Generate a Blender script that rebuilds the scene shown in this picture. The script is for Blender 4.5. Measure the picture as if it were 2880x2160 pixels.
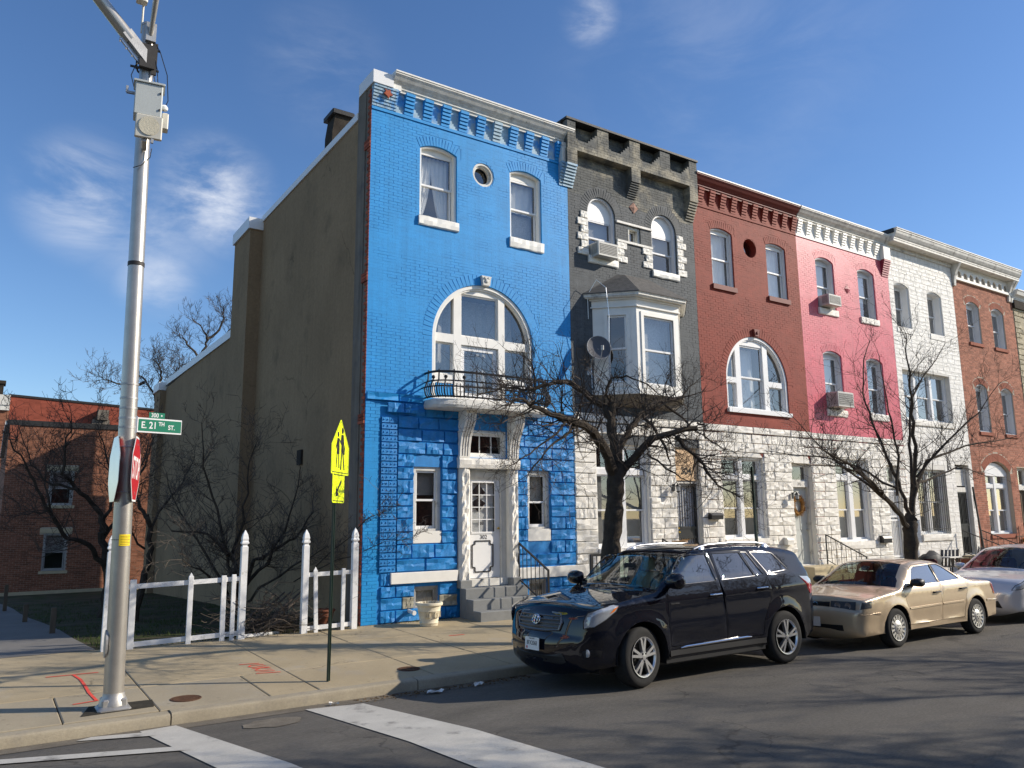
import bpy, math, random
import numpy as np
from math import sin, cos, pi, radians, sqrt, atan2
from mathutils import Vector, Matrix, geometry, noise
random.seed(7)
for o in list(bpy.data.objects): bpy.data.objects.remove(o)
SC = bpy.context.scene
COL = SC.collection
# ---------------------------------------------------------------- camera
CAM = Vector((0, 0, 2.1))
_p, _y, _r = radians(9.743), radians(56.158), radians(-.568)
fwd = Vector((cos(_y)*cos(_p), sin(_y)*cos(_p), sin(_p)))
rgt = Vector((sin(_y), -cos(_y), 0)); upv = rgt.cross(fwd)
r2 = cos(_r)*rgt + sin(_r)*upv; u2 = -sin(_r)*rgt + cos(_r)*upv
cd = bpy.data.cameras.new('camera'); cam = bpy.data.objects.new('camera', cd); COL.objects.link(cam)
cam.matrix_world = Matrix(((r2.x, u2.x, -fwd.x, CAM.x), (r2.y, u2.y, -fwd.y, CAM.y), (r2.z, u2.z, -fwd.z, CAM.z), (0, 0, 0, 1)))
cd.sensor_width = 36; cd.lens = 36*2205.4/2880; cd.clip_start = .05; cd.clip_end = 3000
SC.camera = cam
# ---------------------------------------------------------------- sun, sky, exposure
SUN_AZ, SUN_EL = radians(-28.5), radians(28)          # direction TO the sun, from +X counter-clockwise
sd = Vector((cos(SUN_AZ)*cos(SUN_EL), sin(SUN_AZ)*cos(SUN_EL), sin(SUN_EL)))
sl = bpy.data.lights.new('sun', 'SUN'); sl.energy = 4.9; sl.angle = radians(.53); sl.color = (1, .905, .77)
so = bpy.data.objects.new('sun', sl); COL.objects.link(so)
so.rotation_euler = (-sd).to_track_quat('-Z', 'Y').to_euler(); so.location = (30, -20, 30)
W = bpy.data.worlds.new('World'); SC.world = W; W.use_nodes = True
nt = W.node_tree; N = nt.nodes; L = nt.links; N.clear()
out = N.new('ShaderNodeOutputWorld'); bg = N.new('ShaderNodeBackground')
sky = N.new('ShaderNodeTexSky'); sky.sky_type = 'NISHITA'; sky.sun_disc = False
sky.sun_elevation = SUN_EL; sky.sun_rotation = pi/2 - SUN_AZ
sky.altitude = 100; sky.air_density = 1.0; sky.dust_density = .25; sky.ozone_density = 3.2
bg.inputs['Strength'].default_value = .138
tc = N.new('ShaderNodeTexCoord')
def wmath(op, a, b=None, c=None):
    n = N.new('ShaderNodeMath'); n.operation = op
    for i, v in enumerate((a, b, c)):
        if v is None: continue
        if isinstance(v, (int, float)): n.inputs[i].default_value = v
        else: L.new(v, n.inputs[i])
    return n.outputs[0]
def wnoise(scale, sx=(1, 1, 1), detail=8, rough=.6, off=(0, 0, 0), dist=0):
    mp = N.new('ShaderNodeMapping'); L.new(tc.outputs['Generated'], mp.inputs[0]); mp.inputs['Scale'].default_value = sx; mp.inputs['Location'].default_value = off
    n = N.new('ShaderNodeTexNoise'); n.inputs['Scale'].default_value = scale; n.inputs['Detail'].default_value = detail; n.inputs['Roughness'].default_value = rough; n.inputs['Distortion'].default_value = dist
    L.new(mp.outputs[0], n.inputs[0]); return n.outputs[0]
def pxdir(x, y):
    return (fwd*2205.4 + r2*(x-1440) - u2*(y-1080)).normalized()
def blob(d, inner, outer):
    n = N.new('ShaderNodeVectorMath'); n.operation = 'DISTANCE'; L.new(tc.outputs['Generated'], n.inputs[0]); n.inputs[1].default_value = d
    m = N.new('ShaderNodeMapRange'); m.interpolation_type = 'SMOOTHSTEP'; L.new(n.outputs['Value'], m.inputs[0])
    m.inputs[1].default_value = outer; m.inputs[2].default_value = inner; return m.outputs[0]
def ramp(v, a, b):
    m = N.new('ShaderNodeMapRange'); m.interpolation_type = 'SMOOTHSTEP'; L.new(v, m.inputs[0]); m.inputs[1].default_value = a; m.inputs[2].default_value = b; return m.outputs[0]
n1 = wnoise(5.5, (1, 1, 2.6), 11, .62, (.35, .2, 0), .5)
mask = None
for d, i, o_, s in ((pxdir(600, 550), .0, .085, .95), (pxdir(240, 555), 0, .085, .8), (pxdir(430, 640), 0, .10, .35), (pxdir(440, 780), 0, .06, .55), (pxdir(1660, 40), 0, .045, .75), (pxdir(900, 190), 0, .10, .16), (pxdir(2050, 120), 0, .25, .10)):
    b = wmath('MULTIPLY', blob(d, i, o_), s); mask = b if mask is None else wmath('MAXIMUM', mask, b)
c1 = wmath('MULTIPLY', ramp(n1, .34, .70), mask)
sep = N.new('ShaderNodeSeparateXYZ'); L.new(tc.outputs['Generated'], sep.inputs[0])
# thin broken cloud over the part of the sky behind the camera and overhead (it shows in the window panes)
back = ramp(sep.outputs[1], .12, -.35)
c2 = wmath('MULTIPLY', wmath('MULTIPLY', ramp(wnoise(2.1, (1, 1, 2.2), 8, .6, (3, 1, 0)), .45, .72), back), .8)
cl = wmath('MINIMUM', wmath('ADD', c1, c2), 1)
mx = N.new('ShaderNodeMix'); mx.data_type = 'RGBA'; L.new(cl, mx.inputs[0])
hs = N.new('ShaderNodeHueSaturation'); hs.inputs['Saturation'].default_value = 1.14; hs.inputs['Hue'].default_value = .506; L.new(sky.outputs[0], hs.inputs['Color'])
L.new(hs.outputs[0], mx.inputs[6]); mx.inputs[7].default_value = (6.0, 6.2, 6.6, 1)
L.new(mx.outputs[2], bg.inputs[0]); L.new(bg.outputs[0], out.inputs[0])
vs = SC.view_settings; vs.view_transform = 'Standard'; vs.look = 'None'; vs.gamma = 1; vs.use_curve_mapping = False; vs.exposure = .22
SC.cycles.max_bounces = 8; SC.cycles.transparent_max_bounces = 12
# ---------------------------------------------------------------- materials
MAT = {}
def mat(name, col, rough=.75, spec=.4, metal=0, var=.12, vscale=2.5, fine=0, fscale=60, bump=0, bscale=50, col2=None, m2=(1.2, .55, .7), coat=0, cell=None, cvar=.3, emit=0, sx=(1, 1, 1), bdist=.02, streak=0, crack=None, spots=None):
    m = bpy.data.materials.new(name); m.use_nodes = True; t = m.node_tree; n = t.nodes; l = t.links
    p = n['Principled BSDF']; p.inputs['Roughness'].default_value = rough; p.inputs['Metallic'].default_value = metal
    p.inputs['Specular IOR Level'].default_value = spec; p.inputs['Coat Weight'].default_value = coat; p.inputs['Coat Roughness'].default_value = .03
    g = n.new('ShaderNodeNewGeometry'); mp = n.new('ShaderNodeMapping'); l.new(g.outputs['Position'], mp.inputs[0]); mp.inputs['Scale'].default_value = sx
    pos = mp.outputs[0]
    def nz(sc, d=5, r=.6):
        q = n.new('ShaderNodeTexNoise'); q.inputs['Scale'].default_value = sc; q.inputs['Detail'].default_value = d; q.inputs['Roughness'].default_value = r; l.new(pos, q.inputs[0]); return q.outputs[0]
    def mr(v, a, b, c, d):
        q = n.new('ShaderNodeMapRange'); l.new(v, q.inputs[0])
        for i, x in enumerate((a, b, c, d)): q.inputs[i+1].default_value = x
        return q.outputs[0]
    def mul(a, b):
        q = n.new('ShaderNodeMath'); q.operation = 'MULTIPLY'; l.new(a, q.inputs[0]); l.new(b, q.inputs[1]); return q.outputs[0]
    cur = None
    if var: cur = mr(nz(vscale), .3, .7, 1-var, 1+var)
    if fine:
        f = mr(nz(fscale, 3, .7), .3, .7, 1-fine, 1+fine); cur = f if cur is None else mul(cur, f)
    if cell:
        s = n.new('ShaderNodeVectorMath'); s.operation = 'SNAP'; l.new(g.outputs['Position'], s.inputs[0]); s.inputs[1].default_value = cell
        w = n.new('ShaderNodeTexWhiteNoise'); l.new(s.outputs[0], w.inputs[0]); f = mr(w.outputs[0], 0, 1, 1-cvar, 1+cvar); cur = f if cur is None else mul(cur, f)
    if streak:
        m3 = n.new('ShaderNodeMapping'); l.new(g.outputs['Position'], m3.inputs[0]); m3.inputs['Scale'].default_value = (5, 5, .35); q = n.new('ShaderNodeTexNoise'); q.inputs['Scale'].default_value = 1.6; q.inputs['Detail'].default_value = 6; q.inputs['Roughness'].default_value = .65; l.new(m3.outputs[0], q.inputs[0]); f = mr(q.outputs[0], .35, .7, 1+streak*.4, 1-streak); cur = f if cur is None else mul(cur, f)
    if spots:
        q = n.new('ShaderNodeTexVoronoi'); q.inputs['Scale'].default_value = spots[0]; l.new(g.outputs['Position'], q.inputs[0]); f = mr(q.outputs['Distance'], .05, spots[1], spots[2], 1); f.node.clamp = True; cur = f if cur is None else mul(cur, f)
    if crack:
        dv = n.new('ShaderNodeVectorMath'); dv.operation = 'MULTIPLY_ADD'; nn = n.new('ShaderNodeTexNoise'); nn.inputs['Scale'].default_value = 3; nn.inputs['Detail'].default_value = 5; l.new(g.outputs['Position'], nn.inputs[0]); l.new(nn.outputs['Color'], dv.inputs[0]); dv.inputs[1].default_value = (.7, .7, 0); l.new(g.outputs['Position'], dv.inputs[2])
        q = n.new('ShaderNodeTexVoronoi'); q.feature = 'DISTANCE_TO_EDGE'; q.inputs['Scale'].default_value = crack[0]; l.new(dv.outputs[0], q.inputs[0]); cm = nz(.5, 2); gate = mr(cm, .5, .58, 0, 1); lo = mr(q.outputs['Distance'], 0, crack[1], 1, 0); gl = mul(gate, lo); f = mr(gl, 0, 1, 1, crack[2]); cur = f if cur is None else mul(cur, f)
    base = n.new('ShaderNodeRGB'); base.outputs[0].default_value = (*col, 1); c = base.outputs[0]
    if col2:
        k = n.new('ShaderNodeMapRange'); k.interpolation_type = 'SMOOTHSTEP'; l.new(nz(m2[0], 8, .65), k.inputs[0]); k.inputs[1].default_value = m2[1]; k.inputs[2].default_value = m2[2]
        x = n.new('ShaderNodeMix'); x.data_type = 'RGBA'; l.new(k.outputs[0], x.inputs[0]); l.new(c, x.inputs[6]); x.inputs[7].default_value = (*col2, 1); c = x.outputs[2]
    if cur is not None:
        v = n.new('ShaderNodeVectorMath'); v.operation = 'SCALE'; l.new(c, v.inputs[0]); l.new(cur, v.inputs['Scale']); c = v.outputs[0]
    l.new(c, p.inputs['Base Color'])
    if bump:
        b = n.new('ShaderNodeBump'); b.inputs['Strength'].default_value = bump; b.inputs['Distance'].default_value = bdist; l.new(nz(bscale, 6, .65), b.inputs['Height']); l.new(b.outputs[0], p.inputs['Normal'])
    MAT[name] = m; return m
def glass(name, tint, refl=1.0, dark=0.0):
    m = bpy.data.materials.new(name); m.use_nodes = True; t = m.node_tree; n = t.nodes; l = t.links; n.clear()
    o = n.new('ShaderNodeOutputMaterial'); a = n.new('ShaderNodeBsdfTransparent'); a.inputs[0].default_value = (*tint, 1)
    g = n.new('ShaderNodeBsdfGlossy'); g.inputs['Roughness'].default_value = .015
    ge = n.new('ShaderNodeNewGeometry'); d = n.new('ShaderNodeVectorMath'); d.operation = 'DOT_PRODUCT'; l.new(ge.outputs['Normal'], d.inputs[0]); l.new(ge.outputs['Incoming'], d.inputs[1])
    def mt(op, a_, b_):
        q = n.new('ShaderNodeMath'); q.operation = op; q.use_clamp = op == 'MULTIPLY'
        for i, v in enumerate((a_, b_)):
            if isinstance(v, (int, float)): q.inputs[i].default_value = v
            else: l.new(v, q.inputs[i])
        return q.outputs[0]
    ab = mt('ABSOLUTE', d.outputs['Value'], 0); sc = mt('ADD', mt('MULTIPLY', mt('POWER', mt('SUBTRACT', 1.0, ab), 5.0), .95), .045); k = n.new('ShaderNodeMath'); k.operation = 'MULTIPLY'; l.new(sc, k.inputs[0]); k.inputs[1].default_value = refl; k.use_clamp = True
    x = n.new('ShaderNodeMixShader'); l.new(k.outputs[0], x.inputs[0]); l.new(a.outputs[0], x.inputs[1]); l.new(g.outputs[0], x.inputs[2]); l.new(x.outputs[0], o.inputs[0]); MAT[name] = m; return m
BC = (.214, 50, .0677)
mat('blue_paint', (.016, .272, .635), .55, .3, var=.07, vscale=1.3, bump=.12, bscale=160, cell=BC, cvar=.04, streak=0.1)
mat('blue_faded', (.30, .43, .52), .6, .4, var=.18, vscale=6, bump=.2, col2=(.06, .28, .62), m2=(2.2, .5, .62), cell=BC, cvar=.08)
mat('blue_stone', (.011, .205, .54), .55, .4, var=.14, vscale=5, bump=.35, bscale=70, col2=(.015, .235, .57), m2=(3, .5, .7), streak=0.12)
mat('bare_stone', (.33, .31, .24), .9, .2, var=.25, vscale=9, bump=.5, bscale=60)
mat('grey_paint', (.090, .099, .106), .6, .15, var=.12, vscale=2, bump=.15, bscale=150, cell=BC, cvar=.08, streak=0.2)
mat('grey_worn', (.098, .103, .100), .65, .15, var=.25, vscale=4, bump=.2, bscale=120, col2=(.32, .29, .22), m2=(1.1, .48, .64), cell=BC, cvar=.15)
mat('red_paint', (.245, .046, .029), .65, .2, var=.1, vscale=1.8, bump=.12, bscale=160, cell=BC, cvar=.07, streak=0.1)
mat('red_trim', (.16, .032, .024), .6, .35, var=.1)
mat('pink_paint', (.59, .10, .135), .42, .35, var=.08, vscale=1.5, bump=.15, bscale=150, cell=BC, cvar=.06, streak=0.12)
mat('magenta_paint', (.30, .025, .05), .5, .4)
mat('white_paint', (.80, .78, .72), .5, .4, var=.06, vscale=3, bump=.08, bscale=90, col2=(.6, .56, .48), m2=(2.5, .6, .85))
mat('white_old', (.70, .68, .62), .6, .35, var=.1, vscale=3, bump=.3, bscale=70, col2=(.22, .20, .17), m2=(3.2, .56, .74), streak=0.2)
mat('white_stone', (.80, .77, .70), .6, .35, var=.08, vscale=4, bump=.4, bscale=60, col2=(.60, .52, .40), m2=(1.6, .6, .8), streak=0.12)
mat('formstone', (.78, .76, .71), .6, .35, var=.08, vscale=5, bump=.35, bscale=70, col2=(.52, .50, .46), m2=(3, .58, .8), streak=0.14)
mat('formstone_joint', (.66, .64, .59), .8, .2)
mat('white_vinyl', (.78, .78, .77), .4, .45, var=.04, vscale=3)
mat('grey_vinyl', (.58, .59, .61), .4, .45, var=.04)
mat('brown_brick', (.35, .145, .092), .85, .25, var=.1, vscale=3, bump=.2, bscale=110, cell=BC, cvar=.28, streak=0.12)
mat('brown_arch', (.30, .10, .06), .85, .25, var=.1)
mat('old_brick', (.30, .085, .05), .9, .2, var=.15, vscale=5, bump=.3, cell=BC, cvar=.35)
mat('yard_brick', (.235, .10, .058), .85, .25, var=.1, vscale=1.5, bump=.2, bscale=90, cell=(.22, 50, .075), cvar=.3)
mat('far_red', (.26, .068, .042), .85, .2, var=.15, vscale=2, cell=(.3, 50, .09), cvar=.15)
mat('bay_soffit', (.19, .17, .14), .8, .2, var=.15, vscale=4, streak=.2)
mat('terracotta_pale', (.36, .22, .17), .9, .2, var=.3, vscale=14, bump=.5)
mat('mortar', (.46, .38, .30), .9, .1, var=.1)
mat('tan_stone', (.40, .35, .24), .8, .25, var=.12, vscale=4, bump=.35, bscale=60, cell=(.4, 50, .15), cvar=.15)
mat('stucco', (.285, .200, .118), .95, .15, var=.13, vscale=.45, fine=.10, fscale=14, bump=.3, bscale=90, col2=(.185, .135, .082), m2=(.8, .53, .76), crack=(.22, .006, .6), streak=.07)
mat('stucco_grey', (.19, .165, .135), .95, .15, var=.12, vscale=2, bump=.3, bscale=80, col2=(.13, .125, .12), m2=(1.6, .5, .7), streak=0.25)
mat('black_tar', (.02, .02, .02), .6, .4, var=.3, vscale=8, bump=.3, bscale=40)
mat('soot_shade_brick', (.04, .033, .026), .95, .2, var=.35, vscale=4, bump=.4, bscale=50)  # sooty brick, darkened further so the chimney's shade lies in the colour
mat('roof_felt', (.10, .10, .10), .9, .2, var=.2)
mat('shingle', (.10, .095, .088), .8, .3, var=.25, vscale=9, bump=.3, bscale=60)
mat('black_iron', (.012, .012, .013), .4, .5, var=.1)
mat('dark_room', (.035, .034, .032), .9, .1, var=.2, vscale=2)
mat('curtain', (.84, .84, .82), .9, .1, var=.06, vscale=5)
mat('lace', (.50, .50, .48), .9, .1, var=.3, vscale=40)
mat('blind', (.60, .58, .52), .7, .3, var=.05)
mat('blind_grey', (.30, .30, .285), .7, .3, var=.08)
mat('plywood', (.68, .47, .28), .7, .3, var=.08, vscale=4, sx=(1, 1, .2))
mat('step_grey', (.21, .215, .21), .7, .35, var=.1, vscale=4, bump=.2, bscale=60, fine=.05)
mat('step_tan', (.50, .42, .27), .8, .3, var=.1, vscale=4, bump=.2)
mat('concrete', (.37, .30, .19), .9, .25, var=.10, vscale=1.1, fine=.09, fscale=45, bump=.25, bscale=120, col2=(.36, .31, .23), m2=(1.3, .52, .75), crack=(.6, .010, .5), spots=(5.5, .16, .72))
mat('concrete_grey', (.33, .28, .195), .9, .25, var=.1, vscale=1.4, fine=.08, fscale=45, bump=.25, bscale=120, col2=(.32, .29, .23), m2=(1.1, .5, .72), crack=(.6, .010, .5), spots=(5.5, .16, .72))
mat('kerb_stone', (.33, .285, .205), .85, .3, var=.14, vscale=2, fine=.1, fscale=40, bump=.35, bscale=70, col2=(.24, .215, .175), m2=(2.2, .55, .75))
mat('joint_dirt', (.05, .045, .035), .95, .1, var=.3, vscale=9, bump=.5)
mat('asphalt', (.122, .112, .096), .88, .25, var=.2, vscale=1.1, fine=.22, fscale=34, bump=.5, bscale=170, col2=(.062, .060, .058), m2=(.55, .5, .72), sx=(.55, 1.5, 1), crack=(.55, .012, .55))
mat('gutter_dirt', (.16, .14, .11), .95, .2, var=.25, vscale=4, fine=.2, bump=.4)
mat('path_asphalt', (.185, .175, .16), .9, .25, var=.12, vscale=1, fine=.2, fscale=100, bump=.4, bscale=120)
mat('road_paint', (.47, .45, .40), .8, .3, var=.1, vscale=2.5, fine=.1, fscale=70, bump=.3, bscale=150, col2=(.19, .18, .165), m2=(3.0, .54, .74))
mat('soil', (.075, .062, .038), .95, .1, var=.3, vscale=1.5, bump=.5, bscale=20, col2=(.05, .06, .02), m2=(1.2, .45, .6))
mat('grass', (.05, .075, .018), .8, .2, var=.35, vscale=2)
mat('dry_leaf', (.16, .10, .05), .9, .1, var=.4, vscale=12)
mat('bark', (.060, .049, .038), .95, .15, var=.3, vscale=8, bump=.8, bscale=45, col2=(.07, .058, .028), m2=(4, .6, .75))
mat('twig', (.080, .063, .050), .9, .15, var=.25, vscale=5)
mat('twig_grey', (.10, .082, .066), .9, .15, var=.2, vscale=3)
mat('red_mark', (.72, .09, .06), .8, .2, var=.2, vscale=20)
mat('rust', (.10, .05, .028), .8, .3, var=.3, vscale=14, bump=.5, bscale=60)
mat('galv', (.47, .44, .39), .36, .5, metal=.7, var=.1, vscale=4, fine=.04, fscale=80, bump=.06, bscale=90)
mat('galv_dull', (.42, .41, .39), .5, .5, metal=.7, var=.15, vscale=8, bump=.1)
mat('alu', (.66, .67, .70), .3, .5, metal=.9, var=.06)
mat('box_grey', (.50, .52, .49), .5, .4, var=.05, vscale=4)
mat('box_cream', (.66, .62, .52), .5, .4, var=.06, vscale=5)
mat('sign_green', (.005, .19, .105), .4, .5, var=.04)
mat('sign_white', (.80, .80, .78), .4, .5, var=.03)
mat('sign_red', (.46, .016, .022), .4, .5, var=.08, vscale=6)
mat('sign_black', (.012, .012, .012), .5, .4, var=.1)
mat('tag_yellow', (.85, .62, .02), .5, .4, var=.04)
mat('post_green', (.010, .030, .018), .4, .5, var=.15)
mat('fence_white', (.78, .78, .77), .45, .4, var=.07, vscale=5, col2=(.42, .41, .36), m2=(6, .56, .74))
mat('clay', (.22, .08, .042), .8, .3, var=.15, vscale=6, bump=.2)
mat('planter_cream', (.70, .63, .47), .75, .3, var=.1, vscale=6, bump=.25, bscale=40)
mat('straw', (.30, .16, .05), .85, .2, var=.45, vscale=14)
mat('brass', (.6, .42, .12), .3, .5, metal=1, var=.1)
mat('ac_white', (.50, .49, .45), .5, .4, var=.1, vscale=7)
mat('ac_grille', (.14, .14, .13), .6, .4, var=.5, vscale=25)
mat('dish_grey', (.09, .09, .10), .6, .4, var=.1)
mat('wood_old', (.13, .10, .07), .9, .2, var=.2, vscale=4, sx=(4, 4, .6))
mat('steel_dark', (.05, .045, .04), .6, .5, metal=.4, var=.3, vscale=5)
mat('paper', (.7, .68, .64), .8, .2, var=.1, vscale=20)
mat('suv_paint', (.003, .004, .009), .6, .02, metal=.0, var=0, coat=1)
mat('suv_plastic', (.012, .012, .013), .5, .4, var=.1)
mat('sedan_paint', (.56, .43, .28), .34, .5, metal=.35, var=.05, vscale=5, coat=.8)
mat('silver_paint', (.62, .62, .63), .3, .5, metal=.25, var=.03, coat=.9)
mat('tyre', (.018, .018, .018), .85, .3, var=.2, vscale=20)
mat('alloy', (.70, .70, .71), .28, .5, metal=.9, var=.04)
mat('hubcap', (.62, .60, .55), .38, .5, metal=.5, var=.06)
mat('chrome', (.78, .78, .78), .12, .5, metal=1, var=0)
mat('lamp_clear', (.42, .44, .46), .15, .5, metal=.3, var=.15, vscale=9, coat=1)
mat('lamp_dark', (.07, .075, .08), .12, .5, var=.2, vscale=12, coat=1)
mat('grille_grey', (.16, .16, .165), .35, .5, metal=.6, var=.05)
mat('lamp_red', (.34, .012, .015), .15, .5, var=.1, coat=1)
mat('lamp_amber', (.75, .19, .02), .2, .5, var=.05, coat=1)
mat('seat_beige', (.33, .30, .24), .8, .3)
mat('seat_maroon', (.10, .022, .02), .8, .3)
mat('seat_dark', (.02, .02, .02), .8, .3)
mat('plate_white', (.72, .72, .70), .4, .4, var=.06, vscale=20)
def fluor(name, col):
    m = mat(name, col, .4, .4, var=.03); return m
fluor('sign_yellow', (.86, 1.0, .0))
glass('pane_glass', (.93, .94, .94), 4.4)
glass('car_glass', (.66, .74, .70), 1.6)
glass('car_glass_dark', (.14, .14, .17), 4.0)
glass('car_glass_side', (.55, .64, .58), 5.0)
# ---------------------------------------------------------------- mesh helpers
class MB:
    def __init__(s): s.v = []; s.f = []; s.m = []
    def add(s, vs, fs, m=0):
        o = len(s.v); s.v += [tuple(p) for p in vs]; s.f += [tuple(i+o for i in f) for f in fs]; s.m += [m]*len(fs); return s
    def box(s, x0, x1, y0, y1, z0, z1, m=0):
        return s.add([(x0, y0, z0), (x1, y0, z0), (x1, y1, z0), (x0, y1, z0), (x0, y0, z1), (x1, y0, z1), (x1, y1, z1), (x0, y1, z1)],
                     [(0, 3, 2, 1), (4, 5, 6, 7), (0, 1, 5, 4), (1, 2, 6, 5), (2, 3, 7, 6), (3, 0, 4, 7)], m)
    def bbox(s, x0, x1, y0, y1, z0, z1, b=.01, m=0):      # box with its vertical and top edges chamfered
        p = [(x0+b, y0), (x1-b, y0), (x1, y0+b), (x1, y1-b), (x1-b, y1), (x0+b, y1), (x0, y1-b), (x0, y0+b)]
        cx, cy = (x0+x1)/2, (y0+y1)/2
        def sh(q, d): return (q[0]+(d if q[0] < cx else -d), q[1]+(d if q[1] < cy else -d))
        rows = [[(*q, z0) for q in p], [(*q, z1-b) for q in p], [(*sh(q, b), z1) for q in p]]
        s.add([q for r in rows for q in r], [(i, (i+1) % 8, 8+(i+1) % 8, 8+i) for i in range(8)]+[(8+i, 8+(i+1) % 8, 16+(i+1) % 8, 16+i) for i in range(8)]+[tuple(range(16, 24)), tuple(range(7, -1, -1))], m); return s
    def bar(s, p, q, w, h=None, m=0, up=(0, 0, 1)):
        p = Vector(p); q = Vector(q); d = (q-p).normalized(); u = Vector(up)
        if abs(d.dot(u)) > .98: u = Vector((1, 0, 0))
        a = d.cross(u).normalized(); b = a.cross(d); h = h or w; a = a*w/2; b = b*h/2
        return s.add([p-a-b, p+a-b, p+a+b, p-a+b, q-a-b, q+a-b, q+a+b, q-a+b], [(0, 1, 2, 3), (7, 6, 5, 4), (1, 0, 4, 5), (2, 1, 5, 6), (3, 2, 6, 7), (0, 3, 7, 4)], m)
    def tube(s, pts, r, n=8, m=0, cap=True):
        pts = [Vector(p) for p in pts]; k = len(pts); rs = r if isinstance(r, (list, tuple)) else [r]*k
        vs = []; a = None
        for i, p in enumerate(pts):
            d = (pts[min(i+1, k-1)]-pts[max(i-1, 0)]).normalized()
            if a is None: a = d.orthogonal().normalized()
            else: a = (a-d*a.dot(d)).normalized()
            b = d.cross(a)
            vs += [p+(a*cos(2*pi*j/n)+b*sin(2*pi*j/n))*rs[i] for j in range(n)]
        fs = [(i*n+j, i*n+(j+1) % n, (i+1)*n+(j+1) % n, (i+1)*n+j) for i in range(k-1) for j in range(n)]
        if cap: fs += [tuple(range(n-1, -1, -1)), tuple((k-1)*n+j for j in range(n))]
        return s.add(vs, fs, m)
    def lathe(s, prof, n=16, c=(0, 0, 0), ax='z', m=0, cap=True):
        vs = []
        for r, h in prof:
            for j in range(n):
                a = 2*pi*j/n; x, y = r*cos(a), r*sin(a)
                vs.append((c[0]+x, c[1]+y, c[2]+h) if ax == 'z' else (c[0]+x, c[1]+h, c[2]+y) if ax == 'y' else (c[0]+h, c[1]+x, c[2]+y))
        k = len(prof); fs = [(i*n+j, i*n+(j+1) % n, (i+1)*n+(j+1) % n, (i+1)*n+j) for i in range(k-1) for j in range(n)]
        if cap: fs += [tuple(range(n-1, -1, -1)), tuple((k-1)*n+j for j in range(n))]
        return s.add(vs, fs, m)
    def prism(s, poly, a, b, ax='y', m=0):                 # polygon extruded along an axis
        n = len(poly)
        f = {'y': lambda p, t: (p[0], t, p[1]), 'x': lambda p, t: (t, p[0], p[1]), 'z': lambda p, t: (p[0], p[1], t)}[ax]
        return s.add([f(p, a) for p in poly]+[f(p, b) for p in poly], [(i, (i+1) % n, n+(i+1) % n, n+i) for i in range(n)]+[tuple(range(n-1, -1, -1)), tuple(range(n, 2*n))], m)
    def loft(s, rows, m=0, close=False):
        n = len(rows[0]); k = len(rows)
        return s.add([p for r in rows for p in r], [(i*n+j, i*n+(j+1) % n, (i+1)*n+(j+1) % n, (i+1)*n+j) for i in range(k-1) for j in range(n if close else n-1)], m)
    def mesh(s, name, mats, smooth=False, ang=35):
        me = bpy.data.meshes.new(name); me.from_pydata(s.v, [], s.f)
        for k in (mats if isinstance(mats, (list, tuple)) else [mats]): me.materials.append(MAT[k])
        if any(s.m): me.polygons.foreach_set('material_index', s.m)
        if smooth:
            me.polygons.foreach_set('use_smooth', [True]*len(me.polygons)); me.set_sharp_from_angle(angle=radians(ang))
        me.update(); return me
    def build(s, name, mats, parent=None, smooth=False, ang=35, fix=False, local=False, **kw):
        if parent is not None and not local:
            rl = rootloc(parent); s.v = [(a-rl.x, b-rl.y, c-rl.z) for a, b, c in s.v]
        me = s.mesh(name, mats, smooth, ang)
        if fix:
            import bmesh
            bm = bmesh.new(); bm.from_mesh(me); bmesh.ops.recalc_face_normals(bm, faces=bm.faces); bm.to_mesh(me); bm.free()
        return link(name, me, parent, **kw)
def rootloc(o):
    while o.parent: o = o.parent
    return o.location
def props(o, label=None, cat=None, group=None, kind=None):
    if label: o['label'] = label
    if cat: o['category'] = cat
    if group: o['group'] = group
    if kind: o['kind'] = kind
    return o
def link(name, me, parent=None, **kw):
    o = bpy.data.objects.new(name, me); COL.objects.link(o)
    if parent is not None: o.parent = parent
    return props(o, **kw)
def thing(name, label, cat, loc=(0, 0, 0), rz=0, group=None, rx=0):
    o = bpy.data.objects.new(name, None); COL.objects.link(o); o.location = loc; o.rotation_euler = (rx, 0, rz); o.empty_display_size = .2
    return props(o, label, cat, group)
def copy_tree(o, parent=None):
    c = o.copy(); COL.objects.link(c)
    if parent is not None: c.parent = parent
    for k in list(o.children): copy_tree(k, c)
    return c
def text(s, size, name, m, parent, M, ext=.002, align='CENTER', sx=1, local=False, bold=0):
    cu = bpy.data.curves.new('t', 'FONT'); cu.body = s; cu.size = size; cu.extrude = ext; cu.align_x = align; cu.align_y = 'CENTER'; cu.offset = bold
    to = bpy.data.objects.new('t', cu); COL.objects.link(to); dg = bpy.context.evaluated_depsgraph_get()
    me = bpy.data.meshes.new_from_object(to.evaluated_get(dg)); bpy.data.objects.remove(to)
    me.materials.clear(); me.materials.append(MAT[m]); me.name = name
    me.transform(M @ Matrix.Diagonal((sx, 1, 1, 1)))
    if parent is not None and not local: me.transform(Matrix.Translation(-rootloc(parent)))
    return link(name, me, parent)
FACE_S = Matrix.Rotation(pi/2, 4, 'X')                      # text that stands on a wall facing the street
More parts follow.
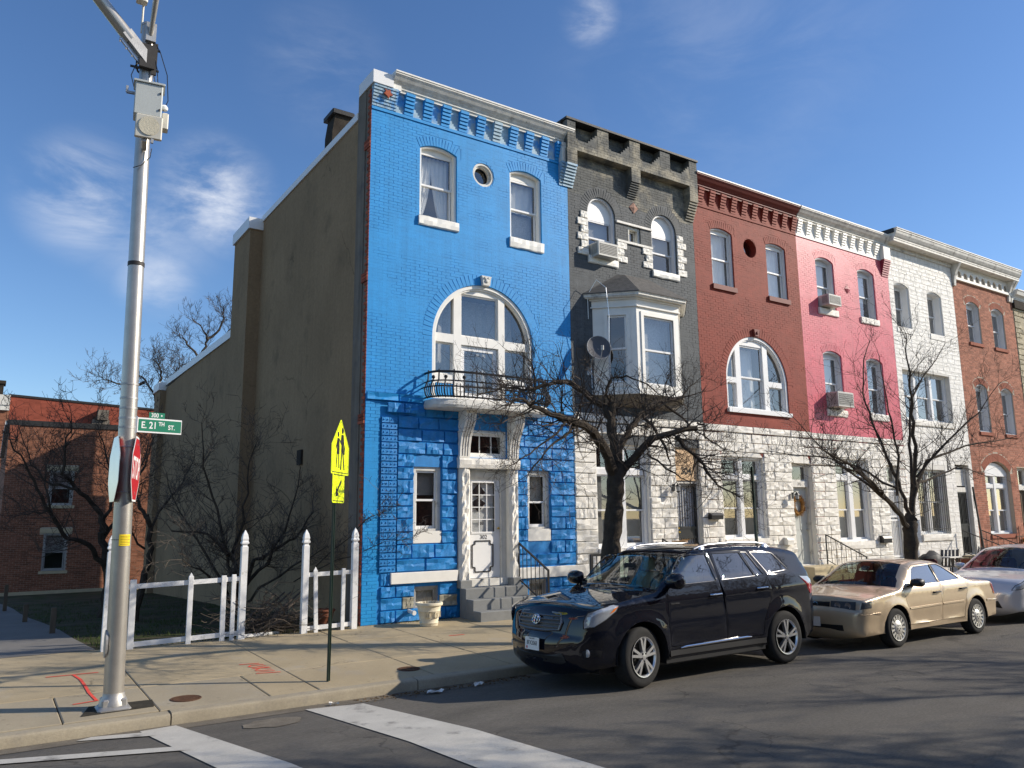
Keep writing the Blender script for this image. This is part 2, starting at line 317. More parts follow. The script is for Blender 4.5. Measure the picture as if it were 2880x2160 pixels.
# ================================================================ large structure: ground
YF = 14.46
def road_z(y): return 0.0 if y < 7.2 else -.10*((y-7.2)/2.46)
def walk_z(y): return .03+.09*(y-9.66)/4.8
def yard_z(y): return .11-.038*(y-14.4) if y < 50 else -1.25
g = MB(); prof = [(-900, -.2), (-9, -.2), (-8, -.3), (9.8, -.3), (14.3, -.05), (14.7, .05), (50, -1.3), (1200, -1.4)]
g.loft([[(x, y, z) for y, z in prof] for x in (-900, -60, 60, 1200)]); g.build('ground', 'soil', kind='structure', fix=True)
g = MB(); xs = [-120+4*i for i in range(66)]; ys = [-8, -4, 0, 3, 5, 6, 7.2, 8, 8.8, 9.68]
g.loft([[(x, y, road_z(y)) for y in ys] for x in xs]); g.build('road', 'asphalt', kind='structure', fix=True)
g = MB(); g.loft([[(x, y, road_z(y)+.004) for y in (9.15, 9.4, 9.665)] for x in np.arange(-30, 60, 1.0)])
# dirt that has gathered along the gutter: a ragged strip
for i, v in enumerate(g.v):
    if abs(v[1]-9.15) < .01: g.v[i] = (v[0], 9.42+.16*noise.noise(Vector((v[0]*.7, 0, 3))), road_z(9.42)+.004)
g.build('gutter', 'gutter_dirt', kind='structure', fix=True)
g = MB(); g.loft([[(x, y, walk_z(y)-.022) for y in (9.8, 11.5, YF+.3)] for x in (-20, 0, 20, 60)]); sidewalk = g.build('sidewalk', 'joint_dirt', kind='structure', fix=True)
rw = random.Random(3)
def slab(x0, x1, y0, y1, m='concrete'):
    a = [rw.uniform(-.003, .003) for _ in range(4)]; b = .006; mb = MB()
    q = [(x0+b, y0+b), (x1-b, y0+b), (x1-b, y1-b), (x0+b, y1-b)]; i = .012
    q2 = [(x0+b+i, y0+b+i), (x1-b-i, y0+b+i), (x1-b-i, y1-b-i), (x0+b+i, y1-b-i)]
    lo = [(x, y, walk_z(y)-.03) for x, y in q]; mi = [(x, y, walk_z(y)-.006+d) for (x, y), d in zip(q, a)]; hi = [(x, y, walk_z(y)+d) for (x, y), d in zip(q2, a)]
    mb.add(lo+mi+hi, [(k+j, k+(j+1) % 4, k+4+(j+1) % 4, k+4+j) for k in (0, 4) for j in range(4)]+[(8, 9, 10, 11)])
    return mb.build('slab', m, sidewalk)
JX = [-9, -6, -3.2, -.2, 1.84, 3.68, 5.3, 6.56, 8.1, 9.7, 11.3, 12.9, 14.5, 16.1, 17.7, 19.3, 21, 22.6, 24.2, 25.8, 27.4, 29, 30.6, 32.2, 34, 36, 38, 40, 43]
for i in range(len(JX)-1):
    x0, x1 = JX[i], JX[i+1]
    slab(x0, x1, 12.93, 14.44, 'concrete'); slab(x0, x1, 11.2, 12.93, 'concrete')
    if abs(x0-1.84) < .01: slab(x0, 3.07, 9.84, 11.2, 'concrete_grey'); slab(3.07, x1, 9.84, 11.2)
    elif abs(x0+.2) < .01: slab(x0, .9, 9.84, 11.2, 'concrete_grey'); slab(.9, x1, 9.84, 11.2, 'concrete_grey')
    else: slab(x0, x1, 9.84, 11.2, 'concrete' if i > 4 else 'concrete_grey')
kerb = MB(); kerb.box(-20, 60, 9.70, 9.82, -.25, -.02); kerb = kerb.build('kerb', 'joint_dirt', kind='structure')
KX = [-8, -4.6, -1.4, 1.93, 4.95, 8, 11, 14, 17, 20, 23, 26, 29, 32, 35, 38, 42]
for a_, b_ in zip(KX, KX[1:]):
    d = -.012 if b_ < 2 else 0; dy = rw.uniform(-.006, .006)
    pr = [(9.655, -.16), (9.662, -.01+d), (9.672, .014+d), (9.692, .028+d), (9.72, .032+d), (9.838, .034+d), (9.838, -.16)]
    k = MB(); k.prism([(y+dy, z) for y, z in pr], a_+.007, b_-.007, 'x'); k.build('kerb_stone', 'kerb_stone', kerb, smooth=True, ang=25, fix=True)
# ---- lawn and path beside the house
g = MB(); g.loft([[(x, y, yard_z(y)+.006) for y in np.linspace(14.42, 50, 24)] for x in (-30, -5, 0, 3, 6.2)]); g.build('lawn', 'soil', kind='structure', fix=True)
g = MB(); n_ = 14; rows = []
for i in range(n_):
    y = 14.43+(44-14.43)*i/(n_-1); xr = 1.74-.052*(y-14.4)+.05*sin(y*2.1)
    rows.append([(x, y, yard_z(y)+.012) for x in (-8, -3, xr)])
g.loft(rows); g.build('path', 'path_asphalt', kind='structure', fix=True)
rg = random.Random(11); mb = MB()
for i in range(9000):
    y = 14.5+rg.random()**1.8*16; x = rg.uniform(1.75-.05*(y-14.4), 6.1)
    if noise.noise(Vector((x*.9, y*.9, 0))) < -.15: continue
    h = rg.uniform(.03, .10); a = rg.random()*6.3; lx, ly = rg.uniform(-.04, .04), rg.uniform(-.04, .04); w = .006; z = yard_z(y)
    mb.add([(x-w*cos(a), y-w*sin(a), z), (x+w*cos(a), y+w*sin(a), z), (x+lx, y+ly, z+h)], [(0, 1, 2)])
mb.build('grass', 'grass', kind='stuff', label='sparse dark grass in the shaded yard beside the house', category=None) if False else [mb.add([(x, y, z), (x+.012*cos(q), y+.012*sin(q), z), (x+rg.uniform(-.05, .05), y+rg.uniform(-.05, .03), z+rg.uniform(.02, .09))], [(0, 1, 2)]) for x, y, q in [(rg.uniform(1.8, 6.1), 14.42-abs(rg.gauss(0, .06)), rg.random()*6) for _ in range(500)]+[(rg.uniform(6.2, 8.2), YF-.08-abs(rg.gauss(0, .04)), rg.random()*6) for _ in range(120)] for z in (walk_z(y)-.01,)]
props(mb.build('grass', 'grass'), 'short winter grass in the shaded yard behind the picket fence', 'grass', None, 'stuff')
# ---- road markings
def sheet(name, pts, m, lift=.004, zf=road_z, kind='structure', n=44):
    a, b, c, d = [Vector((*p, 0)) for p in pts]; rows = []
    for i in range(n+1):
        t = i/n; p = a.lerp(d, t); q = b.lerp(c, t); rows.append([(v.x, v.y, zf(v.y)+lift) for v in (p, p.lerp(q, .5), q)])
    mb = MB(); mb.loft(rows); return mb.build(name, m, kind=kind, fix=True)
sheet('crosswalk_stripe', [(3.36, 9.44), (4.03, 9.30), (4.72, 4.6), (3.87, 4.6)], 'road_paint', .008)
sheet('crosswalk_stripe', [(1.60, 9.55), (1.97, 9.60), (2.62, 6.3), (2.05, 6.3)], 'road_paint', .008)
sheet('crosswalk_stripe', [(1.0, 9.50), (1.15, 9.60), (1.70, 9.42), (1.70, 9.20)], 'road_paint', .012)
sheet('crosswalk_stripe', [(-.6, 9.56), (-.6, 9.36), (1.86, 8.30), (1.81, 8.52)], 'road_paint', .012)
g = MB(); n = 18; g.add([(2.86, 9.0, road_z(9.0)+.006)]+[(2.86+.34*cos(2*pi*i/n)*random.uniform(.8, 1.1), 9.0+.24*sin(2*pi*i/n)*random.uniform(.8, 1.1), 0) for i in range(n)], [(0, 1+i, 1+(i+1) % n) for i in range(n)]); g.v = [(x, y, road_z(y)+.006) for x, y, z in g.v]; g.build('road_patch', 'gutter_dirt', kind='structure', fix=True)
# ================================================================ facades
def headpoly(x0, x1, z0, zs, rise=0, n=14):                # opening outline, counter-clockwise from bottom left; zs = springing
    p = [(x0, z0), (x1, z0)]
    if rise <= 0: return p+[(x1, zs), (x0, zs)]
    h = (x1-x0)/2; cx = (x0+x1)/2; R = (h*h+rise*rise)/(2*rise); a = math.asin(min(1, h/R)); a = pi-a if rise > h else a
    return p+[(cx+R*sin(a-2*a*i/n), zs+rise-R+R*cos(a-2*a*i/n)) for i in range(n+1)]
def circle(cx, cz, r, n=24, sz=1): return [(cx+r*cos(2*pi*i/n), cz+sz*r*sin(2*pi*i/n)) for i in range(n)]
def inside(p, poly):
    c = False; x, y = p; j = len(poly)-1
    for i in range(len(poly)):
        if (poly[i][1] > y) != (poly[j][1] > y) and x < (poly[j][0]-poly[i][0])*(y-poly[i][1])/(poly[j][1]-poly[i][1])+poly[i][0]: c = not c
        j = i
    return c
def cdt(outer, holes=(), grid=None):                       # triangulate polygon with holes -> 2D verts, faces
    vs = []; es = []
    for poly in [outer]+list(holes):
        o = len(vs); vs += [Vector(p) for p in poly]; es += [(o+i, o+(i+1) % len(poly)) for i in range(len(poly))]
    if grid:
        for p in grid:
            if inside(p, outer) and not any(inside(p, h) for h in holes): vs.append(Vector(p))
    r = geometry.delaunay_2d_cdt(vs, es, [], 0, 1e-5); V = [tuple(v) for v in r[0]]; F = []
    for f in r[2]:
        c = (sum(V[i][0] for i in f)/3, sum(V[i][1] for i in f)/3)
        if inside(c, outer) and not any(inside(c, h) for h in holes): F.append(tuple(f))
    return V, F
def span(poly, z):                                         # x-interval of a convex outline at height z
    xs = []
    for (ax, az), (bx, bz) in zip(poly, poly[1:]+poly[:1]):
        if (az <= z <= bz) or (bz <= z <= az):
            xs += [ax, bx] if abs(az-bz) < 1e-9 else [ax+(bx-ax)*(z-az)/(bz-az)]
    return (min(xs), max(xs)) if xs else None
UNIT = {}
def unit_brick(m, depth=.05):
    if (m, depth) not in UNIT:
        b = MB(); b.add([(0, depth, 0), (1, depth, 0), (1, depth, 1), (0, depth, 1), (0, 0, 0), (1, 0, 0), (1, 0, 1), (0, 0, 1)], [(4, 5, 6, 7), (0, 1, 5, 4), (1, 2, 6, 5), (2, 3, 7, 6), (3, 0, 4, 7)])
        UNIT[(m, depth)] = b.mesh('brick', m)
    return UNIT[(m, depth)]
STONES = {}
def unit_stone(m, v, rough=1.0, nx=8, nz=5):
    k = (m, v, rough)
    if k not in STONES:
        b = MB(); rows = []
        for j in range(nz+1):
            row = []
            for i in range(nx+1):
                e = i in (0, nx) or j in (0, nz); u = i/nx; w = j/nz
                if not e:
                    u += random.uniform(-.3, .3)/nx; w += random.uniform(-.3, .3)/nz
                d = 0 if e else -(.016+.030*rough*abs(noise.noise(Vector((u*2.0+v*7, w*3.4, v*3.1))))*2.0+.008*rough*abs(noise.noise(Vector((u*7, w*9+v*5, 1))))*2)
                u = .03 if i == 1 else .97 if i == nx-1 else u; w = .06 if j == 1 else .94 if j == nz-1 else w
                row.append((u, d, w))
            rows.append(row)
        b.loft(rows); b.f = [tuple(f) for f in b.f]; STONES[k] = b.mesh('stone', m)
    return STONES[k]
OPEN_JOINT = ('brown_brick', 'yard_brick', 'grey_worn')
class House:
    def __init__(s, name, label, x0, x1, paint, joint=None, cat='row house'):
        s.x0, s.x1 = x0, x1; s.root = thing(name, label, cat, ((x0+x1)/2, YF, .11), group='row houses along the street'); s.P = paint; s.open = []; s.block = []; s.bricks = []; s.joint = joint or paint
    def add(s, poly, block=None): s.open.append(poly); s.block.append(block or poly); return poly
    def brickwork(s, x0, x1, z0, z1, y=YF, m=None, blocks=None, pl=.214, ph=.0677, jy=.002, off=0):
        m = m or s.P; blocks = s.block if blocks is None else blocks; rows = max(1, round((z1-z0)/ph)); ph = (z1-z0)/rows
        for r in range(rows):
            za = z0+r*ph; iv = [(x0, x1)]
            for b in blocks:
                sp = [q for q in (span(b, za+.004), span(b, za+ph/2), span(b, za+ph-.004)) if q]
                if not sp: continue
                lo, hi = min(q[0] for q in sp), max(q[1] for q in sp)
                iv = [j for a, c in iv for j in ((a, min(c, lo)), (max(a, hi), c)) if j[1]-j[0] > .02]
            o = x0+(pl/2 if (r+off) % 2 else 0)-pl
            while o < x1:
                q = noise.noise(Vector((o*.55, za*.9, x0*3)))+.5*noise.noise(Vector((o*2.3, za*3, 7)))
                gx = .0035 if m in OPEN_JOINT else (.0006 if q > .06 else .0042); gz = .003 if m in OPEN_JOINT else (.0004 if q > .18 else .0022); j = jy*(1 if q < .15 else .35)
                for a, c in iv:
                    l, h = max(o+gx, a+.002), min(o+pl-gx, c-.002)
                    if h-l > .03: s.bricks.append((l, za+gz, h-l, ph-2*gz, y+random.uniform(-j, j), m))
                o += pl
    def arch(s, x0, x1, zs, rise, t=.21, m=None, y=YF, n=None, over=0):          # ring of voussoirs; returns its outline
        m = m or s.P; h = (x1-x0)/2; cx = (x0+x1)/2; R = (h*h+rise*rise)/(2*rise); cz = zs+rise-R; a = math.asin(min(1, h/R)); a = pi-a if rise > h+1e-6 else a
        n = n or max(7, int(2*a*(R+t/2)/.075)); da = 2*a/n; me = unit_brick(m)
        for i in range(n):
            th = -a+da*(i+.5); w = da*R*.985-.006
            o = link('voussoir', me, s.root); o.rotation_euler = (0, th, 0); o.scale = (w, 1, t-.008)
            px, pz = cx+(R+.004)*sin(th)-w/2*cos(th), cz+(R+.004)*cos(th)+w/2*sin(th)
            o.location = Vector((px, y-.002+random.uniform(-.002, .002), pz))-s.root.location
        return [(x0-(t*sin(a) if a < 1.4 else t), zs+t*cos(a)*.0), (x1+(t*sin(a) if a < 1.4 else t), zs)]+[(cx+(R+t)*sin(a-2*a*i/14), cz+(R+t)*cos(a-2*a*i/14)) for i in range(15)]
    def finish(s, lim=300):
        full = [b for b in s.bricks if b[2] > .15]; full.sort(key=lambda b: (Vector((b[0], b[4], b[1]))-CAM).length); pick = set(map(id, full[:lim]))
        grp = {}
        for b in s.bricks:
            x, z, w, h, y, m = b
            if id(b) in pick:
                o = link('brick', unit_brick(m), s.root); o.location = Vector((x, y, z))-s.root.location; o.scale = (w, 1, h)
            else: grp.setdefault(m, MB()).add([(x, y+.04, z), (x+w, y+.04, z), (x+w, y+.04, z+h), (x, y+.04, z+h), (x, y, z), (x+w, y, z), (x+w, y, z+h), (x, y, z+h)], [(4, 5, 6, 7), (0, 1, 5, 4), (1, 2, 6, 5), (2, 3, 7, 6), (3, 0, 4, 7)])
        for m, mb in grp.items(): mb.build('brickwork', m, s.root, kind='stuff')
    def wall(s, z0, z1, y=YF+.005, depth=.26, m=None, zsplit=None, m2=None, x0=None, x1=None):   # backing wall with its openings and reveals
        x0 = s.x0 if x0 is None else x0; x1 = s.x1 if x1 is None else x1; m = m or s.joint
        V, F = cdt([(x0, z0), (x1, z0), (x1, z1), (x0, z1)], s.open); mb = MB()
        mb.add([(a, y, b) for a, b in V], F, 0)
        for p in s.open:
            n = len(p); mb.add([(a, y, b) for a, b in p]+[(a, y+depth, b) for a, b in p], [(i, (i+1) % n, n+(i+1) % n, n+i) for i in range(n)], 0)
        if zsplit:
            mats = [m, m2]
            mb.m = [1 if sum(mb.v[i][2] for i in f)/len(f) < zsplit else 0 for f in mb.f]
        else: mats = m
        return mb.build('wall', mats, s.root, fix=False)
    def ashlar(s, x0, x1, z0, z1, m, ch=.255, wr=(.32, .72), y=YF-.0, rough=1.0, rnd=5, jitter=.03, blocks=None):
        R = random.Random(rnd); z = z0; blocks = s.open if blocks is None else blocks; k = max(1, round((z1-z0)/ch)); hs = [ch*R.uniform(1-jitter*5, 1+jitter*5) for _ in range(k)]; q = (z1-z0)/sum(hs); n = 0
        for h in hs:
            h *= q; iv = [(x0, x1)]
            for b in blocks:
                sp = [v for v in (span(b, z+.01), span(b, z+h/2), span(b, z+h-.01)) if v]
                if not sp: continue
                lo, hi = min(v[0] for v in sp), max(v[1] for v in sp)
                iv = [j for a, c in iv for j in ((a, min(c, lo)), (max(a, hi), c)) if j[1]-j[0] > .05]
            for a, c in iv:
                x = a
                while x < c-.02:
                    w = R.uniform(*wr); w = c-x if c-x-w < wr[0]*.7 else w
                    o = link('stone', unit_stone(m, R.randrange(9), rough), s.root); o.location = Vector((x+.006, y+R.uniform(-.008, .008), z+.006))-s.root.location; o.scale = (w-.012, 1, h-.012); n += 1
                    x += w
            z += h
        return n
    def cornice(s, prof, x0, x1, m, name='cornice', ends=True, mats=None):
        mb = MB(); mb.prism([(YF-d, z) for d, z in prof], x0, x1, 'x'); return mb.build(name, m, s.root, fix=True)
    def dentil(s, x, w, z0, z1, proj, m, n=6, y=YF):                              # a corbel of brick courses that step outward
        mb = MB(); h = (z1-z0)/n
        for i in range(n):
            p = proj*(i+1)/n; mb.box(x, x+w, y-p, y+.02, z0+i*h+.012, z0+(i+1)*h); mb.box(x+.006, x+w-.006, y-p+.03, y+.02, z0+i*h-.001, z0+i*h+.013)
        return mb.build('corbel', m, s.root)
    def body(s, z1, y1=26, m='soot_shade_brick', roof='roof_felt', z0=-.6):
        mb = MB(); a, b, y0 = s.x0+.01, s.x1-.01, YF+.27
        mb.add([(a, y0, z0), (a, y1, z0), (a, y1, z1-.3), (a, y0, z1)], [(0, 1, 2, 3)]); mb.add([(b, y0, z0), (b, y1, z0), (b, y1, z1-.3), (b, y0, z1)], [(3, 2, 1, 0)])
        mb.add([(a, y1, z0), (b, y1, z0), (b, y1, z1-.3), (a, y1, z1-.3)], [(3, 2, 1, 0)]); mb.build('side_wall', m, s.root)
        r = MB(); r.box(a, b, y0, y1, z1-.06, z1); [r.v.__setitem__(i, (v[0], v[1], v[2]-(.3 if v[1] > y1-.1 else 0))) for i, v in enumerate(r.v)]; r.build('roof', roof, s.root)
def ring(mb, po, pi_, y, d, m=0):                          # flat frame between two outlines with an inner return
    n = len(po); mb.add([(a, y, b) for a, b in po]+[(a, y, b) for a, b in pi_]+[(a, y+d, b) for a, b in pi_], [(i, (i+1) % n, n+(i+1) % n, n+i) for i in range(n)]+[(n+i, n+(i+1) % n, 2*n+(i+1) % n, 2*n+i) for i in range(n)], m)
def sash(win, x0, x1, z0, z1, y, t=.042, fm='white_vinyl', gm='pane_glass', bars=0, barz=0, bot=None):
    mb = MB(); b = bot or t
    mb.box(x0, x1, y, y+.03, z1-t, z1); mb.box(x0, x1, y, y+.03, z0, z0+b); mb.box(x0, x0+t, y+.0015, y+.028, z0+b, z1-t); mb.box(x1-t, x1, y+.0015, y+.028, z0+b, z1-t)
    for i in range(bars): xx = x0+(x1-x0)*(i+1)/(bars+1); mb.box(xx-.011, xx+.011, y+.003, y+.02, z0+b, z1-t)
    for i in range(barz): zz = z0+(z1-z0)*(i+1)/(barz+1); mb.box(x0+t, x1-t, y+.004, y+.019, zz-.011, zz+.011)
    mb.build('sash', fm, win)
    g = MB(); g.add([(x0+t*.6, y+.022, z0+t*.6), (x1-t*.6, y+.022, z0+t*.6), (x1-t*.6, y+.022, z1-t*.6), (x0+t*.6, y+.022, z1-t*.6)], [(0, 1, 2, 3)]); return g.build('pane', gm, win)
def drape(win, pts, y, amp=.02, m='curtain', n=14, name='curtain'):   # a hanging cloth: pts = (xl_top, xr_top, z_top, xl_bot, xr_bot, z_bot)
    a, b, zt, c, d, zb = pts; mb = MB(); rows = []
    for j in range(7):
        t = j/6; e = t*t; l, r = a+(c-a)*e, b+(d-b)*e; rows.append([(l+(r-l)*i/n, y+amp*sin(i*1.9+.4*j), zt+(zb-zt)*t) for i in range(n+1)])
    mb.loft(rows); return mb.build(name, m, win, smooth=True)
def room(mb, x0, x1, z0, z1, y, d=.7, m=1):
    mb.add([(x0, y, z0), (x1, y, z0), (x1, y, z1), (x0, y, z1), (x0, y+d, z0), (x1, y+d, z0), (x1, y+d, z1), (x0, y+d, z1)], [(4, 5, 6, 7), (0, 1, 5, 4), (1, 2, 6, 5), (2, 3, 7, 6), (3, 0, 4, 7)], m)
def sill(win, x0, x1, z0, z1, m='white_paint', proj=.05, rock=True, y1=.2):
    mb = MB()
    if rock:
        n = 9; rows = []
        for z, d in ((z0, .6), (z0+.02, .95), ((z0+z1)/2, 1.1), (z1-.015, 1), (z1, .85)):
            rows.append([(x0, YF+.0, z)]+[(x0+(x1-x0)*i/n, YF-proj*d+random.uniform(-.008, .008), z+random.uniform(-.006, .004)) for i in range(n+1)]+[(x1, YF, z)])
        rows = [[(p[0], YF+.005, p[2]) for p in rows[0]]]+rows+[[(p[0], YF+y1, z1+.01) for p in rows[-1]]]
        mb.loft(rows); return mb.build('sill', m, win, fix=False)
    mb.box(x0, x1, YF-proj, YF+y1, z0, z1); return mb.build('sill', m, win)
def window(H, x0, x1, z0, zs, rise=0, y=.12, fr=.055, zt=None, zm=.5, cas='white_vinyl', sm='white_vinyl', gm='pane_glass', fill='white_vinyl', sl=None, cur=(), bars=0, barz=0, arch=None, name='window', two=True, label=None, am=None, block=None):
    po = headpoly(x0, x1, z0, zs, rise)
    blk = None
    if arch: blk = H.arch(x0, x1, zs, rise, arch, am); H.block.append(blk)
    H.add(po, block)
    pi_ = headpoly(x0+fr, x1-fr, z0+fr*.6, zs+(0 if rise else -fr), max(0, rise-fr*.8) if rise else 0)
    Y = YF+y; mb = MB(); yo = min(y, .045); ring(mb, po, pi_, YF+yo, y-yo+.075)
    zt = zt or (zs-.02 if rise else zs-fr); a, b, c = x0+fr, x1-fr, z0+fr*.6
    if rise:
        hp = [p for p in pi_ if p[1] >= zs-1e-6]; f = [(a, zt), (b, zt)]+([(b, zs)] if zt < zs-.01 else [])+hp[1:-1]+([(a, zs)] if zt < zs-.01 else []); mb.prism(f, Y+.02, Y+.05, 'y', 2)
    room(mb, a, b, c, zt, Y+.07)
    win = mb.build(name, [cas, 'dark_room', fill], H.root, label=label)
    z_m = c+(zt-c)*zm
    if two: sash(win, a, b, z_m-.02, zt, Y+.025, fm=sm, gm=gm, bars=bars, barz=barz); sash(win, a+.012, b-.012, c, z_m+.02, Y+.058, fm=sm, gm=gm, bot=.06, bars=bars, barz=barz)
    else: sash(win, a, b, c, zt, Y+.03, fm=sm, gm=gm, bars=bars, barz=barz)
    if sl: sill(win, x0-sl.get('o', .03), x1+sl.get('o', .03), z0-sl['h'], z0, sl.get('m', 'white_paint'), sl.get('p', .05), sl.get('rock', True))
    for k in cur:
        w_ = b-a
        if k == 'open': drape(win, (a, a+w_*.5, zt, a-.0, a+w_*.17, c), Y+.2); drape(win, (a+w_*.45, b, zt, a+w_*.72, b, c), Y+.19)
        elif k == 'full': drape(win, (a, b, zt, a, b, c), Y+.2)
        elif k == 'half': drape(win, (a, b, zt, a, b, z_m), Y+.2); drape(win, (a, b, z_m, a, b, c), Y+.3, .01, 'lace')
        elif k[0] in 'bg':
            f = float(k[1:]); m2 = MB(); m2.box(a, b, Y+.16, Y+.17, zt-(zt-c)*f, zt); m2.build('blind', 'blind' if k[0] == 'b' else 'blind_grey', win)
        elif k == 'white_low': drape(win, (a, a+w_*.62, z_m, a, a+w_*.62, c), Y+.17, .006)
    return win
CORN = lambda z0, z1, d0=.06, d1=.27: [(0, z0), (d0, z0), (d0, z0+.06), (d0+.03, z0+.065), (d0+.03, z0+.11), (d0+.05, z0+.12), (d0+.075, z0+.155), (d1-.08, z0+.20), (d1-.035, z1-.075), (d1-.015, z1-.055), (d1-.015, z1-.04), (d1, z1-.038), (d1, z1), (-.3, z1+.03), (-.3, z0)]
SEG = .115
# ---------------------------------------------------------------- blue corner house
B = House('blue_row_house', 'bright blue corner row house with a white cornice, arched window and iron balcony', 6.17, 11.41, 'blue_paint'); R0 = B.root
window(B, 7.33, 8.26, 8.59, 10.17, SEG, arch=.22, zt=10.13, zm=.5, sl=dict(h=.21), cur=('open',), cas='white_paint', fill='white_paint')
window(B, 9.69, 10.60, 8.56, 10.17, SEG, arch=.22, zt=10.06, zm=.5, sl=dict(h=.24), cur=('half',), cas='white_paint', fill='white_paint')
def round_window(H, cx, cz, r, trim, m2, tr=True, y=.13):
    B_ = H; p = circle(cx, cz, r); B_.add(p, circle(cx, cz, r+.0)); mb = MB()
    if tr: ring(mb, circle(cx, cz, r), circle(cx, cz, r-.05), YF+.02, .05); ring(mb, circle(cx, cz, r-.05), circle(cx, cz, r-.085), YF+.07, .09)
    else: ring(mb, circle(cx, cz, r), circle(cx, cz, r-.02), YF+.2, .03)
    room(mb, cx-r, cx+r, cz-r, cz+r, YF+.25, .5)
    w = mb.build('round_window', [trim, 'dark_room'], H.root); g = MB(); g.add([(a, YF+.2, b) for a, b in circle(cx, cz, r-.02)], [tuple(range(24))]); g.build('pane', 'pane_glass', w); return w
round_window(B, 8.96, 9.915, .285, 'white_old', None)
# great arched window
AX, AR, ASP = 8.98, 1.315, 5.95
def arched(H, cx, r, zs, z0, rise, ml, mr, tz0, tz1, ctop, m, door, sillz=None):
    x0, x1 = cx-r, cx+r; po = headpoly(x0, x1, z0, zs, rise, 28); H.block.append(H.arch(x0, x1, zs, rise, .24, n=44)); H.add(po); Y = YF+.13; mb = MB()
    pi_ = headpoly(x0+.075, x1-.075, z0+.04, zs, rise-.075, 28); ring(mb, po, pi_, YF+.03, .03); ring(mb, headpoly(x0+.075, x1-.075, z0+.04, zs, rise-.075, 28), headpoly(x0+.11, x1-.11, z0+.06, zs, rise-.11, 28), YF+.06, .09)
    zl = lambda x: zs+(rise-.09)*sqrt(max(0, 1-((x-cx)/(r-.09))**2))
    for a, b in (ml, mr):
        mb.add([(a, Y-.05, z0), (b, Y-.05, z0), (b, Y-.05, zl(b)+.02), (a, Y-.05, zl(a)+.02), (a, Y+.06, z0), (b, Y+.06, z0), (b, Y+.06, zl(b)+.02), (a, Y+.06, zl(a)+.02)], [(0, 1, 2, 3), (1, 5, 6, 2), (0, 3, 7, 4)])
    for a, b in ((x0+.075, ml[0]), (mr[1], x1-.075)): mb.box(a, b, Y-.048, Y+.05, tz0, tz1)
    hp = [(ml[1], ctop)]+[(mr[0], ctop)]+[(x, zl(x)+.01) for x in np.linspace(mr[0], ml[1], 9)]; mb.prism(hp, Y-.03, Y+.03, 'y')
    room(mb, x0+.09, x1-.09, z0, zs+rise-.1, Y+.1, .8)
    win = mb.build('arched_window', [m, 'dark_room'], H.root)
    # side lights: curved above the transom, straight below it
    for a, b in ((x0+.09, ml[0]), (mr[1], x1-.09)):
        xs = np.linspace(a, b, 8); g = MB(); g.add([(x, Y+.02, tz1) for x in xs]+[(x, Y+.02, max(tz1+.01, zl(x)-.02)) for x in xs], [(i, i+1, 9+i, 8+i) for i in range(7)]); g.build('pane', 'pane_glass', win)
        t = MB(); n = 8; lo = [(x, max(tz1+.005, zl(x)-.02)) for x in xs]; hi = [(x, zl(x)+.03) for x in xs]
        t.add([(p[0], Y-.01, p[1]) for p in lo]+[(p[0], Y-.01, p[1]) for p in hi], [(i, i+1, 9+i, 8+i) for i in range(7)]); t.build('frame', m, win)
    return win, Y
win, Y = arched(B, AX, AR, ASP, 4.62, AR, (8.23, 8.42), (9.39, 9.56), 5.88, 6.07, 7.03, 'white_paint', True)
mb = MB(); mb.box(8.42, 9.39, Y-.049, Y+.05, 5.87, 6.06); mb.build('transom', 'white_paint', win)
sash(win, 8.42, 9.39, 6.06, 7.03, Y+.0, .035, 'white_paint')
for a, b in ((7.76, 8.23), (9.56, 10.20)):
    sash(win, a, b, 5.17, 5.88, Y+.01, .035, 'white_paint'); mb = MB(); mb.box(a, b, Y-.04, Y+.05, 4.98, 5.17); mb.build('apron', 'white_paint', win); mb = MB(); mb.box(a, b, Y-.03, Y+.05, 4.62, 4.98); mb.build('apron', 'blue_paint', win)
sash(win, 8.43, 9.38, 4.62, 5.86, Y+.01, .1, 'white_vinyl', bot=.2); drape(win, (8.5, 9.3, 5.8, 8.5, 9.3, 4.7), Y+.35, .02, 'lace')
mb = MB(); mb.prism([(8.90, 7.255), (9.07, 7.255), (9.10, 7.44), (9.12, 7.47), (8.85, 7.47), (8.87, 7.44)], YF-.09, YF, 'y'); mb.lathe([(.03, -.02), (.055, 0), (.03, .02)], 8, (8.985, YF-.1, 7.36), 'y'); mb.lathe([(.02, -.02), (.03, 0), (.02, .02)], 7, (8.94, YF-.1, 7.42), 'y'); mb.lathe([(.02, -.02), (.03, 0), (.02, .02)], 7, (9.03, YF-.1, 7.42), 'y'); mb.build('keystone', 'white_old', R0, fix=True)
drape(win, (7.8, 10.15, 7.05, 7.8, 10.15, 5.2), Y+.55, .03, 'lace', n=34)
# ground floor openings
LW = headpoly(7.26, 7.90, 1.87, 3.17); RW = headpoly(10.08, 10.70, 1.87, 3.15)
window(B, 7.26, 7.90, 1.87, 3.17, 0, y=.06, fr=.075, zm=.49, sl=dict(h=.24, rock=False, p=.012, o=.0), cur=('g.42',), cas='white_old')
window(B, 10.08, 10.70, 1.87, 3.15, 0, y=.06, fr=.075, zm=.47, sl=dict(h=.26, rock=False, p=.012, o=.0), cur=('b.5',), cas='white_old')
for x0_, x1_ in ((7.30, 7.86), (10.09, 10.6)):
    w = window(B, x0_, x1_, .36, .78, 0, y=.06, fr=.045, two=False, cas='galv_dull', sm='galv_dull', cur=('b1',), name='basement_window')
B.add(headpoly(8.54, 9.55, .71, 3.16)); B.add(headpoly(8.54, 9.55, 3.40, 4.0))
B.wall(-.3, 11.6, m='blue_paint', zsplit=4.46, m2='blue_stone')
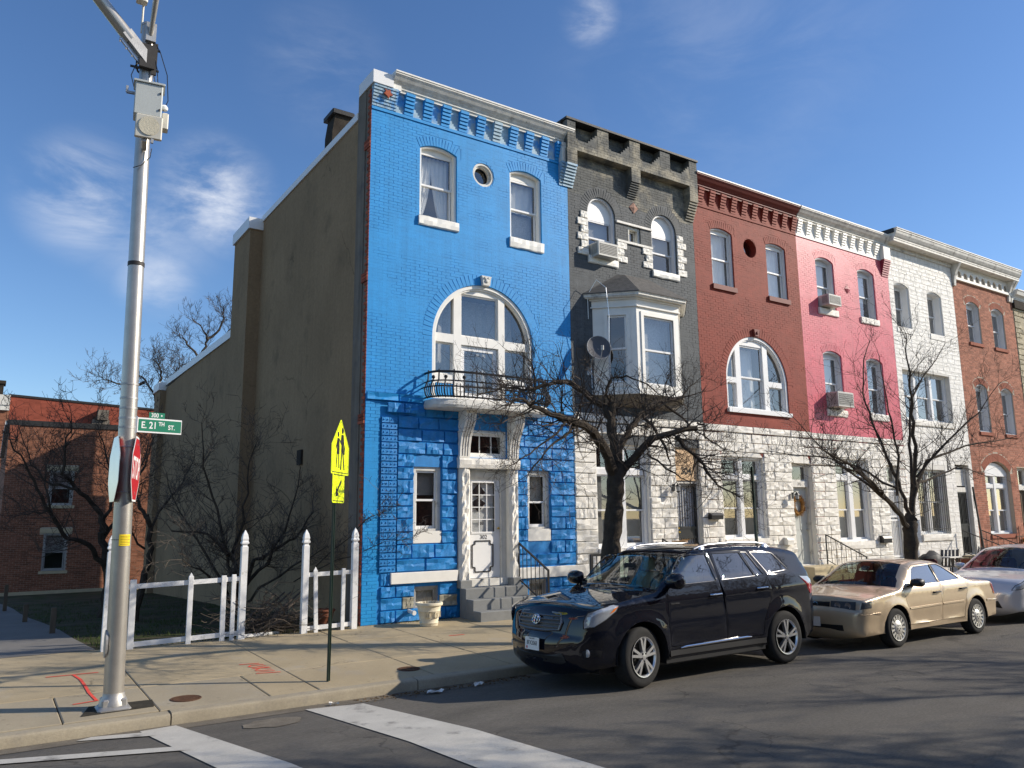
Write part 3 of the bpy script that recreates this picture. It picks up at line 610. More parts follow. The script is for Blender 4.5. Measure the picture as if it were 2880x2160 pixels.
# rock-faced storey
noblk = B.open+[headpoly(7.26, 7.90, 1.62, 3.17), headpoly(10.08, 10.70, 1.6, 3.15), headpoly(6.77, 8.28, .86, 1.08), headpoly(9.77, 11.41, .82, 1.05), headpoly(8.28, 9.79, .1, 3.4)]
B.ashlar(6.88, 11.405, 1.08, 4.44, 'blue_stone', .262, blocks=noblk, rnd=8, jitter=.02); B.ashlar(6.56, 11.405, .12, 1.08, 'blue_stone', .24, blocks=noblk, rnd=9, jitter=.02)
B.ashlar(6.17, 11.405, 4.47, 4.64, 'blue_paint', .17, (.5, .9), YF-.035, blocks=[headpoly(7.45, 10.5, 4.4, 4.7)], rnd=3); B.ashlar(6.62, 7.3, 4.23, 4.45, 'blue_stone', .22, (.3, .4), YF-.06, 1.3)
B.brickwork(6.175, 6.50, .12, 4.46, YF-.01, 'blue_paint', [], jy=.004)
# tooled quoin blocks with punched marks
R = random.Random(2); z = 1.08; k = 0
while z < 4.1:
    for a, b in (((6.52, 6.87),) if k % 2 == 0 else ((6.52, 6.69), (6.69, 6.87))):
        mb = MB(); n = max(2, int((b-a)/.085)); x = [a+.005+(b-a-.01)*i/n for i in range(n+1)]; y = YF-.04
        rows = [[(v, y+.04, zz) for v in x] if e else [(v, y+R.uniform(-.003, .003), zz) for v in x] for zz, e in ((z+.005, 1), (z+.012, 0), (z+.055, 0), (z+.075, 0), (z+.116, 0), (z+.123, 1))]
        mb.loft(rows)
        for i in range(n):
            cx = (x[i]+x[i+1])/2; mb.add([(cx-.022, y-.003, z+.05), (cx+.006, y-.003, z+.052), (cx+.022, y-.003, z+.088), (cx-.004, y-.003, z+.09), (cx+.004, y-.022, z+.062)], [(0, 1, 4), (1, 2, 4), (2, 3, 4), (3, 0, 4)])
        mb.build('stone', 'blue_stone', R0)
    z += .128; k += 1
# a few stones at the foot of the wall have lost their paint
for o in list(R0.children):
    if o.name.startswith('stone') and o.data.materials[0].name == 'blue_stone':
        x, z = o.location.x+R0.location.x, o.location.z+R0.location.z
        if (6.7 < x < 7.2 and .3 < z < .62 and R.random() < .75) or (6.9 < x < 7.25 and z < .25 and R.random() < .6) or (7.7 < x < 8.1 and .3 < z < .6): o.data = unit_stone('bare_stone', R.randrange(9), 1.0)
# white belt course above the basement
for a, b, z0, z1 in ((6.76, 8.27, .86, 1.07), (9.78, 11.41, .82, 1.045)):
    mb = MB(); mb.bbox(a, b, YF-.075, YF, z0, z1, .008); mb.build('belt_course', 'white_paint', R0)
# upper wall brickwork with corbel table
B.brickwork(6.17, 11.41, 4.645, 10.72, YF); mb = MB(); mb.box(6.17, 11.41, YF-.022, YF+.01, 10.735, 10.80); mb.build('string_course', 'blue_paint', R0)
mb = MB(); mb.box(6.17, 11.41, YF+.0, YF+.01, 10.80, 11.3); mb.build('frieze', 'blue_faded', R0)
for i in range(7):
    mb = MB(); z = 10.81+i*.066; p = .02+.02*i
    x = 6.17
    while x < 6.74:
        w = .2 if (x > 6.18 or i % 2) else .1; w = min(w, 6.74-x); mb.box(x, x+w-.008, YF-p, YF+.01, z+.010, z+.064); x += w
    mb.box(6.172, 6.735, YF-p+.02, YF+.01, z-.002, z+.012); mb.build('corbel_course', 'blue_faded', R0)
mb = MB(); mb.prism([(6.38, 11.09), (6.44, 11.15), (6.40, 11.2), (6.48, 11.18), (6.53, 11.22), (6.55, 11.14), (6.6, 11.1), (6.53, 11.07), (6.5, 11.0), (6.46, 11.06)], YF-.136, YF-.1, 'y'); mb.build('bare_patch', 'old_brick', R0)
for i in range(10): B.dentil(6.925+.456*i, .215, 10.80, 11.27, .135, 'blue_faded' if i == 5 else 'blue_paint')
def end_bracket(H, x0, x1, z0, z1, z2, m, m2, p=.17):
    mb = MB(); n = 8; h = (z1-z0)/n
    for i in range(n): q = p*(i+1)/n; mb.box(x0, x1, YF-q, YF+.02, z0+i*h+.014, z0+(i+1)*h); mb.box(x0+.006, x1-.006, YF-q+.035, YF+.02, z0+i*h-.001, z0+i*h+.015)
    b_ = mb.build('bracket', m, H.root); mb = MB(); mb.box(x0+.004, x1-.004, YF-p, YF+.02, z1, z2); mb.build('bracket_block', m2, b_)
end_bracket(B, 11.14, 11.44, 10.18, 10.78, 11.27, 'blue_faded', 'white_old')
B.cornice(CORN(11.265, 11.605), 6.60, 11.46, 'white_old')
mb = MB(); mb.box(6.60, 11.47, YF-.285, YF+.1, 11.607, 11.64); mb.build('cornice_cap', 'white_paint', R0)
mb = MB(); mb.box(6.62, 6.80, YF-.12, YF-.055, 11.262, 11.40); mb.build('cornice_end', 'white_paint', R0)
mb = MB(); mb.box(6.13, 6.6, YF-.16, YF+.62, 11.27, 11.56); mb.build('parapet_cap', 'white_vinyl', R0)
# balcony
bal = MB(); n = 28; rows = []
def bal_pt(t, off=0, d=.62, hw=1.50):                      # outline of the balcony, t 0..1 from left wall to right wall
    a = pi*(1-t); c, s_ = cos(a), sin(a); return (AX+(hw+off)*math.copysign(abs(c)**.62, c), YF-(d+off)*abs(s_)**.55)
for z, o_ in ((4.36, -.06), (4.375, 0), (4.43, .015), (4.50, .0), (4.545, -.015)):
    rows.append([(*[q+random.uniform(-.007, .007) for q in bal_pt(i/n, o_)], z+random.uniform(-.006, .006)) for i in range(n+1)])
bal.loft(rows); bal.add([(*bal_pt(i/n, -.015), 4.545) for i in range(n+1)], [tuple(range(n, -1, -1))]); bal.add([(*bal_pt(i/n, -.06), 4.36) for i in range(n+1)], [tuple(range(n+1))])
balc = bal.build('balcony', 'white_old', R0)
def rp(t, z, o): x, y = bal_pt(t, o); return (x, y, z)
rl = MB(); T = [i/48 for i in range(49)]
for z, o_, r in ((5.12, -.03, .026), (4.93, -.02, .016), (4.80, .05, .016), (4.60, -.02, .018)): rl.tube([rp(t, z, o_) for t in T], r, 6)
rail = rl.build('railing', 'black_iron', balc)
for i in range(43):
    t = .02+.96*i/42; hi = i % 3 == 0; mb = MB(); zt = 5.17 if i % 6 == 0 else 4.97 if hi else 4.86
    pts = [rp(t, 4.58, -.02), rp(t, 4.66, .05), rp(t, 4.76, .07), rp(t, 4.86, .03)]+([rp(t, 4.96, -.02), rp(t, zt, -.03)] if zt > 4.9 else [])
    mb.tube(pts, .017 if hi else .0115, 5)
    if hi and i % 6: x, y, z = rp(t, 5.0, -.03); mb.lathe([(.0, -.04), (.03, -.03), (.042, 0), (.03, .03), (0, .04)], 8, (x, y, z+.01), 'z', cap=False)
    mb.build('baluster', 'black_iron', balc, smooth=True)
# doorway: consoles, lintel, rough pilasters, door
for x0_, x1_ in ((8.29, 8.54), (9.55, 9.79)):
    pr = [(YF, 4.36), (YF-.36, 4.36), (YF-.37, 4.28), (YF-.35, 4.15), (YF-.27, 4.0), (YF-.17, 3.82), (YF-.12, 3.62), (YF-.10, 3.42), (YF-.09, 3.385), (YF, 3.385)]
    mb = MB(); mb.prism(pr, x0_, x1_, 'x')
    c_ = mb.build('console', 'white_paint', R0, fix=True)
    for f in (.25, .5, .75):
        m2 = MB(); m2.tube([(x0_+(x1_-x0_)*f, y-.004, z) for y, z in pr[2:8]], .006, 4); m2.build('flute', 'stucco_grey', c_)
mb = MB(); n = 16; rows = []
for z, d in ((3.155, .06), (3.165, .14), (3.24, .16), (3.33, .16), (3.375, .14), (3.384, .0)): rows.append([(8.255, YF, z)]+[(8.255+1.54*i/n, YF-d+random.uniform(-.01, .01), z) for i in range(n+1)]+[(9.795, YF, z)])
mb.loft(rows); mb.build('lintel', 'white_stone', R0)
for x0_, x1_ in ((8.29, 8.55), (9.545, 9.78)):
    mb = MB(); rows = []; nz = 26
    for j in range(nz+1):
        z = .73+(3.155-.73)*j/nz; rows.append([(x0_, YF+.12, z), (x0_, YF-.07, z)]+[(x0_+(x1_-x0_)*u, YF-.09-random.uniform(0, .05), z+random.uniform(-.02, .02)) for u in (.2, .4, .6, .8)]+[(x1_, YF-.07, z), (x1_, YF+.16, z)])
    mb.loft(rows); mb.build('pilaster', 'white_stone', R0)
    mb = MB(); mb.bbox(x0_-.015, x1_+.015, YF-.15, YF+.1, .70, .86, .015); mb.build('plinth', 'step_grey', R0)
tw = MB(); ring(tw, headpoly(8.54, 9.55, 3.40, 4.0), headpoly(8.60, 9.49, 3.46, 3.93), YF+.06, .06); room(tw, 8.6, 9.49, 3.46, 3.93, YF+.12); tw = tw.build('transom_window', ['white_paint', 'dark_room'], R0); sash(tw, 8.6, 9.49, 3.46, 3.93, YF+.1, .05, 'white_paint', bars=2)
df = MB(); df.box(8.55, 8.62, YF+.05, YF+.2, .86, 3.16); df.box(9.41, 9.55, YF+.05, YF+.2, .86, 3.16); df.box(8.62, 9.41, YF+.05, YF+.2, 2.99, 3.16); df.box(8.62, 9.41, YF+.08, YF+.2, 2.94, 2.99); df.box(8.54, 9.55, YF-.02, YF+.3, .71, .86); df.build('door_frame', 'white_old', R0)
d = MB(); V_, F_ = cdt([(8.625, .87), (9.405, .87), (9.405, 2.94), (8.625, 2.94)], [[(8.70, 1.83), (9.27, 1.83), (9.27, 2.87), (8.70, 2.87)]])
d.add([(a, YF+.10, b) for a, b in V_], F_); d.box(8.68, 9.29, YF+.085, YF+.105, 2.87, 2.9); d.box(8.68, 9.29, YF+.085, YF+.105, 1.79, 1.83); d.box(8.67, 8.70, YF+.085, YF+.105, 1.83, 2.87); d.box(9.27, 9.30, YF+.085, YF+.105, 1.83, 2.87)
room(d, 8.70, 9.27, 1.83, 2.87, YF+.17, .02, 1); door = d.build('door', ['white_vinyl', 'curtain'], R0, fix=False)
g = MB(); g.add([(8.70, YF+.12, 1.83), (9.27, YF+.12, 1.83), (9.27, YF+.12, 2.87), (8.70, YF+.12, 2.87)], [(0, 1, 2, 3)]); g.build('pane', 'pane_glass', door)
g = MB()
for i in (1, 2): g.box(8.70+.57*i/3-.009, 8.70+.57*i/3+.009, YF+.105, YF+.118, 1.83, 2.87)
for i in (1, 2, 3): g.box(8.70, 9.27, YF+.106, YF+.117, 1.83+1.04*i/4-.009, 1.83+1.04*i/4+.009)
g.build('glazing_bars', 'white_vinyl', door)
g = MB()
for zz, hh in ((2.66, .19), (2.44, .19)): g.add([(8.70, YF+.155, zz), (8.89, YF+.155, zz-hh if zz < 2.5 else zz-.11), (9.08, YF+.155, zz), (8.89, YF+.155, zz+.11 if zz < 2.5 else zz+hh)], [(0, 1, 2, 3)])
g.build('diamond_decoration', 'black_iron', door)
g = MB(); pl = [(8.77, 1.64), (9.15, 1.64), (9.15, 1.57), (9.22, 1.56), (9.22, 1.10), (9.15, 1.09), (9.15, 1.0), (8.77, 1.0), (8.77, 1.09), (8.70, 1.10), (8.70, 1.56), (8.77, 1.57)]
for p, q in zip(pl, pl[1:]+pl[:1]): g.bar((p[0], YF+.095, p[1]), (q[0], YF+.095, q[1]), .028, .02)
g.build('panel_moulding', 'black_iron', door); g = MB(); g.lathe([(.02, -.06), (.028, -.04), (.02, -.02), (.01, 0)], 10, (9.345, YF+.1, 1.9), 'y'); g.build('handle', 'brass', door)
text('302', .125, 'house_number', 'sign_black', door, Matrix.Translation((8.985, YF+.097, 1.715)) @ FACE_S)
text('302', .10, 'house_number', 'sign_black', door, Matrix.Translation((8.95, YF+.15, 2.0)) @ FACE_S)
# steps and handrail
st = MB(); X0, X1 = 8.31, 9.86
stp = []
for y0_, z1_, y1_ in ((14.16, .70, YF-.06), (13.87, .50, 14.157), (13.58, .295, 13.867)):
    mb = MB(); mb.bbox(X0, X1, y0_, y1_, .05, z1_, .012); stp.append(mb.build('step', 'step_grey', R0)); X0 += .0
hr = MB(); HX = 9.76; hr.bar((HX, 14.36, .68), (HX, 14.36, 1.60), .035); hr.bar((HX, 13.29, .30), (HX, 13.29, 1.06), .035); hr.bar((HX, 14.36, 1.58), (HX, 13.29, 1.05), .04, .03); hr.bar((HX, 14.36, .82), (HX, 13.29, .32), .025); hr = hr.build('handrail', 'black_iron', R0)
for i in range(1, 7):
    y_ = 14.36-1.07*i/7; f = i/7; mb = MB(); mb.bar((HX, y_, .82-.5*f), (HX, y_, 1.58-.53*f), .013); mb.build('baluster', 'black_iron', hr)
mb = MB(); mb.tube([(7.17, YF-.02, .33), (7.17, YF-.26, .31)], .035, 10); mb.tube([(7.17, YF-.25, .31), (7.17, YF-.28, .31)], .045, 10); mb.build('drain_pipe', 'white_vinyl', R0, smooth=True)
# side wall in stucco: front strip, main wall, chimney breasts, lower rear wing
def quadwall(name, pts, m): mb = MB(); mb.add(pts, [tuple(range(len(pts)))]); return mb.build(name, m, R0, fix=True)
sx = 6.17
mb = MB(); mb.box(sx-.02, sx+.3, YF+.26, 15.13, -.3, 11.28); mb.build('side_pier', 'stucco_grey', R0)
mb = MB(); z = .0; i = 0
while z < 11.2:                                             # bare brick edge of the front wall seen from the side
    w = .09 if i % 2 else .16
    w = .30 if (i // 3) % 14 == 5 else w
    mb.box(sx-.012 if w < .3 else sx-.026, sx, YF+.0, YF+w, z+.006, z+.064); z += .07; i += 1
mb.build('brick_edge', 'old_brick', R0)
mb = MB(); mb.box(sx+.002, sx+.02, YF+.007, YF+.27, -.3, 11.3); mb.build('side_return', 'stucco_grey', R0)
mb = MB(); mb.prism([(15.13, -1.5), (22.26, -1.5), (22.26, 10.75), (15.13, 10.75)], sx, sx+.3, 'x'); mb.prism([(22.26, -1.5), (23.95, -1.5), (23.95, 10.5), (22.26, 10.5)], sx-.36, sx+.2, 'x'); mb.prism([(23.95, -1.5), (34.2, -1.5), (34.2, 7.5), (23.95, 7.75)], sx-.3, sx+.3, 'x'); mb.prism([(34.2, -1.5), (35.4, -1.5), (35.4, 7.4), (34.2, 7.4)], sx-.52, sx+.3, 'x'); mb.build('side_wall', 'stucco', R0)
for nm, y0, y1, x0_, z0, z1 in (('coping', 15.13, 22.3, sx-.04, 10.76, 10.93), ('coping', 22.2, 24.0, sx-.42, 10.5, 10.84), ('coping', 23.98, 34.25, sx-.35, 7.60, 7.84), ('coping', 34.2, 35.45, sx-.58, 7.42, 7.75)):
    mb = MB(); mb.box(x0_, sx+.5, y0, y1, z0, z1); mb.build(nm, 'white_vinyl', R0)
mb = MB(); mb.box(sx+.28, 11.3, YF+.3, 23.9, 10.6, 10.72); mb.box(sx+.28, 11.3, 23.9, 35.3, 7.2, 7.4); mb.build('roof', 'roof_felt', R0)
mb = MB(); mb.box(11.2, 11.35, YF+.3, 35, -1, 10.6); mb.box(6.3, 11.3, 35.2, 35.35, -1.5, 7.3); mb.build('rear_wall', 'soot_shade_brick', R0)
ch = MB(); ch.prism([(6.22, 10.7), (6.80, 10.7), (6.74, 11.2), (6.68, 11.45), (6.68, 11.76), (6.28, 11.76), (6.22, 11.3)], 16.9, 17.4, 'y'); ch = ch.build('chimney', 'soot_shade_brick', R0, fix=True); mb = MB(); mb.bbox(6.19, 6.75, 16.82, 17.48, 11.76, 11.88, .02); mb.build('chimney_cap', 'black_tar', ch)
mb = MB(); mb.lathe([(.07, 0), (.07, 1.0)], 12, (6.75, 32.5, 7.4)); mb.build('vent_pipe', 'white_vinyl', R0, smooth=True)
mb = MB(); mb.box(sx-.05, sx+.02, 18.05, 18.35, 3.4, 3.75); mb.build('wall_vent', 'soot_shade_brick', R0)
B.finish()
# ---------------------------------------------------------------- grey house
G_ = House('grey_row_house', 'dark grey row house with white oriel bay, white rough stone below and castle-like frieze', 11.41, 15.83, 'grey_paint'); R1 = G_.root
GS = dict(h=.19)
for a, b in ((12.03, 12.95), (14.22, 15.13)): window(G_, a, b, 8.55, 9.71, .455, y=.12, arch=.24, zt=9.56, zm=.52, fr=.05, sl=GS, cur=('g.5',) if a > 14 else ('g.45',), cas='grey_vinyl', sm='grey_vinyl', fill='white_vinyl')
window(G_, 13.39, 13.82, 9.16, 9.60, 0, y=.12, fr=.07, two=False, cas='white_old', sm='white_old', cur=('g1',))
window(G_, 12.10, 13.74, 1.38, 3.85, 0, y=.14, fr=.06, two=False, zt=1.42, cas='white_old', name='window_frame') if False else None
def pair_window(H, x0, x1, z0, z1, zt, ymul=.14, cas='white_vinyl', sm='white_vinyl', cur=(), mull=.22, zm=.5, slz=None, bars=False, n=2, tr=True, hd=.14, label=None):
    po = headpoly(x0, x1, z0, z1); H.add(po); Y = YF+ymul; mb = MB(); ring(mb, po, headpoly(x0+.06, x1-.06, z0+.05, z1-.06), Y-.05, .12)
    mb.box(x0+.06, x1-.06, Y-.03, Y+.08, zt, zt+hd) if tr else None
    a, b = x0+.06, x1-.06; w = (b-a-mull*(n-1))/n; room(mb, a, b, z0+.05, z1-.06, Y+.1)
    for i in range(n-1): mb.box(a+w*(i+1)+mull*i, a+(w+mull)*(i+1), Y-.045, Y+.07, z0+.05, z1-.061)
    win = mb.build('window', [cas, 'dark_room'], H.root, label=label); top = zt if tr else z1-.06
    for i in range(n):
        l = a+(w+mull)*i; zq = z0+.05+(top-z0-.05)*zm
        sash(win, l, l+w, zq-.02, top, Y+.01, .04, sm); sash(win, l+.008, l+w-.008, z0+.05, zq+.02, Y+.045, .042, sm, bot=.06)
        if tr: sash(win, l, l+w, zt+hd, z1-.06, Y+.03, .04, sm)
        for k in cur:
            m2 = MB(); f = float(k[1:])
            if k[0] == 'v':
                for q in range(12): m2.bar((l+w*(q+.5)/12, Y+.2, z0+.06), (l+w*(q+.5)/12, Y+.2, top), w/12*.8, .012, up=(0, .5, 1))
            else: m2.box(l+.01, l+w-.01, Y+.14, Y+.15, top-(top-z0-.05)*f, top)
            m2.build('blind', 'blind' if k[0] in 'bv' else 'blind_grey', win)
    if bars:
        m2 = MB()
        for i in range(n):
            l = a+(w+mull)*i
            for q in range(7): m2.bar((l+w*q/6, YF-.02, z0+.1), (l+w*q/6, YF-.02, z1-.1), .016)
            for zz in (z0+.18, (z0+z1)/2, z1-.2): m2.bar((l-.05, YF-.02, zz), (l+w+.05, YF-.02, zz), .02)
        m2.build('window_bars', 'black_iron', win)
    if slz: sill(win, x0-.02, x1+.02, z0-slz, z0, 'white_stone', .05, True)
    return win
pair_window(G_, 12.10, 13.78, 1.38, 3.86, 3.13, cur=('g1',), slz=.12, mull=.26)
def door_open(H, x0, x1, z0, z1): return H.add(headpoly(x0, x1, z0, z1))
door_open(G_, 14.72, 15.60, .72, 3.88)
d = MB(); ring(d, headpoly(14.72, 15.60, .72, 3.88), headpoly(14.77, 15.55, .74, 3.84), YF+.10, .1); d.box(14.77, 15.55, YF+.10, YF+.2, 2.96, 3.02); df = d.build('door_frame', 'white_old', R1)
mb = MB(); mb.box(14.77, 15.55, YF+.06, YF+.085, 3.03, 3.85); ply = mb.build('transom_board', 'plywood', R1); text('304', .26, 'house_number', 'sign_black', ply, Matrix.Translation((15.16, YF+.057, 3.27)) @ FACE_S, bold=.004)
mb = MB(); mb.box(14.80, 15.52, YF+.19, YF+.22, .75, 2.95); dr = mb.build('door', 'grey_vinyl', R1)
mb = MB(); y = YF+.1
for a, b in ((14.79, 14.85), (15.47, 15.53)): mb.box(a, b, y, y+.035, .75, 2.95)
for a, b in ((.75, .85), (1.56, 1.62), (1.80, 1.86), (2.89, 2.95)): mb.box(14.85, 15.47, y+.001, y+.034, a, b)
for i in range(1, 7): x = 14.85+.62*i/7; mb.bar((x, y+.017, .85), (x, y+.017, 1.56), .014); mb.bar((x, y+.017, 1.86), (x, y+.017, 2.89), .014)
gate = mb.build('security_door', 'black_iron', R1)
mb = MB()
for s_ in (-1, 1):
    for zc in (2.1, 2.3, 2.5): mb.tube([(15.16+s_*(.03+.05*sin(t)), y, zc+.05*cos(t)) for t in np.linspace(0, 5, 10)], .006, 4)
mb.build('scrollwork', 'black_iron', gate); mb = MB(); mb.lathe([(.02, 0), (.03, -.03), (.02, -.06)], 8, (14.83, y, 1.72), 'y'); mb.lathe([(.02, 0), (.025, -.02), (.015, -.04)], 8, (14.83, y, 1.82), 'y'); mb.build('handle', 'brass', gate, smooth=True)
mb = MB(); mb.box(14.85, 15.47, y+.015, y+.02, 1.62, 1.80); mb.build('lock_plate', 'black_iron', gate)
G_.wall(-.3, 11.9, m='grey_paint', zsplit=4.56, m2='white_stone')
G_.ashlar(11.415, 15.83, 1.05, 4.36, 'white_stone', .256, rough=.75, rnd=21, blocks=G_.open+[headpoly(12.08, 13.8, 1.25, 3.86), headpoly(12.08, 13.8, 3.85, 4.0)]); G_.ashlar(11.415, 15.83, .12, 1.05, 'white_stone', .3, rnd=22)
G_.ashlar(11.415, 15.83, 4.37, 4.575, 'white_stone', .2, (.6, 1.1), YF-.03, .6, rnd=23)
ORI = headpoly(12.05, 15.08, 4.95, 7.6)
diam = [(13.6-.16, 10.13), (13.6, 9.97), (13.76, 10.13), (13.6, 10.29)]
blk = G_.block+[ORI, diam, headpoly(12.98, 14.22, 9.08, 9.165), headpoly(12.98, 14.22, 9.60, 9.68)]
qs = []
def quoins(xa, s_, z0, z1, n):
    for i in range(n):
        w = .36 if (n-1-i) % 2 == 1 else .25
        w = .35 if i % 2 == 0 else .24
        z = z0+(z1-z0)*i/n; x = xa-w if s_ < 0 else xa; h = (z1-z0)/n
        o = link('stone', unit_stone('white_stone', (i*3+int(xa*7)) % 9, .7), R1); o.location = Vector((x+.004, YF-.004, z+.004))-R1.location; o.scale = (w-.008, 1, h-.008); blk.append(headpoly(x, x+w, z, z+h))
quoins(12.03, -1, 8.53, 9.69, 6); quoins(12.97, 1, 8.55, 9.10, 3); quoins(14.21, -1, 8.55, 9.10, 3); quoins(15.14, 1, 8.53, 9.69, 6)
for z in (9.10, 9.61): mb = MB(); mb.bbox(12.98, 14.22, YF-.035, YF+.01, z, z+.06, .006); mb.build('string_course', 'white_stone', R1)
mb = MB(); mb.add([(a, YF-.01, b) for a, b in diam]+[(13.6, YF-.045, 10.13)], [(0, 1, 4), (1, 2, 4), (2, 3, 4), (3, 0, 4)]); mb.build('terracotta_diamond', 'terracotta_pale', R1)
G_.brickwork(11.41, 15.83, 4.58, 10.1, YF, 'grey_paint', blk, jy=.0025); G_.brickwork(11.41, 15.83, 10.1, 11.87, YF, 'grey_worn', blk, jy=.0025)
# frieze: brackets, band, piers with recesses between, tar edge on top
PJ = .24; fy = YF-PJ
recs = [(11.52, 12.22), (12.60, 13.32), (13.69, 14.42), (14.79, 15.53)]
def fbox(x0, x1, z0, z1, y=fy, name='frieze_pier'):
    mb = MB(); mb.box(x0, x1, y+.006, YF+.002, z0, z1); mb.build(name, 'grey_worn', R1); G_.brickwork(x0, x1, z0, z1, y, 'grey_worn', [], jy=.0025)
fbox(11.26, 15.83, 11.12, 11.40, name='frieze_band')
px = [11.26]+[v for r in recs for v in r]+[15.83]
for a, b in zip(px[::2], px[1::2]): fbox(a, b, 11.40, 11.88)
for a, b in recs:                                           # stepped foot at the right of each recess
    for i in range(4):
        mb = MB(); mb.box(b-.30+.075*i, b, fy+.004, YF, 11.40+.0677*i, 11.40+.0677*(i+1)); mb.build('frieze_step', 'grey_worn', R1)
for a, b, z in ((11.24, 11.56, 10.18), (13.36, 13.68, 10.36), (15.51, 15.83, 10.18)):
    zc = 10.74 if z < 10.3 else 10.78; mb = MB(); n = 8; h = (zc-z)/n
    for i in range(n): q = PJ*(i+1)/n; mb.box(a, b, YF-q, YF+.01, z+i*h+.016, z+(i+1)*h); mb.box(a+.008, b-.008, YF-q+.04, YF+.01, z+i*h-.001, z+i*h+.017)
    mb.build('bracket', 'blue_faded' if a < 11.3 else 'red_paint' if a > 15 and False else 'grey_worn', R1); fbox(a, b, zc, 11.12, name='bracket_block')
mb = MB(); mb.box(11.22, 15.86, fy-.03, YF+.4, 11.885, 11.94); mb.build('roof_edge', 'black_tar', R1)
mb = MB(); mb.prism([(YF+.3, 11.3), (YF+7, 10.9), (YF+7, 11.5), (YF+.0, 11.9), (YF-.1, 11.9)], 11.18, 11.40, 'x'); mb.build('party_wall', 'black_tar', R1, fix=True)
G_.body(11.3)
# oriel bay
OX0, OX1, OW0, OW1, D_ = 12.86, 14.29, 12.10, 15.05, .75
def opl(o=0): return [(OW0-o*1.3, YF), (OX0-o*.45, YF-D_-o), (OX1+o*.45, YF-D_-o), (OW1+o*1.3, YF)]
ob = MB()
def oslab(z0, z1, o, m=0, mb=ob): mb.prism(opl(o), z0, z1, 'z', m)
oslab(5.02, 5.14, .06); oslab(7.18, 7.21, .05); oslab(7.211, 7.36, .02); oslab(7.361, 7.40, .07)
ori = MB(); ori.v, ori.f, ori.m = ob.v, ob.f, ob.m
def oface(p, q, z0, z1, win, mb):                           # one side of the bay with a window opening: panel as four strips
    p = Vector((*p, 0)); q = Vector((*q, 0)); u = (q-p).normalized(); n = Vector((u.y, -u.x, 0)); l = (q-p).length; a, b, c, d = win
    def pt(s_, z, o=0): v = p+u*s_-n*(-o); return (v.x, v.y, z)
    def strip(s0, s1, za, zb, o=0, t=.06): mb.add([pt(s0, za, o), pt(s1, za, o), pt(s1, zb, o), pt(s0, zb, o), pt(s0, za, o-t), pt(s1, za, o-t), pt(s1, zb, o-t), pt(s0, zb, o-t)], [(0, 1, 2, 3), (0, 4, 5, 1), (1, 5, 6, 2), (2, 6, 7, 3), (3, 7, 4, 0)])
    strip(0, a, z0, z1); strip(b, l, z0, z1); strip(a, b, z0, c); strip(a, b, d, z1)
    w = .09
    for s0, s1, za, zb in ((a-w, a, c-.1, d+.1), (b, b+w, c-.1, d+.1), (a, b, d, d+.1), (a, b, c-.1, c)): strip(s0, s1, za, zb, .025, .04)
    return pt, strip
FW = {}
segs = [(opl()[0], opl()[1]), (opl()[1], opl()[2]), (opl()[2], opl()[3])]
for i, (p, q) in enumerate(segs):
    l = (Vector(p)-Vector(q)).length; wn = (.36, l-.25, 5.32, 6.98) if i == 0 else (.25, l-.36, 5.32, 6.98) if i == 2 else (.22, l-.2, 5.28, 6.98)
    FW[i] = (oface(p, q, 5.14, 7.18, wn, ori), wn)
orie = ori.build('oriel_bay', 'white_paint', R1)
for i, ((pt, st_), (a, b, c, d)) in FW.items():
    mb = MB(); zm = (c+d)/2
    def bar_(s0, s1, za, zb, o): mb.add([pt(s0, za, o), pt(s1, za, o), pt(s1, zb, o), pt(s0, zb, o), pt(s0, za, o-.03), pt(s1, za, o-.03), pt(s1, zb, o-.03), pt(s0, zb, o-.03)], [(0, 1, 2, 3), (0, 4, 5, 1), (1, 5, 6, 2), (2, 6, 7, 3), (3, 7, 4, 0)])
    t = .045
    for z0_, z1_, o in ((zm-.02, d, -.03), (c, zm+.02, -.06)):
        bar_(a, a+t, z0_, z1_, o); bar_(b-t, b, z0_, z1_, o); bar_(a+t, b-t, z0_, z0_+t, o); bar_(a+t, b-t, z1_-t, z1_, o)
    mb.build('sash', 'white_vinyl', orie); g = MB(); g.add([pt(a, c, -.075), pt(b, c, -.075), pt(b, zm, -.075), pt(a, zm, -.075)], [(0, 1, 2, 3)]); g.build('pane', 'pane_glass', orie); g = MB(); g.add([pt(a, zm, -.045), pt(b, zm, -.045), pt(b, d, -.045), pt(a, d, -.045)], [(0, 1, 2, 3)]); g.build('pane', 'pane_glass', orie)
    k = MB(); k.add([pt(a-.1, c-.1, -.3), pt(b+.1, c-.1, -.3), pt(b+.1, d+.1, -.3), pt(a-.1, d+.1, -.3)], [(0, 1, 2, 3)]); k.build('blind', 'lace' if i == 1 else 'dark_room', orie)  # on the slanted sides a dark sheet stands in for the unlit room
mb = MB(); e = [(x, y, 7.401) for x, y in opl(.17)]; e2 = [(x, y, 7.50) for x, y in opl(.22)]; mb.add(e+e2, [(0, 1, 5, 4), (1, 2, 6, 5), (2, 3, 7, 6), (3, 2, 1, 0), (4, 5, 6, 7)]); mb.add([(x, y, 7.43) for x, y in opl(.205)]+[(x, y, 7.46) for x, y in opl(.205)], [(0, 1, 5, 4), (1, 2, 6, 5), (2, 3, 7, 6)]); mb.build('bay_cornice', 'white_old', R1)
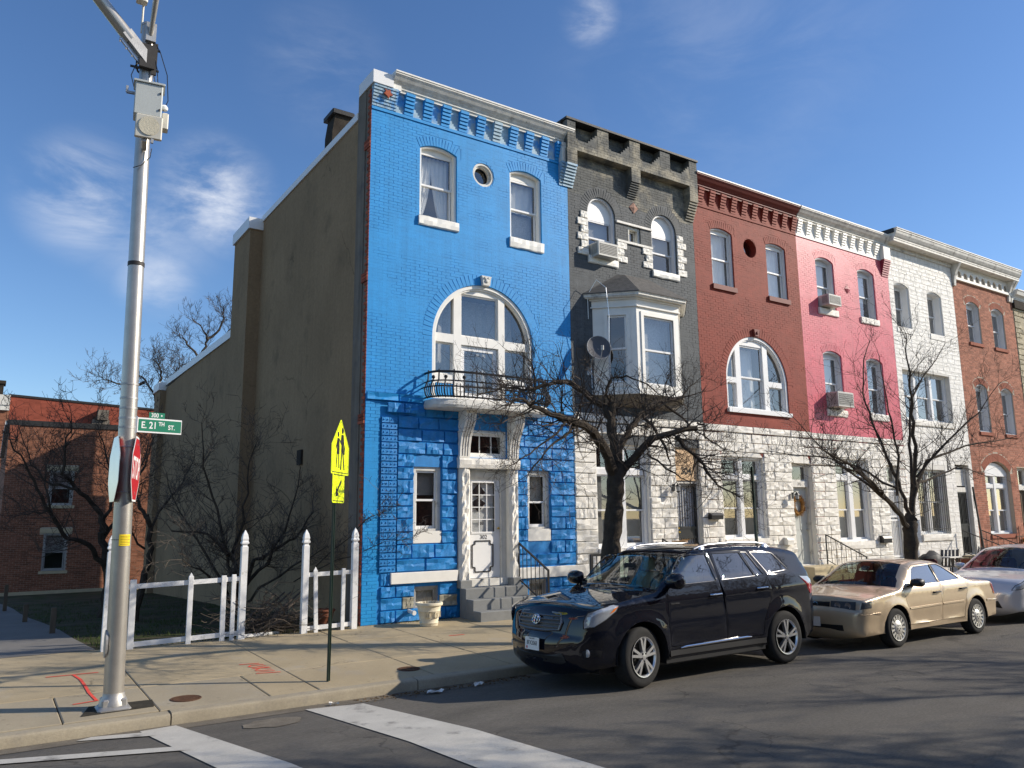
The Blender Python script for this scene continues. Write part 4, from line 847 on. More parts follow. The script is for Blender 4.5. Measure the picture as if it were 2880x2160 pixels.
mb = MB(); f = [(x, y, 7.525) for x, y in opl(.235)]; tp = [(12.95, YF, 8.2), (13.12, YF-.1, 8.2), (13.95, YF-.1, 8.2), (14.2, YF, 8.2)]; mb.add(f+tp, [(0, 1, 5, 4), (1, 2, 6, 5), (2, 3, 7, 6), (4, 5, 6, 7)]); mb.add([(x, y, 7.501) for x, y in opl(.235)]+f, [(0, 1, 5, 4), (1, 2, 6, 5), (2, 3, 7, 6), (3, 2, 1, 0)]); mb.build('bay_roof', 'shingle', R1)
mb = MB(); u = [(x, y, 5.02) for x, y in opl(.02)]; lo = [(12.4, YF, 4.80), (13.05, YF-.35, 4.86), (14.1, YF-.35, 4.86), (14.75, YF, 4.80)]; mb.add(u+lo, [(1, 0, 4, 5), (2, 1, 5, 6), (3, 2, 6, 7), (7, 6, 5, 4)]); mb.build('bay_underside', 'bay_soffit', R1, fix=True)
G_.finish()
# ---------------------------------------------------------------- red house
RD = House('red_row_house', 'dark red painted row house with a wide half-round window above white rough stone', 15.83, 20.41, 'red_paint'); R2 = RD.root
RS = dict(h=.14, m='red_trim', rock=False, p=.06, o=.04)
for a, b in ((16.52, 17.43), (18.92, 19.84)): window(RD, a, b, 8.54, 10.15, .10, y=.1, fr=.05, arch=.22, zm=.5, sl=RS, cur=('full',), cas='grey_vinyl')
round_window(RD, 18.19, 9.89, .285, 'red_trim', None, tr=False)
win, Y = arched(RD, 18.18, 1.33, 5.90, 5.05, 1.31, (17.35, 17.56), (18.54, 18.75), 5.80, 5.96, 6.93, 'white_vinyl', False)
sash(win, 17.56, 18.54, 5.98, 6.93, Y+.0, .045); sash(win, 17.57, 18.53, 5.09, 6.0, Y+.03, .045); drape(win, (17.6, 18.5, 6.9, 17.6, 18.5, 5.1), Y+.3)
for a, b in ((16.94, 17.35), (18.75, 19.4)): sash(win, a, b, 5.09, 5.80, Y+.01, .03); drape(win, (a, b, 5.78, a, b, 5.1), Y+.3)
sill(win, 16.82, 19.56, 4.94, 5.05, 'white_vinyl', .07, False)
mb = MB(); mb.prism([(18.10, 7.215), (18.26, 7.215), (18.30, 7.42), (18.06, 7.42)], YF-.08, YF, 'y'); mb.lathe([(.03, -.02), (.05, 0), (.03, .02)], 8, (18.18, YF-.09, 7.31), 'y'); mb.build('keystone', 'red_trim', R2, fix=True)
pair_window(RD, 16.46, 18.17, 1.50, 3.72, 3.10, cur=('v1',), slz=.16, mull=.14, hd=.12)
door_open(RD, 19.41, 20.33, .70, 3.62)
def entry(H, x0, x1, z0, zl, z1, dm='white_vinyl', glass_top=True, fm='white_old', tw_=.62):
    mb = MB(); ring(mb, headpoly(x0, x1, z0, z1), headpoly(x0+.06, x1-.06, z0+.02, z1-.05), YF+.12, .1); mb.box(x0+.06, x1-.06, YF+.10, YF+.22, zl, zl+.17); room(mb, x0+.06, x1-.06, zl+.17, z1-.05, YF+.2, .6)
    f = mb.build('door_frame', [fm, 'dark_room'], H.root); sash(f, x0+.06, x1-.06, zl+.17, z1-.05, YF+.16, .05, fm)
    mb = MB(); mb.box(x0+.06, x1-.06, YF+.2, YF+.24, z0+.02, zl)
    for a, b in ((z0+.15, z0+.85), (z0+1.0, zl-.15)): mb.box(x0+.18, (x0+x1)/2-.04, YF+.188, YF+.2, a, b); mb.box((x0+x1)/2+.04, x1-.18, YF+.188, YF+.2, a, b)
    d = mb.build('door', dm, H.root); mb = MB(); mb.lathe([(.02, 0), (.03, -.04), (.02, -.07)], 8, (x1-.14, YF+.19, z0+1.0), 'y'); mb.lathe([(.02, 0), (.02, -.02)], 8, (x1-.14, YF+.19, z0+1.18), 'y'); mb.build('handle', 'galv_dull', d); return d, f
d, f = entry(RD, 19.41, 20.33, .70, 2.93, 3.62, 'box_grey')
text('306', .13, 'house_number', 'white_old', f, Matrix.Translation((19.86, YF+.098, 3.02)) @ FACE_S, ext=.006)
RD.wall(-.3, 11.5, m='red_paint', zsplit=4.56, m2='white_stone')
RD.ashlar(15.83, 20.41, .85, 4.36, 'white_stone', .256, rough=.75, rnd=31, blocks=RD.open+[headpoly(16.43, 18.2, 1.3, 3.72)]); RD.ashlar(15.83, 20.41, .12, .85, 'white_stone', .3, rnd=32); RD.ashlar(15.83, 20.41, 4.37, 4.565, 'white_stone', .2, (.6, 1.1), YF-.03, .6, rnd=33)
RD.brickwork(15.83, 20.41, 4.57, 10.72, YF, jy=.003)
def corbel_table(H, x0, x1, m, mc, mcap, n, first, pitch, w=.215, zc=11.26, ztop=11.60, x1c=None):
    mb = MB(); mb.box(x0, x1, YF-.022, YF+.01, 10.735, 10.80); mb.box(x0, x1, YF+.0, YF+.008, 10.80, 11.3); mb.build('string_course', m, H.root)
    for i in range(n): H.dentil(first+pitch*i, w, 10.80, zc+.01, .12, m)
    H.cornice(CORN(zc, ztop), x0-.02, (x1c or x1)+.02, mc); mb = MB(); mb.box(x0-.02, (x1c or x1)+.03, YF-.285, YF+.1, ztop+.002, ztop+.035); mb.build('cornice_cap', mcap, H.root)
corbel_table(RD, 15.83, 20.41, 'red_paint', 'red_trim', 'white_paint', 10, 16.03, .462)
RD.body(11.2); RD.finish()
# ---------------------------------------------------------------- pink house
PK = House('pink_row_house', 'bright pink painted row house with white corbel table and diamond tile', 20.41, 25.41, 'pink_paint'); R3 = PK.root
PS = dict(h=.21, m='white_stone')
for a, b, z0, zs, cu in ((21.32, 22.27, 8.55, 10.13, ('b.9',)), (23.58, 24.55, 8.55, 10.13, ('b.6',)), (21.35, 22.31, 5.33, 7.07, ('b.8',)), (23.65, 24.60, 5.33, 7.07, ('g.5',))):
    window(PK, a, b, z0, zs, .13, y=.16, fr=.06, arch=.22, zt=zs-.06, sl=PS, cur=cu, cas='grey_vinyl', fill='grey_vinyl')
pair_window(PK, 21.53, 23.20, 1.32, 3.82, 3.17, cur=('b1',) , slz=.24, mull=.2, hd=.15)
door_open(PK, 24.24, 24.98, .72, 3.70)
entry(PK, 24.24, 24.98, .72, 2.95, 3.70, 'white_vinyl')
mb = MB(); y = YF+.1
for a, b in ((24.29, 24.35), (24.87, 24.93)): mb.box(a, b, y, y+.03, .75, 2.9)
for z in (.76, 1.9, 2.02, 2.83): mb.box(24.35, 24.87, y+.001, y+.029, z, z+.06)
for i in range(1, 6): x = 24.35+.52*i/6; mb.bar((x, y+.015, .82), (x, y+.015, 1.9), .02); mb.bar((x, y+.015, 2.08), (x, y+.015, 2.83), .02)
mb.build('security_door', 'white_vinyl', R3)
PK.wall(-.3, 11.5, m='pink_paint', zsplit=4.545, m2='white_stone')
PK.ashlar(20.41, 25.41, .85, 4.36, 'white_stone', .256, rough=.75, rnd=41, blocks=PK.open+[headpoly(21.5, 23.22, 1.1, 3.82)]); PK.ashlar(20.41, 25.41, .12, .85, 'white_stone', .3, rnd=42); PK.ashlar(20.41, 25.41, 4.37, 4.55, 'white_stone', .2, (.6, 1.1), YF-.03, .6, rnd=43)
dm = [(22.78, 9.39), (22.935, 9.24), (23.09, 9.39), (22.935, 9.54)]
PK.brickwork(20.41, 25.41, 4.555, 10.70, YF, blocks=PK.block+[dm], jy=.003)
mb = MB(); mb.add([(a, YF-.012, b) for a, b in dm]+[(22.935, YF-.045, 9.39)], [(0, 1, 4), (1, 2, 4), (2, 3, 4), (3, 0, 4)]); mb.build('terracotta_diamond', 'magenta_paint', R3)
corbel_table(PK, 20.41, 25.41, 'white_paint', 'white_old', 'white_paint', 10, 20.47, .466)
mb = MB(); mb.box(25.02, 25.42, YF-.16, YF, 10.77, 11.26); mb.build('bracket_block', 'white_paint', R3)
mb = MB(); n = 8
for i in range(n): q = .16*(i+1)/n; h = .58/n; mb.box(25.02, 25.41, YF-q, YF+.01, 10.18+i*h+.014, 10.18+(i+1)*h); mb.box(25.03, 25.40, YF-q+.035, YF+.01, 10.18+i*h-.001, 10.18+i*h+.015)
mb.build('bracket', 'magenta_paint', R3)
PK.body(11.2); PK.finish()
# ---------------------------------------------------------------- white formstone house
WH = House('white_row_house', 'white row house faced in flat imitation stone with plain windows, right of the pink house', 25.41, 29.75, 'formstone', 'formstone_joint'); R4 = WH.root
for a, b in ((25.72, 26.66), (27.85, 28.82)): window(WH, a, b, 8.52, 10.0, .12, y=.24, fr=.05, cur=('g.5',), cas='white_vinyl', sl=dict(h=.2, rock=False, p=.02, m='formstone'))
pair_window(WH, 25.75, 28.80, 5.30, 7.02, 6.9, ymul=.22, tr=False, n=3, mull=.14, cur=('g.5',), slz=.2)
pair_window(WH, 26.02, 27.86, 1.44, 3.62, 3.3, ymul=.2, tr=False, mull=.14, cur=(), slz=.22, bars=True)
door_open(WH, 28.55, 29.50, .70, 3.84)
d, f = entry(WH, 28.62, 29.46, .72, 2.88, 3.80, 'black_iron', fm='white_old')
mb = MB(); mb.box(28.66, 29.42, YF+.16, YF+.2, 3.05, 3.78); mb.build('transom_board', 'white_old', R4)
mb = MB(); y = YF+.13
for i in range(8): x = 28.70+.66*i/7; mb.bar((x, y, .75), (x, y, 2.86), .018)
for z in (.76, 1.75, 2.85): mb.bar((28.68, y, z), (29.38, y, z), .05, .03)
mb.box(28.7, 29.37, y-.005, y+.005, 1.3, 1.75); mb.build('security_door', 'black_iron', R4)
WH.wall(-.3, 11.45)
WH.ashlar(25.41, 29.75, .12, 11.40, 'formstone', .15, (.25, .62), rough=.25, rnd=51, jitter=.04, y=YF+.012) if False else None
# courses of shallow cast blocks: 300 nearest single, the rest one part
R = random.Random(5); z = .12; cand = []
while z < 11.36:
    h = R.choice((.14, .16, .19, .12)); iv = [(25.41, 29.75)]
    for b in WH.open:
        sp = [v for v in (span(b, z+.01), span(b, z+h/2), span(b, z+h-.01)) if v]
        if sp:
            lo, hi = min(v[0] for v in sp), max(v[1] for v in sp); iv = [j for a, c in iv for j in ((a, min(c, lo)), (max(a, hi), c)) if j[1]-j[0] > .05]
    for a, c in iv:
        x = a
        while x < c-.02:
            w = R.uniform(.25, .62); w = c-x if c-x-w < .2 else w; cand.append((x, z, w, h)); x += w
    z += h
cand.sort(key=lambda b: (Vector((b[0], YF, b[1]))-CAM).length); rest = MB()
for i, (x, z, w, h) in enumerate(cand):
    me = unit_stone('formstone', i % 9, .28)
    if i < 300: o = link('stone', me, R4); o.location = Vector((x+.004, YF+.016, z+.004))-R4.location; o.scale = (w-.008, .8, h-.008)
    else: rest.add([(x+.004+v.co.x*(w-.008), YF+.016+v.co.y*.8, z+.004+v.co.z*(h-.008)) for v in me.vertices], [tuple(p.vertices) for p in me.polygons])
rest.build('stonework', 'formstone', R4, kind='stuff')
BIGC = lambda z0, z1, d: [(0, z0), (d*.72, z0+.0), (d*.72, z0+.075), (d*.75, z0+.08), (d*.75, z0+.12), (d*.82, z0+.16), (d*.93, z0+.25), (d*.97, z1-.06), (d, z1-.055), (d, z1), (-.3, z1+.02), (-.3, z0)]
WH.cornice(BIGC(11.44, 11.84, .50), 25.36, 29.75, 'white_old'); mb = MB(); mb.box(25.34, 29.76, YF-.52, YF+.1, 11.845, 11.875); mb.build('cornice_cap', 'white_old', R4)
mb = MB(); mb.box(25.30, 25.9, YF-.40, YF+8, 11.72, 11.86); mb.build('roof_edge', 'black_tar', R4); mb = MB(); mb.box(25.41, 29.75, YF-.05, YF+.01, 11.30, 11.45); mb.build('frieze', 'white_old', R4)
WH.body(11.4); WH.finish()
# ---------------------------------------------------------------- brown brick house
BR = House('brown_brick_row_house', 'natural brown brick row house with small arches under its wide white cornice', 29.75, 34.42, 'brown_brick', 'mortar'); R5 = BR.root
BS = dict(h=.12, m='brown_arch', rock=False, p=.05, o=.04)
for a, b, z0, zs in ((30.62, 31.60, 8.54, 10.0), (32.56, 33.55, 8.54, 10.0), (30.64, 31.55, 5.12, 6.78), (32.60, 33.52, 5.12, 6.78)):
    window(BR, a, b, z0, zs, .17, y=.18, fr=.06, arch=.24, am='brown_arch', zt=zs-.03, sl=BS, cur=('g.5', 'white_low') if z0 > 6 else ('g.5', 'white_low'), cas='grey_vinyl', fill='white_vinyl')
po = headpoly(30.63, 32.58, 1.36, 3.66, .38); BR.block.append(BR.arch(30.63, 32.58, 3.66, .38, .3, 'brown_arch'))
lw = pair_window(BR, 30.63, 32.58, 1.36, 3.66, 3.06, ymul=.2, mull=.14, cur=('g1',), hd=.14); BR.open[-1] = po; BR.block[-1] = po; mb = MB(); mb.prism([p for p in headpoly(30.64, 32.57, 3.5, 3.64, .36)], YF+.13, YF+.2, 'y'); mb.build('fanlight_panel', 'white_vinyl', lw); sill(lw, 30.6, 32.6, 1.22, 1.36, 'brown_arch', .05, False)
door_open(BR, 33.15, 34.05, .9, 3.85); entry(BR, 33.15, 34.05, .9, 3.0, 3.85, 'wood_old')
BR.wall(-.3, 11.45, m='mortar')
BR.brickwork(29.75, 34.42, .55, 10.86, YF, jy=.0025, pl=.214, ph=.0725); mb = MB(); mb.bbox(29.75, 34.42, YF-.03, YF+.01, -.2, .55, .01); mb.build('plinth', 'step_tan', R5)
BR.cornice(BIGC(11.44, 11.84, .50), 29.75, 34.45, 'white_old'); mb = MB(); mb.box(29.75, 34.46, YF-.52, YF+.1, 11.845, 11.875); mb.build('cornice_cap', 'white_paint', R5)
n = 9; fx0, fx1 = 30.05, 34.12; holes = []
for i in range(n): a = fx0+(fx1-fx0)*(i+.16)/n; b = fx0+(fx1-fx0)*(i+.84)/n; holes.append(headpoly(a, b, 10.98, 11.12, .13, 8))
V_, F_ = cdt([(29.8, 10.97), (34.4, 10.97), (34.4, 11.44), (29.8, 11.44)], holes); mb = MB(); mb.add([(a, YF-.05, b) for a, b in V_], F_)
for p in holes: k = len(p); mb.add([(a, YF-.05, b) for a, b in p]+[(a, YF-.004, b) for a, b in p], [(i, (i+1) % k, k+(i+1) % k, k+i) for i in range(k)])
mb.box(29.8, 34.4, YF-.09, YF, 10.87, 10.968); mb.build('arcaded_frieze', 'white_paint', R5)
for x in (29.78, 34.06):
    for dx in ((0,) if x < 30 else (0, .22)): mb = MB(); mb.prism([(YF, 10.6), (YF-.06, 10.62), (YF-.08, 10.8), (YF-.12, 11.0), (YF-.2, 11.2), (YF-.33, 11.4), (YF-.35, 11.44), (YF, 11.44)], x+dx, x+dx+.14, 'x'); mb.build('console', 'white_old', R5, fix=True)
BR.body(11.3); BR.finish()
# ---------------------------------------------------------------- tan stone house at the edge
TN = House('tan_stone_row_house', 'tan stone row house at the far right edge, only a sliver in view', 34.42, 39.2, 'tan_stone'); R6 = TN.root
for a, b, z0 in ((35.3, 36.3, 8.4), (37.3, 38.3, 8.4), (35.3, 36.3, 5.1), (37.3, 38.3, 5.1), (35.3, 37.0, 1.4)): window(TN, a, b, z0, z0+1.6, 0, y=.15, cur=('g.5',))
TN.wall(-.3, 11.2); TN.ashlar(34.44, 39.2, .12, 10.4, 'tan_stone', .24, (.25, .6), rough=.6, rnd=61) if False else None
cand = []; R = random.Random(8); z = .12
while z < 10.4:
    x = 34.44; h = R.choice((.2, .26))
    while x < 39.1:
        w = R.uniform(.25, .6)
        if not any(inside((x+w*t, z+h/2), b) for b in TN.open for t in (0, .5, 1)): cand.append((x, z, w, h))
        x += w
    z += h
cand.sort(key=lambda b: b[0]); rest = MB()
for i, (x, z, w, h) in enumerate(cand):
    me = unit_stone('tan_stone', i % 9, .6)
    if i < 120: o = link('stone', me, R6); o.location = Vector((x+.005, YF, z+.005))-R6.location; o.scale = (w-.01, 1, h-.01)
    else: rest.add([(x+.005+v.co.x*(w-.01), YF+v.co.y, z+.005+v.co.z*(h-.01)) for v in me.vertices], [tuple(p.vertices) for p in me.polygons])
rest.build('stonework', 'tan_stone', R6, kind='stuff'); TN.cornice(CORN(10.75, 11.15, .06, .3), 34.42, 39.2, 'white_paint'); mb = MB(); mb.box(34.42, 39.2, YF-.1, YF, 10.4, 10.75); mb.build('frieze', 'soot_shade_brick', R6)
TN.body(11.0); TN.finish()
# ---------------------------------------------------------------- brick block behind the yard, and the taller wall beyond it
YB = 39.0
YBl = House.__new__(House); YBl.x0, YBl.x1 = .68, 9.0; YBl.root = thing('brick_apartment_house', 'low brown brick apartment house behind the yard, left edge of the photo', 'apartment house', (4, YB, -.85)); YBl.P = 'yard_brick'; YBl.open = []; YBl.block = []; YBl.bricks = []; YBl.joint = 'mortar'
RB = YBl.root; ysave = YF; YF = YB
for a, b, z0, z1 in ((2.32, 3.24, 2.85, 4.33), (2.28, 3.18, .12, 1.68)):
    w = window(YBl, a, b, z0, z1, 0, y=.1, fr=.07, cas='galv_dull', sm='galv_dull', cur=('g.5',)); mb = MB(); mb.box(a-.15, b+.15, YF-.02, YF+.02, z1, z1+.2); mb.build('lintel', 'step_tan', w); sill(w, a-.08, b+.08, z0-.12, z0, 'step_tan', .05, False)
YBl.block += [headpoly(2.17, 3.39, 4.33, 4.53), headpoly(2.13, 3.33, 1.68, 1.88)]
YBl.wall(-1.6, 6.25, y=YB+.005, m='mortar', depth=.2); YBl.brickwork(.68, 6.6, -.7, 6.2, YF, 'yard_brick', pl=.23, ph=.0775, jy=.003)
mb = MB(); mb.box(.6, 9.05, YF-.05, YF+.3, 6.2, 6.42); mb.build('parapet_edge', 'black_tar', RB); mb = MB(); mb.box(.55, 9, YF-.08, YF+.05, -1.6, -.68); mb.build('foundation', 'step_tan', RB)
mb = MB(); mb.box(.68, .9, YF+.02, YF+14, -1.6, 6.2); mb.box(.9, 9, YF+13.8, YF+14, -1.6, 6); mb.build('side_wall', 'yard_brick', RB); mb = MB(); mb.box(.9, 9, YF+.3, YF+13.8, 5.9, 6.0); mb.build('roof', 'roof_felt', RB)
mb = MB(); mb.prism([(YF-.02, 6.36), (YF+1.5, 6.2), (YF+6, 5.4), (YF+6, 5.2), (YF-.02, 6.2)], .52, .68, 'x'); mb.build('coping', 'white_old', RB, fix=True)
mb = MB(); mb.box(.7, 1.05, YF-.04, YF, 5.6, 6.2); mb.build('corner_panel', 'brown_arch', RB)
YBl.finish(); YF = ysave
fr = thing('tall_red_brick_building', 'taller building with a blank orange-red brick wall rising behind the low apartment house', 'building', (5, 54, -1.2)); mb = MB(); mb.prism([(.85, -1.3), (12, -1.3), (12, 9.0), (.85, 9.45)], 54, 66, 'y'); mb.build('wall', 'far_red', fr, fix=True); mb = MB(); mb.prism([(.8, 9.45), (12, 9.0), (12, 9.12), (.8, 9.58)], 53.95, 66, 'y'); mb.build('roof_edge', 'black_tar', fr, fix=True)
mb = MB(); mb.box(.25, .85, 53.8, 66, 8.9, 9.5); mb.box(.35, .85, 53.85, 66, 8.6, 8.9); mb.build('cornice', 'white_old', fr); mb = MB(); mb.box(.4, .85, 54, 66, -1.3, 8.6); mb.build('side_wall', 'yard_brick', fr); mb = MB(); mb.box(-.1, .5, 57, 58, 9.5, 10.6); mb.bbox(-.2, .6, 56.9, 58.1, 10.6, 10.8, .02); mb.build('chimney', 'soot_shade_brick', fr)
mb = MB(); mb.box(5.4, 6.0, 53.4, 54, 8.3, 8.9); mb.prism([(5.15, 6.9), (6.1, 6.9), (6.1, 8.3), (5.6, 8.6), (5.15, 8.3)], 53.6, 54, 'y'); mb.build('chimney', 'stucco_grey', fr, fix=True)
# ================================================================ street furniture
def frame_m(c, n):                                          # matrix: local x = viewer's right, y = up, z = out of the sign
    n = Vector(n).normalized(); r = Vector((0, 0, 1)).cross(n).normalized(); u = n.cross(r)
    return Matrix(((r.x, u.x, n.x, c[0]), (r.y, u.y, n.y, c[1]), (r.z, u.z, n.z, c[2]), (0, 0, 0, 1)))
def plate(poly, t, M, name, m, parent=None, off=0, **kw):
    mb = MB(); k = len(poly); mb.add([tuple(M @ Vector((x, y, off))) for x, y in poly]+[tuple(M @ Vector((x, y, off+t))) for x, y in poly], [(i, (i+1) % k, k+(i+1) % k, k+i) for i in range(k)]+[tuple(range(k-1, -1, -1)), tuple(range(k, 2*k))]); return mb.build(name, m, parent, **kw)
def rrect(w, h, r=.03, n=4):
    p = []
    for cx, cy, a0 in ((w/2-r, h/2-r, 0), (-w/2+r, h/2-r, pi/2), (-w/2+r, -h/2+r, pi), (w/2-r, -h/2+r, 1.5*pi)): p += [(cx+r*cos(a0+pi/2*i/n), cy+r*sin(a0+pi/2*i/n)) for i in range(n+1)]
    return p
PX, PY = 1.42, 10.24; LAT = Vector((.9905, -.1375, 0)); DEP = Vector((.1375, .9905, 0))
def pp(l, z, d=0): v = Vector((PX, PY, 0))+LAT*l+DEP*d; return (v.x, v.y, z)
def ax(z): return -.0185*z                                  # the pole leans a little to the left
pole = thing('utility_pole', 'tall round galvanized steel pole at the corner, carrying the stop sign and boxes', 'pole', (PX, PY, .04))
mb = MB(); mb.tube([pp(ax(z), z) for z in (.10, 2, 4, 6, 8.42)], [.108, .102, .094, .088, .080], 24); mb.build('shaft', 'galv', pole, smooth=True)
mb = MB(); mb.bbox(PX-.17, PX+.17, PY-.17, PY+.17, .035, .085, .03); mb.lathe([(.15, 0), (.145, .05), (.118, .10), (.112, .14)], 20, (PX, PY, .075)); mb.build('base_flange', 'galv_dull', pole, smooth=True, ang=40)
for a in range(4):
    x, y = PX+.13*cos(pi/4+a*pi/2), PY+.13*sin(pi/4+a*pi/2); mb = MB(); mb.bbox(x-.035, x+.035, y-.035, y+.035, .08, .16, .012); mb.build('bolt_cover', 'galv_dull', pole)
for z in (3.73, 3.56, 3.44, 3.32, 3.21, 2.28): mb = MB(); mb.tube([pp(ax(z), z-.012), pp(ax(z), z+.012)], .1005, 20, cap=False); mb.build('strap', 'galv_dull', pole, smooth=True)
mb = MB(); mb.tube([pp(ax(5.22), 5.20), pp(ax(5.22), 5.25)], .096, 20, cap=False); mb.build('strap', 'steel_dark', pole, smooth=True)
mb = MB(); c = pp(ax(.75)-.104, .75, -.01); mb.lathe([(.09, -.012), (.09, .012), (.07, .016)], 18, c, 'x'); [mb.v.__setitem__(i, (v[0], v[1], .75+(v[2]-.75)*1.7)) for i, v in enumerate(mb.v)]; mb.build('handhole_cover', 'galv_dull', pole)
mb = MB(); z = 8.42; mb.tube([pp(ax(z), z), pp(ax(z), z+.03), pp(ax(z), z+.05)], [.086, .086, .05], 18); mb.build('pole_cap', 'galv_dull', pole, smooth=True, ang=40)
mb = MB(); a = Vector(pp(-.17, 7.93, -.08)); b = Vector(pp(-3.0, 10.85, -.9)); mb.tube([a.lerp(b, t) for t in (.06, .4, 1)], [.082, .072, .055], 18); mb.build('mast_arm', 'galv', pole, smooth=True)
mb = MB(); mb.bar(a.lerp(b, -.02), a.lerp(b, .085), .15, .13); mb.build('arm_clamp', 'galv_dull', pole)
mb = MB(); q = Vector((0, 0, -.13)); mb.bar(a.lerp(b, .0)+q, a.lerp(b, .10)+q, .03, .05); [mb.bar(a.lerp(b, t)+q, a.lerp(b, t)+q+Vector((-.03, -.03, -.05)), .014) for t in (.02, .045, .07, .095)]; mb.build('clamp_plate', 'alu', pole)
mb = MB(); mb.bar(pp(-.26, 7.76, -.09), pp(-.26, 8.12, -.09), .03, .02); mb.bar(pp(-.06, 7.72, -.1), pp(-.06, 8.15, -.1), .03, .06)
for z in (7.80, 8.08): mb.tube([pp(ax(z)+.105*cos(t), z, .105*sin(t)) for t in np.linspace(0, 2*pi, 17)], .012, 4); mb.bar(pp(-.33, z-.02, -.1), pp(-.0, z-.02, -.1), .022)
mb.box(*sorted((pp(-.25, 0)[0], pp(-.07, 0)[0])), PY-.13, PY-.09, 7.78, 8.1); mb.build('arm_bracket', 'steel_dark', pole)
mb = MB(); mb.tube([pp(-.13, 8.18, -.11), pp(-.10, 8.5, -.3), pp(-.02, 9.3, -.9), pp(.1, 10.6, -1.9)], [.026, .034, .04, .045], 12); mb.build('lamp_arm', 'galv', pole, smooth=True); mb = MB(); z = 8.3
mb.box(*sorted((pp(-.20, 0)[0], pp(-.08, 0)[0])), PY-.14, PY-.07, 8.15, 8.40); mb.build('arm_bracket', 'galv_dull', pole)
mb = MB(); mb.tube([pp(-.235, 8.32), pp(-.235, 8.72)], .013, 8); mb.bbox(pp(-.33, 0)[0], pp(-.20, 0)[0], PY-.1, PY+.02, 8.70, 8.86, .02); mb.build('antenna', 'box_cream', pole)
mb = MB()
for pts in ([(-.09, 8.2), (.0, 8.05), (.1, 7.75), (.13, 7.4), (.08, 7.25)], [(-.07, 8.0), (-.02, 7.8), (.0, 7.6), (.03, 7.47)], [(-.27, 7.8), (-.31, 7.65), (-.27, 7.5)], [(-.06, 7.72), (-.03, 7.6), (-.03, 7.45)], [(-.02, 6.72), (-.03, 6.6), (-.12, 6.48), (-.21, 6.43)]): mb.tube([pp(l, z, -.11) for l, z in pts], .006, 5)
mb.build('cable', 'black_iron', pole, smooth=True)
mb = MB(); mb.lathe([(.09, 0), (.10, .05), (.09, .10)], 14, pp(-.11, 7.50, -.06)); mb.bar(pp(-.35, 7.44, -.06), pp(-.25, 7.44, -.06), .03); mb.bar(pp(-.345, 7.44, -.06), pp(-.345, 7.52, -.06), .028); mb.build('box_hanger', 'galv_dull', pole)
def fbox3(l0, l1, z0, z1, d0, d1, name, m, parent, b=.012, tilt=0):
    mb = MB(); mb.bbox(l0, l1, d0, d1, z0, z1, b); mb.v = [tuple(Vector((PX, PY, 0))+LAT*x+DEP*(y+tilt*(z-z0))+Vector((0, 0, z))) for x, y, z in mb.v]; return mb.build(name, m, parent)
ub = thing('equipment_box', 'large grey metal equipment box strapped near the top of the steel pole', 'equipment box', pp(-.1, 7.05, -.2))
fbox3(-.25, .065, 7.05, 7.47, -.34, -.10, 'box', 'box_grey', ub); fbox3(-.27, .085, 7.465, 7.49, -.36, -.09, 'lid', 'box_grey', ub, .005); fbox3(.03, .045, 7.12, 7.15, -.352, -.34, 'latch', 'steel_dark', ub, .003); fbox3(.03, .045, 7.34, 7.37, -.352, -.34, 'latch', 'steel_dark', ub, .003)
sb = thing('small_box', 'small beige box fixed at the right of the large grey equipment box', 'equipment box', pp(.11, 7.0, -.1)); fbox3(.07, .15, 6.98, 7.19, -.2, -.06, 'box', 'box_cream', sb); mb = MB(); mb.lathe([(.04, 0), (.05, .03), (.03, .06)], 10, pp(.09, 7.26, -.12)); mb.build('cable_gland', 'sign_white', sb, smooth=True)
an = thing('antenna_panel', 'square cream antenna panel below the grey equipment box on the steel pole', 'antenna', pp(-.05, 6.76, -.2)); fbox3(-.22, .085, 6.76, 7.04, -.33, -.27, 'panel', 'box_cream', an, .012, -.12)
mb = MB(); M = frame_m(pp(-.065, 6.90, -.355), -DEP+Vector((0, 0, -.12))); mb.add([tuple(M @ Vector((.115*cos(2*pi*i/28), .115*sin(2*pi*i/28), .001))) for i in range(28)], [tuple(range(28))]); mb.build('raised_disc', 'planter_cream', an); mb = MB(); mb.bar(pp(-.1, 6.74, -.29), pp(-.1, 6.7, -.1), .05, .05); mb.bar(pp(-.02, 6.76, -.31), pp(-.02, 6.70, -.31), .03); mb.build('mount', 'galv_dull', an)
def octo(r): return [(r*cos(pi/8+i*pi/4)/cos(pi/8), r*sin(pi/8+i*pi/4)/cos(pi/8)) for i in range(8)]
def stop_sign(l, d, z, n, label):
    c = pp(l, z, d); M = frame_m(c, n); t = thing('stop_sign', label, 'stop sign', c, group='stop signs on the steel pole')
    plate(octo(.381), .004, M, 'back_plate', 'alu', t, -.004); plate(octo(.379), .0012, M, 'border', 'sign_white', t, .0003); plate(octo(.357), .0015, M, 'red_face', 'sign_red', t, .0008)
    text('STOP', .36, 'lettering', 'sign_white', t, M @ Matrix.Translation((0, -.005, .0035)), ext=.0006, sx=.72, bold=.006)
    for yy in (-.29, .29): mb = MB(); q = M @ Vector((0, yy, .003)); mb.bar(q, q+(M.to_3x3() @ Vector((0, 0, .006))), .016); mb.build('bolt', 'galv_dull', t)
nR = LAT*.99-DEP*.12; nL = LAT*.975+DEP*.22
stop_sign(ax(2.72)+.112, -.02, 2.72, nR, 'red stop sign on the right side of the steel pole, letters showing'); stop_sign(ax(2.72)-.118, .03, 2.72, LAT*.99+DEP*.15, 'stop sign on the left side of the steel pole, bare metal back showing')
mb = MB()
for z in (2.45, 2.98): mb.tube([pp(ax(z)+.108*cos(t), z, .108*sin(t)) for t in np.linspace(0, 2*pi, 17)], .008, 4)
mb.build('strap', 'galv_dull', pole)
